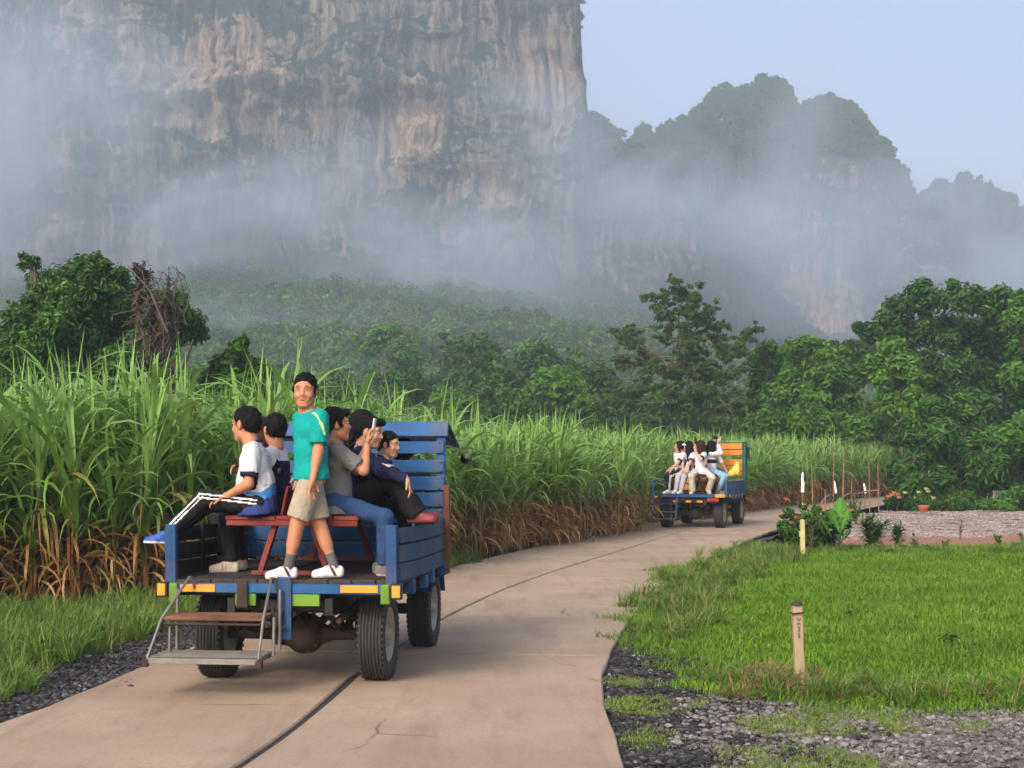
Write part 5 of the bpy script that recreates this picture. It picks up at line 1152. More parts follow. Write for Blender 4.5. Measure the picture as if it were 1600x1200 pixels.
def hand_mesh(wr, h, nrm, size, curl, res, thumb_side=1, spread=.1):
    """palm, four unequal bent fingers, thumb leaving the side of the palm"""
    h = unit(h); nrm = unit(nrm - h * (nrm @ h)); sd = np.cross(h, nrm) * thumb_side; S = SDF(res); k = size / .18
    w = A3(*wr); S.cap(w - h * .03 * k, w + h * .03 * k, .024 * k, .030 * k, .02, nrm, .72)
    S.cap(w + h * .03 * k + sd * .018 * k, w + h * .085 * k + sd * .024 * k, .020 * k, .017 * k, .015, nrm, .75); S.cap(w + h * .03 * k - sd * .016 * k, w + h * .080 * k - sd * .022 * k, .020 * k, .016 * k, .015, nrm, .75)
    for i, (o, L) in enumerate(((.030, .072), (.011, .080), (-.009, .075), (-.028, .060))):
        b = w + h * .085 * k + sd * o * k; c0 = curl if isinstance(curl, (int, float)) else curl[i]; ang = c0 * .5; r = .0085 * k
        for j, f in enumerate((.42, .32, .26)):
            d = h * math.cos(ang) + nrm * math.sin(ang) + sd * spread * (o * 20); d = unit(d); e = b + d * L * f * k; S.cap(b, e, r, r * .9, .005); b = e; r *= .9; ang += c0 * .75
    b = w + h * .022 * k + sd * .026 * k; d = unit(h * .62 + sd * .75 + nrm * .25); e = b + d * .036 * k; S.cap(b, e, .013 * k, .011 * k, .010); d = unit(h * .85 + sd * .35 + nrm * .35); S.cap(e, e + d * .048 * k, .0105 * k, .008 * k, .005)
    return S.mesh()
def frame(f, up=(0, 0, 1)):
    f = unit(f); r = unit(np.cross(f, A3(*up))); u = np.cross(r, f); return np.stack([r, f, u])        # rows right, forward, up
def head_parts(c, f, up, s, res, hair, smile=False):
    """returns (head V,F), (hair V,F), eye data; local axes right/forward/up"""
    B = frame(f, up); g3 = lambda x, y, z: A3(*c) + (x * B[0] + y * B[1] + z * B[2]) * s
    S = SDF(res)
    S.ell(g3(0, -.012, .028), A3(.076, .093, .088) * s, B, .02); S.ell(g3(0, .022, -.038), A3(.063, .067, .077) * s, B, .03); S.cap(g3(-.012, .066, -.092), g3(.012, .066, -.092), .018 * s, .018 * s, .02)
    for x in (-1, 1):
        S.ell(g3(x * .036, .056, -.026), A3(.026, .024, .024) * s, B, .02); S.cap(g3(x * .043, .010, -.066), g3(x * .022, .05, -.092), .018 * s, .015 * s, .025)
        S.cap(g3(x * .014, .082, .030), g3(x * .046, .070, .030), .009 * s, .008 * s, .012); S.ell(g3(x * .077, -.006, -.004), A3(.010, .019, .030) * s, B, .006)
        S.sub_ell(g3(x * .031, .093, .012), A3(.017, .012, .010) * s, B, .012)
    S.cap(g3(0, .080, .014), g3(0, .096, -.022), .009 * s, .0125 * s, .016)
    for x in (-1, 1): S.ell(g3(x * .0155, .085, -.026), A3(.010, .010, .0085) * s, B, .006)
    S.cap(g3(0, .078, -.040), g3(0, .078, -.058), .012 * s, .012 * s, .02); S.cap(g3(-.021, .076, -.062), g3(.021, .076, -.062), .0085 * s, .0085 * s, .008); S.cap(g3(-.016, .077, -.073), g3(.016, .077, -.073), .0085 * s, .0085 * s, .008)
    if smile:
        for x in (-1, 1): S.cap(g3(x * .010, .079, -.066), g3(x * .030, .070, -.055), .0085 * s, .006 * s, .006)
        for x in (-1, 1): S.ell(g3(x * .032, .066, -.040), A3(.015, .012, .018) * s, B, .01); S.sub_ell(g3(x * .030, .082, -.050), A3(.005, .006, .009) * s, B, .006)
    S.sub_ell(g3(0, .092, -.0660), A3(.026, .010, .0022) * s, B, .003)
    S.cap(g3(0, -.030, -.05), g3(0, -.040, -.13), .054 * s, .054 * s, .03)
    hV, hF = S.mesh()
    H = SDF(res * 1.15)
    if hair in ('short', 'short2'):
        H.ell(g3(0, -.016, .036), A3(.083, .103, .094) * s, B, .02); H.ell(g3(0, -.050, .0), A3(.072, .060, .075) * s, B, .03); H.half(g3(0, .060, .056), B[1] * .80 + B[2] * -.50, .02, .25); H.half(g3(0, .020, .018), B[1] * .62 - B[2] * .72, .012, .25) ; H.half(g3(0, -.05, -.062), -B[2], .01, .25)
        for x in (-1, 1): H.ell(g3(x * .071, .014, .018), A3(.010, .016, .034) * s, B, .008); H.sub_ell(g3(x * .080, -.004, -.004), A3(.020, .023, .030) * s, B, .006)
        if hair == 'short2': H.cap(g3(-.04, .070, .085), g3(.04, .072, .085), .028 * s, .026 * s, .02)
    else:
        H.ell(g3(0, -.018, .036), A3(.089, .106, .098) * s, B, .02); H.half(g3(0, .058, .052), B[1] * .80 + B[2] * -.45, .012, .25)
        for x in (-1, 1): H.cap(g3(x * .072, .02, .03), g3(x * .078, -.01, -.08), .022 * s, .026 * s, .03)
        L = {'bob': .16, 'long': .34, 'tail': .10}[hair]
        if hair == 'tail': H.ell(g3(0, -.06, 0), A3(.07, .05, .07) * s, B, .03); H.cap(g3(0, -.115, .03), g3(0, -.15, -.04), .03 * s, .032 * s, .02); H.cap(g3(0, -.15, -.04), g3(0, -.135, -.22), .032 * s, .016 * s, .02)
        else:
            for x in (-.055, 0, .055): H.cap(g3(x, -.07, .0), g3(x * 1.25, -.085, -L), .052 * s, .042 * s, .04)
            H.cap(g3(-.07, -.03, -.02), g3(-.085, -.04, -L * .9), .03 * s, .026 * s, .03); H.cap(g3(.07, -.03, -.02), g3(.085, -.04, -L * .9), .03 * s, .026 * s, .03)
    H.noise(.012, (42, 42, 26), 4)
    return (hV, hF), H.mesh(), [(g3(x * .031, .0765, .0125), g3(x * .031, .0875, .0125)) for x in (-1, 1)], B, g3
def merge(parts):
    V, F, n = [], [], 0
    for v, f in parts: V.append(v); F.append(f + n); n += len(v)
    return np.concatenate(V), np.concatenate(F)
def smooth_obj(name, VF, mats, parent, mi=None): return link(name, np_mesh(name, VF[0], VF[1], mats, True, mi), parent)

def person(T, label, pelvis, fwd, chest_up=(0, 0, 1), s=1.0, head_f=None, head_up=(0, 0, 1), neck_off=(0, 0, 0), arms=None, legs=None, skin='skin', hair='short', top=None, bottom=None, shoes=None, res=.0105, smile=False, width=1.0, extra=None, group=None, hcol='hair', shoulder_f=None, fat=1.0):
    """T: matrix of the truck (its local axes are used for the pose). arms/legs: (target, hint[, hand normal, curl]) for (left, right)"""
    o = T @ Vector(tuple(pelvis)); root = empty('person', o, T.to_euler().z); tag(root, label, 'person', group)
    f = unit(fwd); up = unit(chest_up); r = unit(np.cross(f, up)); sf = unit(shoulder_f) if shoulder_f is not None else f; sr = unit(np.cross(sf, up)); cf = np.cross(up, sr)
    pel = A3(0, 0, 0); rel = lambda p: A3(*p) - A3(*pelvis)
    waist = pel + up * .16 * s; chest = pel + up * .33 * s; neck = pel + up * .49 * s; headc = neck + up * .060 * s + A3(0, 0, .104) * s + A3(*neck_off) + unit(A3(*(head_f if head_f is not None else f))) * .015
    hf = A3(*(head_f if head_f is not None else f)); J = {}
    body = SDF(res); fl = cf
    body.cap(pel - r * .075 * s, pel + r * .075 * s, .092 * s, .092 * s, .04, f, .9); body.cap(pel, waist, .112 * s * fat, .100 * s * fat, .04, fl, .85); body.cap(waist, chest, .105 * s * fat, .112 * s, .05, fl, .80)
    body.cap(chest - sr * .085 * s, chest + sr * .085 * s, .088 * s, .088 * s, .05, fl, .9); body.cap(neck - up * .045 * s - sr * .115 * s, neck - up * .045 * s + sr * .115 * s, .05 * s, .05 * s, .06); body.cap(neck - up * .05 * s, headc - A3(0, 0, .07) * s, .062 * s, .056 * s, .03)
    hands = []
    T_ = SDF(res) if top else None; P_ = SDF(res) if bottom else None; g_ = .017 * s
    if top:
        lo_ = top.get('hem', -.02); T_.cap(pel + up * (lo_ - .10) * s, waist, (.138 * fat + .012) * s, (.124 * fat + .010) * s, .05, fl, .93); T_.cap(waist, chest, .132 * s * fat, .138 * s, .05, fl, .86); T_.cap(chest - sr * .092 * s, chest + sr * .092 * s, .108 * s, .108 * s, .05, fl, .92)
        T_.cap(pel - r * .068 * s + up * (lo_ + .03) * s, pel + r * .068 * s + up * (lo_ + .03) * s, .132 * s, .132 * s, .04, f, .95)
        T_.cap(neck - up * .042 * s - sr * .112 * s, neck - up * .042 * s + sr * .112 * s, .058 * s, .058 * s, .06); T_.cap(neck - up * .06 * s, neck - up * .01 * s, .075 * s, .066 * s, .03)
    sides = (-1, 1)
    for i, sd in enumerate(sides):
        sh = neck - up * .055 * s + sr * sd * .172 * s * width; tgt, hint = rel(arms[i][0]), arms[i][1]; el, wr = ik(sh, tgt, .275 * s, .245 * s, hint)
        body.cap(sh, el, .047 * s, .038 * s, .03); body.cap(el, wr, .040 * s, .026 * s, .015); body.cap(el, el + (wr - el) * .4, .040 * s, .037 * s, .02)
        hd = arms[i][2] if len(arms[i]) > 2 and arms[i][2] is not None else unit(wr - el); hn = arms[i][3] if len(arms[i]) > 3 else A3(0, 0, -1); cu = arms[i][4] if len(arms[i]) > 4 else .5
        hands.append(hand_mesh(wr, A3(*hd), A3(*hn), .175 * s, cu, res * .45, arms[i][5] if len(arms[i]) > 5 else sd)); J['el%d' % i] = el; J['wr%d' % i] = wr; J['sh%d' % i] = sh
        if top:
            sl = top.get('sleeve', 'short'); k = {'short': .78, 'half': 1.0}.get(sl)
            if k: T_.cap(sh, sh + (el - sh) * k, .068 * s, .074 * s, .035, cut=True)
            else: T_.cap(sh, el, .068 * s, .061 * s, .035); T_.cap(el, el + (wr - el) * .96, .061 * s, .047 * s, .02, cut=True)
    feet = []
    for i, sd in enumerate(sides):
        hp = pel + r * sd * .088 * s; tgt, hint = rel(legs[i][0]), legs[i][1]; kn, an = ik(hp, tgt, .425 * s, .405 * s, hint); ff = unit(legs[i][2]) if len(legs[i]) > 2 else f
        body.cap(hp, kn, .074 * s, .056 * s, .04); body.cap(kn, an, .054 * s, .036 * s, .02); body.cap(kn + (an - kn) * .12, kn + (an - kn) * .5, .054 * s, .050 * s, .03)
        body.cap(an, an + ff * .12 * s - A3(0, 0, .045) * s, .036 * s, .026 * s, .02); J['kn%d' % i] = kn; J['an%d' % i] = an; J['hp%d' % i] = hp
        feet.append((an, ff, unit(an - kn)))
        if bottom:
            kd = bottom['kind']
            if kd == 'shorts': e = kn + (kn - hp) * -.04; P_.cap(hp, e, .105 * s, .100 * s, .035, cut=True)
            elif kd == 'wide': P_.cap(hp, kn, .105 * s, .082 * s, .04); P_.cap(kn, an + (an - kn) * .02, .080 * s, .085 * s, .03, cut=True)
            else: P_.cap(hp, kn, .098 * s, .070 * s, .04); P_.cap(kn, an - (an - kn) * bottom.get('short', .04), .075 * s, .057 * s, .025, cut=True)
    if bottom: P_.cap(pel - r * .078 * s, pel + r * .078 * s, .108 * s, .108 * s, .04, f, .92); P_.cap(pel, pel + up * .05 * s, .112 * s * fat, .106 * s * fat, .04, fl, .88); (P_.half(pel + up * (top.get('hem', -.02) + .02) * s, up, .01, .35) if (top and bottom.get('trim')) else None); P_.noise(.009 * s, (13, 13, 7), 5); P_.noise(.003 * s, (30, 30, 14), 8)
    if top:
        T_.half(pel + up * top.get('hem', -.02) * s, -up, .006, .32); T_.half(neck + up * .022 * s - cf * .02 * s, up * .92 + cf * .38, .005, .20); T_.noise(.011 * s, (12, 12, 5), 2); T_.noise(.0035 * s, (28, 28, 9), 6)
    hd_, hr_, eyes, B, g3 = head_parts(headc, hf, head_up, s * (1.20 if s > .95 else 1.24), min(res * .5, .008), hair, smile)
    bV, bF = merge([body.mesh(), hd_] + hands); nb = len(bF) ; hs = s
    mi = np.zeros(len(bF), int); cen = bV[bF].mean(1); lc = (cen - headc) @ B.T / hs
    lw, lc0 = (.031, 10.0) if smile else (.024, 0.0); lip = (np.abs(lc[:, 0]) < lw) & (np.abs(lc[:, 2] + .0685 - lc0 * lc[:, 0] ** 2) < .0095) & (lc[:, 1] > .066); mi[lip] = 1
    bo = smooth_obj('body', (bV, bF), [M[skin], M['lip']], root, mi)
    hv_, hf_ = hr_; nh = 420 if res < .012 else 160; hk = hv_[((hv_ - headc) @ B[1] < .055 * s)]; pk = hk[rng.integers(0, len(hk), nh)]; rad_ = pk - headc; rad_ /= np.linalg.norm(rad_, axis=1)[:, None]
    dn_ = (-B[2] * .9 + B[1] * np.where((pk - headc) @ B[1] > .02, .5, -.2)[:, None] if hair != 'long' else -B[2] + 0 * pk); dr = rad_ * .38 + dn_ * .7 + rng.normal(0, .25, (nh, 3)); dr /= np.linalg.norm(dr, axis=1)[:, None]
    Ls = U(.014, .034, nh)[:, None] * (1 if hair.startswith('short') else 2.2); sdv = np.cross(dr, rad_); sdv /= np.linalg.norm(sdv, axis=1)[:, None] + 1e-6; wv = .0045
    SV = np.stack([pk - rad_ * .004 - sdv * wv, pk - rad_ * .004 + sdv * wv, pk + dr * Ls + sdv * wv * .25, pk + dr * Ls - sdv * wv * .25], 1).reshape(-1, 3); hr2 = merge([(hv_, hf_), (SV, np.arange(nh * 4).reshape(nh, 4))])
    ho = smooth_obj('hair', hr2, M[hcol], root)
    for a, b in eyes:
        e = MB(); e.lathe([(.001, -.012 * s), (.0085 * s, -.0085 * s), (.012 * s, 0), (.0085 * s, .0085 * s), (.001, .012 * s)], c=(0, 0, 0), n=12); eo = e.build('eye', M['eyew'], root, tuple(a)); eo.scale = (1.2, 1.0, .42); pu = MB(); q = b - a
        pu.lathe([(.001, -.0072 * s), (.0052 * s, -.005 * s), (.0072 * s, 0), (.0052 * s, .005 * s), (.001, .0072 * s)], c=(0, 0, 0), n=10); pu.build('iris', M['eyeb'], eo, tuple(q))
    if res < .012:
        for x in (-1, 1): eb = MB(); eb.tube([g3(x * .016, .0895, .0355), g3(x * .030, .0885, .0375), g3(x * .045, .079, .0335)], [.0022, .0028, .0015], 6); eb.build('eyebrow', M[hcol], root)
    if top:
        VF = T_.mesh(); mats = top['mats']; mi = None
        if 'paint' in top: cen = VF[0][VF[1]].mean(1); mi = top['paint'](cen, dict(J, up=up, r=sr, f=cf, pel=pel, neck=neck, s=s, chest=chest))
        to = smooth_obj(top.get('name', 'shirt'), VF, mats, root, mi)
        if 'collar' in top:
            cb = MB(); n = 14; pts = []; 
            for k in range(n + 1):
                a = 2 * math.pi * k / n; pts.append(neck + up * (.008 - .016 * math.cos(a)) * s + (sr * math.sin(a) * .066 + cf * (math.cos(a) * .064 - .004)) * s)
            cb.tube(pts, .014 * s if not top.get('collar_thin') else .006 * s, 6, cap=False); cb.build('collar', top['collar'], to)
    if bottom: po = smooth_obj(bottom.get('name', 'trousers'), P_.mesh(), bottom['mats'], root, None)
    if bottom and 'paint' in bottom:
        me = po.data; V = np.empty(len(me.vertices) * 3); me.vertices.foreach_get('co', V); V = V.reshape(-1, 3); Fq = np.empty(len(me.polygons) * 4, int); me.polygons.foreach_get('vertices', Fq) if False else me.loops.foreach_get('vertex_index', Fq); cen = V[Fq.reshape(-1, 4)].mean(1); me.polygons.foreach_set('material_index', bottom['paint'](cen, dict(J, s=s)).astype(np.int32))
    for i, (an, ff, dn) in enumerate(feet):
        if not shoes: continue
        tp = legs[i][3] if len(legs[i]) > 3 else None; dwn = A3(0, 0, -1) if tp is None else unit(tp); rt = unit(np.cross(ff, -dwn)); Q = SDF(max(res * .6, .006)); heel = an + dwn * .052 * s - ff * .042 * s; toe = an + dwn * .058 * s + ff * .150 * s
        Q.cap(heel, toe, .036 * s, .033 * s, .03, rt, 1.12); Q.cap(an + dwn * .052 * s + ff * .10 * s, toe, .038 * s, .034 * s, .02, rt, 1.2); Q.cap(heel - dwn * .035 * s, an + ff * .03 * s - dwn * -.0, .036 * s, .040 * s, .02); Q.cap(an + ff * .02 * s + dwn * .01, toe - dwn * .012, .036 * s, .024 * s, .03)
        Q.half(an + dwn * .082 * s, dwn, .004, .4); Q.half(an - dwn * .018 * s - ff * .0, -dwn, .004, .4); VF = Q.mesh(); cen = VF[0][VF[1]].mean(1); hgt = (cen - an) @ dwn; mi = np.where(hgt > .062 * s, 1, 0)
        if 'paint' in shoes: mi = shoes['paint'](cen, an, ff, dwn, rt, mi, s)
        so = smooth_obj('shoe', VF, shoes['mats'], root, mi)
        if shoes.get('sock'): sk = MB(); ax_ = -unit(dn); sk.tube([an + ax_ * -.01 * s, an + ax_ * .045 * s, an + ax_ * shoes.get('sock_h', .095) * s], [.043 * s, .041 * s, .043 * s], 16); sk.build('sock', shoes['sock'], root)
    return root, J, g3
def held(name, label, cat, T, loc, size, rot, mats, lens=True):
    c = T @ Vector(tuple(loc)); e = MB(); e.box((0, 0, 0), size, None, .003); R_ = T.to_3x3().to_4x4() @ rot; o = e.build(name, mats, None, c, R_.to_euler()); tag(o, label, cat)
    if lens: q = MB(); q.box((size[0] * .28, -size[1] * .52, size[2] * .34), (size[0] * .3, .003, size[0] * .3), None, .001); q.build('camera_lens', M['black'], o)
    return o
cl = lambda n, c, **k: m_cloth(n, c, **k)
M['teal'] = cl('teal_jersey', (.004, .300, .285)); M['paleyellow'] = cl('pale_yellow_piping', (.62, .68, .22)); M['beige'] = cl('beige_shorts', (.36, .315, .24)); M['wshoe'] = m_plain('white_trainer', (.70, .70, .69), .5, var=.06); M['sole'] = m_plain('white_sole', (.62, .61, .58), .6, var=.08)
M['bshoe'] = m_plain('black_shoe_panel', (.02, .02, .022), .5); M['greysock'] = cl('grey_sock', (.11, .11, .125)); M['whitesock'] = cl('white_sock', (.62, .58, .60)); M['creamshoe'] = m_plain('cream_trainer', (.58, .50, .36), .55, var=.1)
M['wshirt'] = cl('white_sports_shirt', (.66, .65, .70), var=.08); M['navy'] = cl('navy_cloth', (.016, .017, .055)); M['skyblue'] = cl('sky_blue_print', (.07, .27, .66)); M['deepblue'] = cl('deep_blue_print', (.035, .055, .22)); M['blacktr'] = cl('black_track_cloth', (.014, .014, .016)); M['wstripe'] = cl('white_stripe', (.75, .75, .75), var=.05)
M['greyt'] = cl('grey_tshirt', (.175, .170, .168)); M['jeans'] = cl('blue_jeans', (.028, .065, .165), var=.35); M['blueshoe'] = m_plain('royal_blue_shoe', (.012, .075, .36), .55); M['maroonshoe'] = m_plain('maroon_sandal', (.20, .03, .035), .6); M['lilac'] = cl('lilac_hood', (.60, .58, .72), var=.1)
M['khaki'] = cl('pale_khaki_trousers', (.52, .47, .40)); M['greytr'] = cl('pale_grey_trousers', (.42, .42, .48)); M['lightjeans'] = cl('light_blue_jeans', (.22, .40, .56)); M['yellowcloth'] = cl('yellow_cloth', (.75, .60, .10)); M['redbag'] = cl('red_bag', (.62, .08, .04)); M['cream'] = cl('cream_cloth', (.68, .60, .46)); M['dkshirt'] = cl('dark_driver_shirt', (.03, .05, .05))
def L1p(px, py, d): return tuple((MT1.inverted() @ P(px, py, d)))
I1 = MT1
# --- standing man in teal
def p_teal(c, J):
    mi = np.zeros(len(c), int); s = J['s']
    for i in (1, 0):
        ax = unit(J['el%d' % i] - J['sh%d' % i]); q = c - J['sh%d' % i]; t = q @ ax; side = q @ J['f']
        mi[(np.abs(q @ J['r']) < .10) & (t > .02) & (t < .16) & (np.abs(side - .028 + .10 * (t - .05)) < .009 + .08 * max(.0, 0)) & (side > 0)] = 1
    return mi
def p_teal(c, J):
    mi = np.zeros(len(c), int); s = J['s']
    for i in (0,):
        ax = unit(J['el%d' % i] - J['sh%d' % i]); q = c - J['sh%d' % i]; t = q @ ax; side = q @ J['f']
        mi[(q @ J['r'] < .02) & (t > -.03) & (t < .15) & (np.abs(side - .045 + .35 * (t - .03)) < np.where(t > .05, .011, .0045))] = 1
    return mi
def loc(T, px, py, d, z=None):
    v = T.inverted() @ P(px, py, d); return np.array((v.x, v.y, v.z if z is None else z))
def wd(T, *v):
    q = (T.inverted().to_3x3() @ Vector(v)); return np.array(q)
A_ = lambda px, py, d, z=None: loc(MT1, px, py, d, z)
D_ = lambda *v: wd(MT1, *v)
SEAT = DZ + .008 + .475 + .017
ANK = DZ + .080
SHOE_STR = lambda c, an, ff, dn, rt, mi, s: np.where((np.abs((c - an) @ ff - .03 * s + .55 * ((c - an) @ dn)) < .011) & (mi == 0), 2, mi)
# standing man
person(MT1, 'standing man in teal shirt and beige shorts smiling back from the truck edge', A_(486, 735, 12.42, 1.742), D_(-.90, -.42, 0), (-.02, .0, 1), s=.985, head_f=D_(-.06, -1.0, -.05), neck_off=D_(-.035, -.01, 0), shoulder_f=D_(-.80, -.60, 0),
    arms=[(A_(488, 754, 12.20), D_(.6, .3, -.1), D_(-.12, -.10, -1), D_(.9, -.5, 0), .30, -1), (A_(470, 742, 12.66), D_(.4, .8, 0), None, D_(0, -1, 0), .5, 1)],
    legs=[(A_(450, 880, 12.36, ANK), D_(-1, -.3, 0), D_(-.94, -.34, 0)), (A_(523, 880, 12.47, ANK), D_(-1, -.2, .1), D_(-.97, -.22, 0))], skin='skin', hair='short', smile=True, fat=1.05, res=.0095,
    top=dict(mats=[M['teal'], M['paleyellow']], hem=-.075, sleeve='short', paint=p_teal, collar=M['paleyellow'], collar_thin=True), bottom=dict(kind='shorts', mats=[M['beige']], name='shorts', trim=True),
    shoes=dict(mats=[M['wshoe'], M['sole'], M['bshoe']], sock=M['greysock'], sock_h=.125, paint=SHOE_STR))
M['print'] = m_plain('faded_blue_print', (.30, .34, .52), .8)
# seated man in white sports shirt, facing the cane
def p_white(c, J):
    mi = np.zeros(len(c), int); s = J['s']; h = (c - J['pel']) @ J['up']; lat = (c - J['pel']) @ J['f']
    w = .10 + .02 * np.sin(lat * 25) - .35 * (lat)
    mi[h < w] = 1; mi[h < w * .45 - .01] = 2
    for i in (0, 1):
        ax = unit(J['el%d' % i] - J['sh%d' % i]); t = (c - J['sh%d' % i]) @ ax; d = np.linalg.norm((c - J['sh%d' % i]) - t[:, None] * ax, axis=1); mi[(t > .185 * s) & (d < .085) & (h > .12)] = 3
    q = c - (J['neck'] - J['up'] * .13 * s); lat2 = q @ J['r'] * .6 + q @ J['f'] * .8; row = ((np.abs(q @ J['up'] - .022) < .006) & (np.abs(lat2 + .03) < .075)) | ((np.abs(q @ J['up'] + .004) < .006) & (np.abs(lat2 + .045) < .035)); mi[row & (q @ J['f'] < .03) & (np.sin(lat2 * 420) > -.55)] = 4
    return mi
def p_stripe(side):
    def f(c, J):
        mi = np.zeros(len(c), int); s = J['s']
        for (a, b) in ((J['hp%d' % side], J['kn%d' % side]), (J['kn%d' % side], J['an%d' % side])):
            ax = unit(b - a); L = np.linalg.norm(b - a); q = c - a; t = q @ ax; e = q - t[:, None] * ax; out = f.out; upv = unit(np.cross(ax, out)); l2 = e @ upv; o = e @ out
            for off in (-.014, .016): mi[(t > -.02) & (t < L + .03) & (o > .0) & (np.abs(l2 - off - f.sh) < .0062)] = 1
        return mi
    return f
ps = p_stripe(0); ps.out = D_(0, -1, 0); ps.sh = .022
B1, *_ = person(MT1, 'seated young man in white and blue sports shirt, striped black track trousers and blue shoes', A_(402, 790, 12.72, SEAT + .095), D_(-1, -.05, 0), D_(-.07, .0, 1), s=1.02, fat=1.25, head_f=D_(-.86, .50, -.04), neck_off=D_(-.045, 0, -.01),
    arms=[(A_(352, 776, 12.58), D_(.6, -.5, -.6), D_(-.9, .1, -.35), D_(0, 0, -1), .5, 1), (A_(385, 733, 12.98), D_(.3, .6, -.6), D_(-1, -.1, .15), D_(0, -.6, -.6), .9, -1)],
    legs=[(A_(262, 834, 12.62), D_(-.2, 0, 1), D_(-.95, -.12, -.05), (-.05, 0, -1)), (A_(268, 834, 12.92), D_(-.2, 0, 1), D_(-.95, .05, -.05), (-.05, 0, -1))], skin='skin', hair='short', res=.0095,
    top=dict(mats=[M['wshirt'], M['skyblue'], M['deepblue'], M['navy'], M['print']], hem=-.085, sleeve='short', paint=p_white, collar=M['navy']), bottom=dict(kind='trousers', mats=[M['blacktr'], M['wstripe']], paint=ps, name='track_trousers'),
    shoes=dict(mats=[M['blueshoe'], M['sole']], sock=M['blacktr'], sock_h=.06))
# second on the left side
NAVT = dict(mats=[M['navy']], hem=-.09, sleeve='long'); BLKP = dict(kind='trousers', mats=[M['blacktr']])
def p_yoke(c, J):
    h = (c - J['neck']) @ J['up']; return np.where(h > -.115 * J['s'], 1, 0)
person(MT1, 'youth in navy and white jacket and cream trainers, behind the man in white shirt', A_(432, 790, 13.22, SEAT + .09), D_(-1, .12, 0), D_(-.02, 0, 1), s=.96, head_f=D_(-.5, .85, 0),
    arms=[(A_(388, 776, 13.1), D_(.5, -.5, -.6)), (A_(392, 772, 13.4), D_(.5, .5, -.6))], legs=[(A_(360, 873, 13.05, ANK), D_(-1, 0, .6), D_(-1, -.15, 0)), (A_(374, 868, 13.35, ANK), D_(-1, 0, .6), D_(-1, .1, 0))], hair='short',
    top=dict(mats=[M['navy'], M['wshirt']], hem=-.09, sleeve='long', paint=p_yoke, collar=M['wshirt']), bottom=BLKP, shoes=dict(mats=[M['creamshoe'], M['sole'], M['lip']], sock=M['whitesock'], sock_h=.10, paint=lambda c, an, ff, dn, rt, mi, s: np.where((np.abs(((c - an) @ ff - .05) % .03 - .015) < .004) & (mi == 0) & ((c - an) @ ff > .03) & ((c - an) @ ff < .09), 2, mi)))
person(MT1, 'long haired passenger farthest forward on the left side, mostly hidden by the man in white', A_(408, 790, 13.95, SEAT + .09), D_(-1, .1, 0), D_(-.02, 0, 1), s=.93, head_f=D_(-.9, .4, 0),
    arms=[(A_(368, 776, 13.8), D_(.5, -.5, -.6)), (A_(368, 772, 14.1), D_(.5, .5, -.6))], legs=[(A_(350, 860, 13.8, ANK), D_(-1, 0, .6), D_(-1, -.15, 0)), (A_(352, 860, 14.1, ANK), D_(-1, 0, .6), D_(-1, .1, 0))], hair='bob', hcol='hair_brown', res=.012,
    top=NAVT, bottom=BLKP, shoes=dict(mats=[M['bshoe'], M['bshoe']]))
# grey T-shirt man filming with a phone
person(MT1, 'seated man in grey T-shirt and blue jeans holding a phone up to film', A_(524, 790, 12.76, SEAT + .10), D_(1, .02, 0), D_(-.03, 0, 1), s=1.0, head_f=D_(.95, .28, .05), neck_off=D_(.005, 0, -.005), shoulder_f=D_(.95, .25, 0),
    arms=[(A_(574, 694, 12.95), D_(.3, .3, -1), D_(.10, -.05, 1), D_(1, -.2, 0), .55, 1), (A_(574, 694, 12.70), D_(.5, -.3, -1), D_(.10, .1, 1), D_(1, .25, 0), .75, -1)],
    legs=[(A_(596, 880, 13.0, ANK), D_(1, 0, .8), D_(.98, .1, 0)), (A_(601, 880, 12.68, ANK), D_(1, 0, .8), D_(.98, -.1, 0))], skin='skin', hair='short2', fat=1.12, res=.0095,
    top=dict(mats=[M['greyt']], hem=-.09, sleeve='short'), bottom=dict(kind='trousers', mats=[M['jeans']], name='jeans'), shoes=dict(mats=[M['greyt'], M['sole']], sock=M['greysock']))
held('phone', 'white cased phone held up by the man in the grey T-shirt', 'phone', MT1, A_(584, 668, 12.80), (.012, .078, .155), Euler((0, R(8), 0)).to_matrix().to_4x4(), M['white'], False)
held('phone', 'dark phone in the raised hand of the man in the white sports shirt', 'phone', MT1, A_(368, 724, 12.93), (.075, .012, .15), Euler((R(60), R(70), 0)).to_matrix().to_4x4(), M['black'], False)
# youth in navy jacket, knees up, feet on the side board
person(MT1, 'youth in navy jacket with knees drawn up and sandalled feet on the side board', A_(549, 790, 13.30, SEAT + .09), D_(1, -.02, 0), D_(.22, 0, 1), s=.98, head_f=D_(.92, -.20, -.16), neck_off=D_(.03, -.02, -.02),
    arms=[(A_(634, 756, 13.40), D_(.2, .6, -.8), D_(.55, -.1, -.85), D_(-.6, 0, -.4), .4, 1), (A_(636, 750, 12.98), D_(-.1, -.9, -.6), D_(.30, -.1, -.95), D_(-.9, 0, -.3), .4, -1)],
    legs=[(A_(654, 808, 13.45, 1.36), D_(.1, .2, 1), D_(.95, .1, .12)), (A_(650, 812, 13.12, 1.36), D_(.1, -.1, 1), D_(.95, -.25, .12))], skin='skin2', hair='short2', res=.0095,
    top=dict(mats=[M['navy']], hem=-.09, sleeve='long', collar=M['navy']), bottom=dict(kind='wide', mats=[M['blacktr']]), shoes=dict(mats=[M['maroonshoe'], M['bshoe']]))
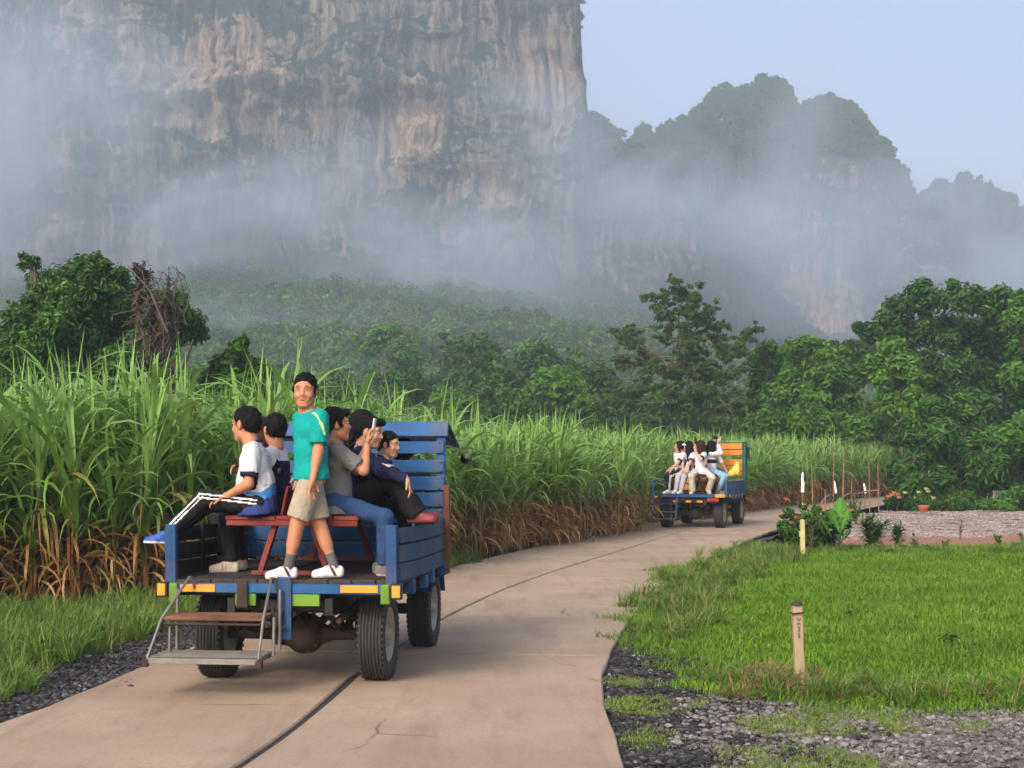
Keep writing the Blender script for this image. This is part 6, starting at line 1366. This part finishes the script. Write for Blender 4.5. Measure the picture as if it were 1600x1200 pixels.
# woman with white hood behind
person(MT1, 'taller passenger with black hair and lilac white hood behind the youth in navy', A_(566, 790, 13.82, SEAT + .10), D_(1, .05, 0), D_(.0, 0, 1), s=1.0, head_f=D_(.75, -.62, -.05),
    arms=[(A_(610, 775, 14.0), D_(.2, .6, -.8)), (A_(612, 772, 13.7), D_(.2, -.6, -.8))], legs=[(A_(622, 866, 14.0, ANK), D_(1, 0, .8), D_(1, 0, 0)), (A_(622, 870, 13.65, ANK), D_(1, 0, .8), D_(1, 0, 0))], skin='skin2', hair='bob',
    top=dict(mats=[M['navy'], M['lilac']], hem=-.09, sleeve='long', paint=p_yoke, collar=M['lilac']), bottom=BLKP, shoes=dict(mats=[M['bshoe'], M['bshoe']]))
person(MT1, 'small boy with short black hair and white and navy shirt nearest the headboard', A_(592, 790, 14.08, SEAT + .085), D_(1, -.1, 0), D_(.12, 0, 1), s=.80, head_f=D_(.90, -.35, -.12), neck_off=D_(.03, 0, -.01),
    arms=[(A_(640, 770, 14.2), D_(.2, .6, -.8)), (A_(642, 778, 13.85), D_(.2, -.6, -.8), D_(.6, -.3, -.5), D_(0, 0, -1), .3, -1)], legs=[(A_(646, 860, 14.2, 1.05), D_(1, 0, .8), D_(1, 0, 0)), (A_(646, 864, 13.9, 1.05), D_(1, 0, .8), D_(1, 0, 0))], skin='skin2', hair='short',
    top=dict(mats=[M['navy'], M['wshirt']], hem=-.09, sleeve='half', paint=lambda c, J: np.where(((c - J['neck']) @ J['up'] < -.05) & ((c - J['neck']) @ J['up'] > -.14), 1, 0), collar=M['navy']), bottom=BLKP, shoes=dict(mats=[M['bshoe'], M['bshoe']]))
# driver in front of the headboard
person(MT1, 'driver at the wheel, seen only through the gaps of the blue headboard', (.52, 2.62, 1.145 + .10), (0, 1, 0), (0, 0, 1), s=.98, head_f=(.1, 1, 0), arms=[((.42, 3.0, 1.45), (-1, 0, -.6), (0, 1, .1), (0, 0, -1), .9), ((.68, 2.98, 1.45), (1, 0, -.6), (0, 1, .1), (0, 0, -1), .9)],
    legs=[((.40, 3.32, .80), (-.2, 0, 1), (0, 1, 0)), ((.66, 3.32, .80), (.2, 0, 1), (0, 1, 0))], hair='short', res=.013, top=dict(mats=[M['dkshirt']], hem=-.08, sleeve='short'), bottom=dict(kind='trousers', mats=[M['blacktr']]), shoes=dict(mats=[M['bshoe'], M['bshoe']]))

# ---------------------------------------------------------------- far truck riders
B_ = lambda px, py, d, z=None: loc(MT2, px, py, d, z)
E_ = lambda *v: wd(MT2, *v)
GWS = lambda: dict(mats=[M['wshirt'], M['navy']], hem=-.08, sleeve='short', collar=M['navy'], paint=lambda c, J: np.where(np.array([np.linalg.norm(c - J['el%d' % i], axis=1) < .12 for i in (0, 1)]).any(0), 1, 0))
WS = dict(mats=[M['wshoe'], M['sole']], sock=M['whitesock']); fr = .014
pst = p_stripe(0); pst.out = E_(0, -1, 0); pst.sh = -.02
person(MT2, 'girl with tied black hair and white striped black trousers, leftmost on the far truck', B_(1062, 745, 39.9, SEAT + .09), E_(-.8, -.5, 0), (0, 0, 1), s=.96, head_f=E_(-.97, .1, 0), arms=[(B_(1047, 737, 39.6), E_(.2, -.6, -.8)), (B_(1046, 733, 40.1), E_(.5, .3, -.8))],
    legs=[(B_(1044, 768, 39.55, ANK), E_(-1, -.4, .8), E_(-.8, -.6, 0)), (B_(1051, 768, 39.75, ANK), E_(-1, -.4, .8), E_(-.8, -.6, 0))], skin='skin2', hair='tail', res=fr, top=GWS(), bottom=dict(kind='trousers', mats=[M['blacktr'], M['wstripe']], paint=pst), shoes=WS)
person(MT2, 'girl with long loose black hair and white bow, second from left on the far truck', B_(1076, 746, 39.8, SEAT + .09), E_(-.55, -.85, 0), (0, 0, 1), s=.96, head_f=E_(-.75, .6, 0), shoulder_f=E_(-.8, -.6, 0), arms=[(B_(1070, 738, 39.3), E_(.8, -.2, -.8)), (B_(1066, 737, 39.5), E_(-.8, .2, -.8))],
    legs=[(B_(1064, 766, 39.4, ANK), E_(-.5, -1, .8), E_(-.6, -.8, 0)), (B_(1056, 766, 39.5, ANK), E_(-.6, -1, .8), E_(-.6, -.8, 0))], skin='skin2', hair='long', res=fr, top=dict(GWS(), mats=[M['wshirt'], M['navy']]), bottom=dict(kind='trousers', mats=[M['greytr']]), shoes=WS)
h2 = B_(1069, 695, 39.55); bw = MB(); bw.box((0, 0, 0), (.09, .03, .035), None, .01); bw.box((.0, .0, .02), (.05, .035, .03), None, .01); tag(bw.build('hair_bow', M['white'], None, MT2 @ Vector(tuple(h2))), 'white bow in the long black hair of the second girl on the far truck', 'hair bow')
person(MT2, 'girl with brown bobbed hair in pale khaki trousers raising a phone', B_(1094, 746, 39.6, SEAT + .09), E_(-.15, -1, 0), (0, 0, 1), s=.98, head_f=E_(-.75, .65, 0), shoulder_f=E_(-.85, -.5, 0), arms=[(B_(1086, 706, 39.25), E_(.1, -.6, -1), E_(.05, 0, 1), E_(-1, 0, 0), .8), (B_(1085, 703, 39.8), E_(-.3, .3, -1), E_(0, 0, 1), E_(-1, 0, 0), .8)],
    legs=[(B_(1107, 766, 39.45, ANK), E_(.5, -1, .7), E_(.1, -1, 0)), (B_(1082, 768, 39.35, ANK), E_(-.5, -1, .7), E_(-.4, -.9, 0))], skin='skin3', hair='bob', hcol='hair_brown', res=fr, top=GWS(), bottom=dict(kind='wide', mats=[M['khaki']]), shoes=dict(mats=[M['creamshoe'], M['sole']]))
person(MT2, 'girl with black bobbed hair and light blue jeans holding up a camera', B_(1112, 745, 40.1, SEAT + .09), E_(.95, -.25, 0), (0, 0, 1), s=.98, head_f=E_(.75, .6, .1), arms=[(B_(1116, 694, 40.3), E_(.3, .5, -1), E_(.1, 0, 1), E_(1, 0, 0), .8), (B_(1122, 694, 39.85), E_(.6, -.4, -1), E_(-.2, 0, 1), E_(1, 0, 0), .8)],
    legs=[(B_(1128, 766, 40.0, ANK), E_(1, 0, .9), E_(.9, -.3, 0)), (B_(1122, 768, 39.7, ANK), E_(1, -.2, .9), E_(.9, -.4, 0))], skin='skin3', hair='bob', res=fr, top=dict(mats=[M['wshirt'], M['navy']], hem=-.08, sleeve='long', paint=lambda c, J: np.where(((c - J['pel']) @ J['up'] > .2) & ((c - J['pel']) @ J['up'] < .3), 1, 0)), bottom=dict(kind='trousers', mats=[M['lightjeans']]), shoes=dict(mats=[M['greyt'], M['sole']]))
person(MT2, 'passenger in cream top with raised arm, farthest forward on the far truck', B_(1118, 745, 40.6, SEAT + .09), E_(.95, .1, 0), (0, 0, 1), s=.98, head_f=E_(.7, .7, 0), arms=[(B_(1124, 690, 40.8), E_(.3, .5, -1), E_(.1, 0, 1), E_(1, 0, 0), .8), (B_(1135, 736, 40.4), E_(.2, -.6, -.8))],
    legs=[(B_(1138, 762, 40.7, ANK), E_(1, 0, .9), E_(1, 0, 0)), (B_(1136, 764, 40.4, ANK), E_(1, -.2, .9), E_(1, 0, 0))], skin='skin3', hair='long', res=fr, top=dict(mats=[M['cream']], hem=-.08, sleeve='half'), bottom=dict(kind='trousers', mats=[M['greysock']]), shoes=dict(mats=[M['bshoe'], M['bshoe']]))
held('phone', 'black phone raised by the girl with brown bobbed hair', 'phone', MT2, B_(1087, 689, 39.5), (.08, .012, .16), Euler((0, 0, R(60))).to_matrix().to_4x4(), M['black'])
held('camera', 'black camera held up by the girl in light blue jeans', 'camera', MT2, B_(1117, 684, 40.1), (.13, .07, .09), Euler((0, R(10), R(50))).to_matrix().to_4x4(), M['black'])
def soft(name, label, cat, T, prims, res, mat):
    S = SDF(res)
    for p in prims: S.cap(*p)
    S.noise(.02, (14, 14, 14), 3); V, F = S.mesh(); o = link(name, np_mesh(name, V, F, mat, True), None, T.translation, T.to_euler()); return tag(o, label, cat)
soft('yellow_jacket', 'bright yellow cloth jacket propped on the side rail of the far truck', 'jacket', MT2, [(B_(1143, 740, 40.4), B_(1149, 736, 40.6), .10, .12, .05), (B_(1149, 738, 40.5), B_(1152, 724, 40.7), .10, .05, .05)], .02, M['yellowcloth'])
soft('red_bag', 'orange red bag on the bench between the khaki and blue jean legs', 'bag', MT2, [(B_(1102, 742, 39.85), B_(1110, 742, 39.95), .07, .07, .05)], .02, M['redbag'])
soft('cream_bag', 'cream cloth bag behind the orange red bag on the far truck bench', 'bag', MT2, [(B_(1108, 736, 40.05), B_(1112, 726, 40.1), .10, .07, .05)], .02, M['cream'])
# ================================================================ SMALL THINGS BESIDE THE ROAD
M['cement'] = m_plain('weathered_cement', (.36, .27, .165), .9, var=.3, scale=5, bump=.4); M['post_dark'] = m_plain('dark_post_mark', (.035, .03, .028), .9)
# marker post in the grass
pb = G(1250, 1072, -.05); PO = empty('marker_post', pb, R(4)); tag(PO, 'short tan concrete marker post with dark handwriting, standing in the grass', 'post')
hgt = (1072 - 945) / FOC * pb.y; b = MB(); n = 7
prof = [(0, .040), (.15, .040), (.5, .037), (.8, .0385), (.93, .040), (1.0, .036)]
V = []; F = []
for i, (t, w) in enumerate(prof):
    for sx, sy in ((-1, -1), (-.8, -1.12), (.8, -1.12), (1, -1), (1, 1), (-1, 1)): V.append((sx * w * 1.05 + random.uniform(-.0015, .0015) - .028 * t, sy * w * .8 + random.uniform(-.0015, .0015), t * hgt))
for i in range(len(prof) - 1):
    for k in range(6): F.append((i * 6 + k, i * 6 + (k + 1) % 6, i * 6 + 6 + (k + 1) % 6, i * 6 + 6 + k))
V.append((-.028, 0, hgt + .018)); t0 = (len(prof) - 1) * 6
for k in range(6): F.append((t0 + k, t0 + (k + 1) % 6, len(V) - 1))
b.add(V, F); b.build('shaft', M['cement'], PO)
cp = MB(); cp.lathe([(.050, -.006), (.047, .010), (.028, .026), (.001, .034)], c=(-.028, 0, hgt + .002), axis='Z', n=10); cp.build('cap', M['post_dark'], PO)
bn = MB(); bn.bar((-.085, -.048, hgt * .895), (.03, -.052, hgt * .915), .014, .010); bn.bar((-.075, -.046, hgt * .905), (-.075, .04, hgt * .905), .01, .01); bn.build('wire_band', M['post_dark'], PO)
for ch, z, sz in (('บ', .84, .052), ('ท', .775, .05), ('2', .71, .052), ('5', .63, .055)): text_mesh(ch, sz, M['post_dark'], PO, (-.020, -.0425, hgt * z - .02), (R(90), 0, 0))
# stub post by the flower bush
sb = P(1254, 846, 28.7); sb.z = -.05; SP = empty('stub_post', sb, 0); tag(SP, 'short pale yellow stub post in front of the flowering bush', 'post'); sb_h = CAMZ + (HZ - 812) / FOC * sb.y + .05
b = MB(); b.box((0, 0, sb_h / 2), (.085, .08, sb_h), None, .012, 0, .008); M['palepost'] = m_paint('pale_yellow_post', (.50, .44, .20), (.30, .27, .2), .5, 5); b.build('shaft', M['palepost'], SP)
b = MB(); b.box((-.048, .0, sb_h * .62), (.03, .08, .10), None, .01, 0, .006); b.build('knob', M['palepost'], SP)
# flower bushes
def flowers(parent, pts, mat, r, name='flower'):
    for p in pts:
        A = MB(); 
        for k in range(9):
            a = k * 2.4; tl = .25 + .08 * k; c = Vector((math.cos(a) * r * tl * .7, math.sin(a) * r * tl * .7, r * (.35 - .06 * k)))
            A.add([c + Vector((-r * .35 * math.sin(a), r * .35 * math.cos(a), 0)), c + Vector((r * .55 * math.cos(a), r * .55 * math.sin(a), r * .30)), c + Vector((r * .35 * math.sin(a), -r * .35 * math.cos(a), 0)), c + Vector((0, 0, -r * .25))], [(0, 3, 2, 1)])
        A.build(name, mat, parent, p)
M['pink'] = m_plain('pink_petals', (.62, .16, .15), .6, var=.15); M['peach'] = m_plain('peach_petals', (.72, .27, .14), .6, var=.15); M['cornfl'] = m_plain('pale_yellow_petals', (.72, .66, .30), .6, var=.1)
M['bananaleaf'] = m_leaf('broad_green_leaf', [(0, (.05, .17, .02)), (1, (.14, .36, .05))], .35, .4)
d0 = G(1270, 862, -.05).y
FB = [(1232, 800, 10), (1225, 822, 12), (1245, 815, 16), (1240, 838, 16), (1265, 810, 16), (1270, 835, 18), (1290, 820, 16), (1300, 805, 12), (1295, 842, 18), (1262, 852, 16), (1285, 862, 14), (1320, 812, 12), (1310, 830, 10), (1255, 792, 8)]
fbs = tree('flowering_bush', 'rose like bush with pink and peach flowers at the corner of the road bend', 'bush', tuple(G(1268, 872, -.05)), px_clumps(FB, d0, .35), 7200, .055, M['leaf_mid'], .008, n_l=10, elong=2.2, fill=.9)
base = np.array(G(1268, 872, -.05)); rel_ = lambda px, py, dd: tuple(np.array(P(px, py, dd)) - base)
flowers(fbs, [rel_(1236, 817, d0 - .35), rel_(1244, 809, d0 - .35)], M['pink'], .07); flowers(fbs, [rel_(1222, 802, d0 - .2), rel_(1283, 792, d0 - .2), rel_(1288, 797, d0 - .2), rel_(1331, 797, d0 - .2), rel_(1228, 780, d0), rel_(1325, 800, d0)], M['peach'], .06); flowers(fbs, [rel_(1255, 788, d0 - .2), rel_(1297, 828, d0 - .4), rel_(1284, 862, d0 - .5)], M['cornfl'], .05)
# broad leaf (banana like) beside it
bb_ = G(1312, 868, -.05); BN = empty('banana_plant', bb_, 0); tag(BN, 'young banana like plant with one broad upright leaf beside the flowering bush', 'plant')
dB = bb_.y; h_l = (826 - 780) / FOC * dB
def broad_leaf(parent, base, tip, w, mat, tint=.7):
    base, tip = np.array(base), np.array(tip); n = 18; t = np.linspace(0, 1, n); ax = tip - base; L = np.linalg.norm(ax); sd = unit(np.cross(ax, [0.25, 1, .1])); nr = unit(np.cross(sd, ax)); V = []; F = []
    for i, tt in enumerate(t):
        ww = w * float(np.interp(tt, [0, .35, .62, .85, 1], [.10, .62, 1, .62, .04])) * (1 + .20 * (1 if (tt * 9) % 1 > .35 else -1) * random.random()); c = base + ax * tt + nr * (-.14 * L * tt * tt)
        V += [c - sd * ww / 2 + nr * .03 * math.sin(i * 1.7), c - sd * ww * .25 - nr * .015, c - nr * .03, c + sd * ww * .25 - nr * .015, c + sd * ww / 2 + nr * .03 * math.cos(i * 2.1)]
    for i in range(n - 1):
        for k in range(4): F.append((i * 5 + k, i * 5 + k + 1, i * 5 + 6 + k, i * 5 + 5 + k))
    r = np.clip(np.where(np.arange(len(V)) % 5 == 2, 1.0, .35 + .3 * np.sin(np.arange(len(V)) // 5 * 2.1)), 0, 1); link('leaf', np_mesh('leaf', np.array(V), np.array(F), mat, True, None, r, np.zeros(len(V))), parent)
bl = lambda px, py, dd=dB: np.array(P(px, py, dd)) - np.array(bb_)
broad_leaf(BN, bl(1312, 826), bl(1313, 778, dB + .1), .27, M['bananaleaf']); broad_leaf(BN, bl(1300, 840), bl(1278, 800), .10, M['leaf_dark']); broad_leaf(BN, bl(1288, 838), bl(1270, 780), .08, M['leaf_dark']); broad_leaf(BN, bl(1310, 850), bl(1330, 826), .09, M['leaf_mid']); broad_leaf(BN, bl(1312, 832), bl(1298, 792, dB - .1), .20, M['bananaleaf']); broad_leaf(BN, bl(1313, 832), bl(1327, 794, dB + .05), .18, M['bananaleaf'])
b = MB(); b.tube([(0, 0, 0), bl(1310, 850), bl(1316, 822)], [.035, .03, .015], 8); b.build('stem', M['post_dark'], BN)
# shrubs and seedlings along the red soil
def seedling(px, py, hpx, wpx, label, mat='leaf_mid', n=420, name='seedling', cat='plant'):
    gb = G(px, py, -.045); d = gb.y; h = hpx / FOC * d; w = wpx / FOC * d; t = empty(name, gb); tag(t, label, cat, 'young plants along the far side of the grass')
    st = [limb((0, 0, 0), (rng.normal(0, w * .25), rng.normal(0, w * .2), h * rng.uniform(.7, .95)), 5, .05) for _ in range(5)]; V, F = tubes_np(st, [np.linspace(.012, .004, 5)] * 5, 5); link('stem', np_mesh('stem', V, F, M['stalk'], True), t)
    m = max(10, n // 5); k = rng.integers(0, 5, m); q = U(.15, 1, m); bs = np.stack([np.array([np.interp(q[i], np.linspace(0, 1, 5), st[k[i]][:, c]) for c in range(3)]) for i in range(m)])
    V, F, r, d_ = strips(bs, U(0, 6.28, m), U(.2, 1.2, m), U(.10, .24, m) * min(1.5, max(.6, h / .5)), U(.025, .05, m), U(.4, 1.6, m), 3, prof=np.array([.2, 1, .8, .05]), twist=U(-.5, .5, m)); link('foliage', np_mesh('foliage', V, F, M[mat], True, None, r, d_), t)
seedling(1362, 862, 56, 52, 'biggest dark green shrub on the reddish soil just right of the banana like plant', n=2400, name='garden_shrub', cat='shrub')
seedling(1402, 858, 42, 30, 'second shrub on the reddish soil, slimmer and to the right of the biggest', n=1100, name='garden_shrub', cat='shrub')
seedling(1338, 812 + 10, 40, 34, 'feathery shrub against the road behind the banana like plant', n=1100, name='garden_shrub', cat='shrub')
seedling(1429, 862, 26, 14, 'thin low seedling right of the second shrub', n=180); seedling(1476, 864, 22, 14, 'small seedling at the middle of the reddish strip', n=160); seedling(1562, 857, 26, 22, 'bushy yellow green seedling under the far end of the yard', 'leaf_light', 320)
seedling(1500, 845, 38, 8, 'bare thin sapling on the gravel yard', n=24); seedling(1598, 855, 24, 16, 'seedling cut by the right edge of the photo', n=200)
# dark broad weed in the lawn
seedling(1486, 1012, 22, 30, 'leafy weed standing in the middle of the lawn at the right', 'leaf_light', n=200, name='weed'); seedling(1325, 968, 16, 18, 'small weed beside the post in the lawn', 'leaf_light', n=90, name='weed'); seedling(1095, 905, 24, 22, 'bright green weed in the rough grass beside the road bend', 'leaf_light', 300, name='weed')
# bamboo stakes, rope and white cloths
M['bamboo'] = m_wood('weathered_bamboo', (.20, .115, .06), (.33, .215, .12), (10, 10, 1)); M['rope'] = m_plain('grey_brown_rope', (.20, .15, .13), .9); M['rag'] = m_cloth('white_rag', (.78, .76, .74), var=.08)
stk = [(1254, 808, 725, 'stake with a long white rag, leftmost of the bamboo stakes'), (1302, 812, 707, 'tall bamboo stake with a short white rag low on it'), (1317, 800, 706, 'thickest bamboo stake of the row'), (1270, 812, 720, 'dim brown stake between the two stakes with rags'),
       (1330, 796, 745, 'short bare stake just right of the thickest stake'), (1351, 795, 757, 'short stake with the rightmost white rag'), (1359, 800, 704, 'tall bamboo stake rising above the rope near the road'), (1373, 800, 724, 'rightmost thin bamboo stake at the end of the rope'), (1290, 830, 765, 'short dark stake behind the flowering bush')]
SPOS = {}
for px, py, pt, lb in stk:
    dd = min(FOC * (CAMZ + .05) / (py - HZ), 54); z0 = -.05; p0 = np.array([(px - 800) / FOC * dd, dd, z0]); hh = CAMZ + (HZ - pt) / FOC * dd - z0; t = empty('bamboo_stake', tuple(p0)); tag(t, lb, 'stake', 'bamboo stakes along the inside of the far road')
    b = MB(); ln = rng.normal(0, .03, 2); pts = [(ln[0] * k / 6, ln[1] * k / 6, hh * k / 6) for k in range(7)]; r0 = .032 if px == 1317 else .019; b.tube(pts, [r0 * (1 - .05 * k) for k in range(7)], 8)
    for k in range(1, 6): b.tube([(ln[0] * k / 6, ln[1] * k / 6, hh * k / 6 - .01), (ln[0] * k / 6, ln[1] * k / 6, hh * k / 6 + .01)], r0 * 1.12, 8)
    b.build('cane', M['bamboo'], t); SPOS[px] = (p0, hh, t)
for px, y0, y1, w, lb in ((1254, 740, 768, .10, 'long white rag hanging from the leftmost stake'), (1304, 752, 770, .06, 'thin white rag leaning on the tall stake'), (1350, 756, 770, .07, 'small white rag wrapped on the short right stake')):
    p0 = SPOS.get(px, SPOS.get(px - 2, SPOS.get(px + 1)))[0]; dd = p0[1]; a = np.array(P(px, y0, dd - .03)); c = np.array(P(px + (2 if px > 1300 else 0), y1, dd - .05)); S = SDF(.012); S.cap(a, c, w * .35, w * .5, .02); S.cap((a + c) / 2 + [w * .3, 0, 0], c + [w * .25, 0, 0], w * .3, w * .36, .02); S.noise(.012, (30, 30, 16), 2); V, F = S.mesh(); tag(link('rag', np_mesh('rag', V, F, M['rag'], True)), lb, 'rag')
rp = [np.array(P(px, py, dd)) for px, py, dd in ((1284, 785, 42), (1296, 775, 45), (1317, 769, 48), (1330, 779, 50), (1351, 772, 52), (1359, 768, 52), (1366, 771, 52), (1373, 766, 52))]; b = MB(); q = resample([tuple(p[:2]) for p in rp], 40); zz = np.interp(np.linspace(0, 1, 40), np.linspace(0, 1, 8), [p[2] for p in rp])
b.tube([(q[i][0], q[i][1], zz[i]) for i in range(40)], .028, 7); tag(b.build('rope', M['rope']), 'thick sagging grey rope strung between the bamboo stakes', 'rope')
# flower bed at the far end of the road
M['terracotta'] = m_plain('terracotta', (.50, .13, .06), .8)
d1 = 52.0
def bed(name, label, clumps, n, mat, fl):
    c = px_clumps(clumps, d1, .8); b0 = (np.mean([q[0] for q in c]), d1, -.06); t = tree(name, label, 'bush', b0, c, n, .085, M[mat], .02, n_l=6, elong=2.0, fill=.8)
    for pts, m_, r in fl: flowers(t, [tuple(np.array(P(x, y, d1 - .5)) - np.array(b0)) for x, y in pts], M[m_], r)
bed('flowering_bush', 'dark green bush with peach orange blossoms at the left end of the far flower bed', [(1390, 785, 10), (1402, 780, 10), (1396, 792, 12), (1410, 790, 10)], 1700, 'leaf_dark', [([(1388, 776), (1397, 770), (1402, 772), (1404, 777), (1393, 773)], 'peach', .13)])
bed('flowering_bush', 'bush with pale cream flowers in the middle of the far flower bed', [(1425, 785, 12), (1440, 782, 12), (1452, 788, 12), (1432, 794, 10)], 1900, 'leaf_mid', [([(1414, 770), (1435, 769), (1431, 778), (1447, 764), (1450, 768), (1458, 778), (1437, 788)], 'cornfl', .11)])
SHB = [('low bright green shrub right of the cream flowers', [(1490, 782, 14), (1510, 776, 14), (1502, 790, 14)], 'leaf_light'), ('trailing green shrub along the far side of the yard', [(1535, 790, 12), (1555, 788, 12), (1575, 790, 12)], 'leaf_light'), ('feathery green shrub at the right edge above the yard', [(1570, 775, 16), (1590, 770, 16), (1600, 785, 16), (1620, 775, 18)], 'leaf_mid'), ('shadowy fern like growth left of the bright shrub', [(1470, 788, 12), (1465, 796, 8)], 'leaf_olive')]
for lb, cc, mt in SHB: bed('garden_shrub', lb, cc, 1500, mt, [])
pt_ = P(1443, 798, d1 - 1.0); pt_.z = -.05; b = MB(); b.lathe([(.001, 0), (.13, 0), (.17, .20), (.19, .22), (.19, .25), (.16, .25), (.15, .20), (.001, .20)], axis='Z', n=24); tag(b.build('flower_pot', M['terracotta'], None, tuple(pt_)), 'small terracotta flower pot at the edge of the gravel yard', 'flower pot')
GB = [g(1385, 798), g(1620, 799), (26, 55), (18.5, 56)]
scatter('bank_grass', grid_pts(GB, .6), -.05, VERGEP, .8, 1.3, 'green weeds along the far side of the gravel yard', tiltr=.1)
scatter('soil_weeds', grid_pts([g(1190, 866), g(1300, 862), g(1500, 860), g(1640, 862), g(1640, 868), g(1180, 872)], .55), -.045, TUFTP, .6, 1.0, 'ragged weeds where the lawn meets the reddish soil', tiltr=.12)
# ================================================================ AIR
def volume_mat(name, dens, color, anis=.2, noise=None):
    t = NT(name); v = t.n('ShaderNodeVolumePrincipled'); v.inputs['Color'].default_value = c4(color); v.inputs['Density'].default_value = dens
    v.inputs['Anisotropy'].default_value = anis
    t.l(v.outputs[0], t.out.inputs['Volume'])
    if noise:
        sc1, th0, th1, stretch, rot = noise
        tc = t.n('ShaderNodeTexCoord')
        L = t.n('ShaderNodeVectorMath', operation='LENGTH'); t.l(tc.outputs['Object'], L.inputs[0])   # object space: unit ball
        fall = t.math('SUBTRACT', 1.0, L.outputs['Value'], True); fall = t.math('POWER', fall, .8)
        nz = t.noise(sc1, 3, .6, t.pos(stretch), .8)
        k = t.ramp(nz, [(th0, 0), (th1, 1)]); sp = t.n('ShaderNodeSeparateColor'); t.l(k, sp.inputs[0])
        d = t.math('MULTIPLY', t.math('MULTIPLY', fall, t.math('ADD', t.math('MULTIPLY', sp.outputs[0], 1.0), .12)), dens)
        t.l(d, v.inputs['Density'])
    return t.m
mb = MB(); mb.box((0, 600, 149), (3000, 2600, 300.4), ch=0)
HAZE = mb.build('haze', volume_mat('thin_haze', HAZE_D, (.70, .83, 1.0), .1)); tag(HAZE, 'thin pale air between the camera and the mountains', kind='stuff')
def ico(r=1.0):
    import bmesh
    me = bpy.data.meshes.new('mist'); bm = bmesh.new(); bmesh.ops.create_icosphere(bm, subdivisions=3, radius=r); bm.to_mesh(me); bm.free(); return me
def mist(px, py, d, w, h, depth, dens, tilt=0, scale=.012, th=(.42, .62), label=''):
    """a drifting bank of mist in front of the cliff: centre on the photograph, width/height in photo px"""
    c = P(px, py, d); me = ico(); me.materials.append(volume_mat('drifting_mist', dens, (.66, .79, .98), .1, (scale, th[0], th[1], (1, 1, 1.3), 0)))
    o = link('mist_bank', me, None, c, (0, R(tilt), 0)); o.scale = (w / 2 / FOC * d, depth / 2, h / 2 / FOC * d); tag(o, label, kind='stuff'); return o
for a in MISTS: mist(*a[:8], label=a[8])
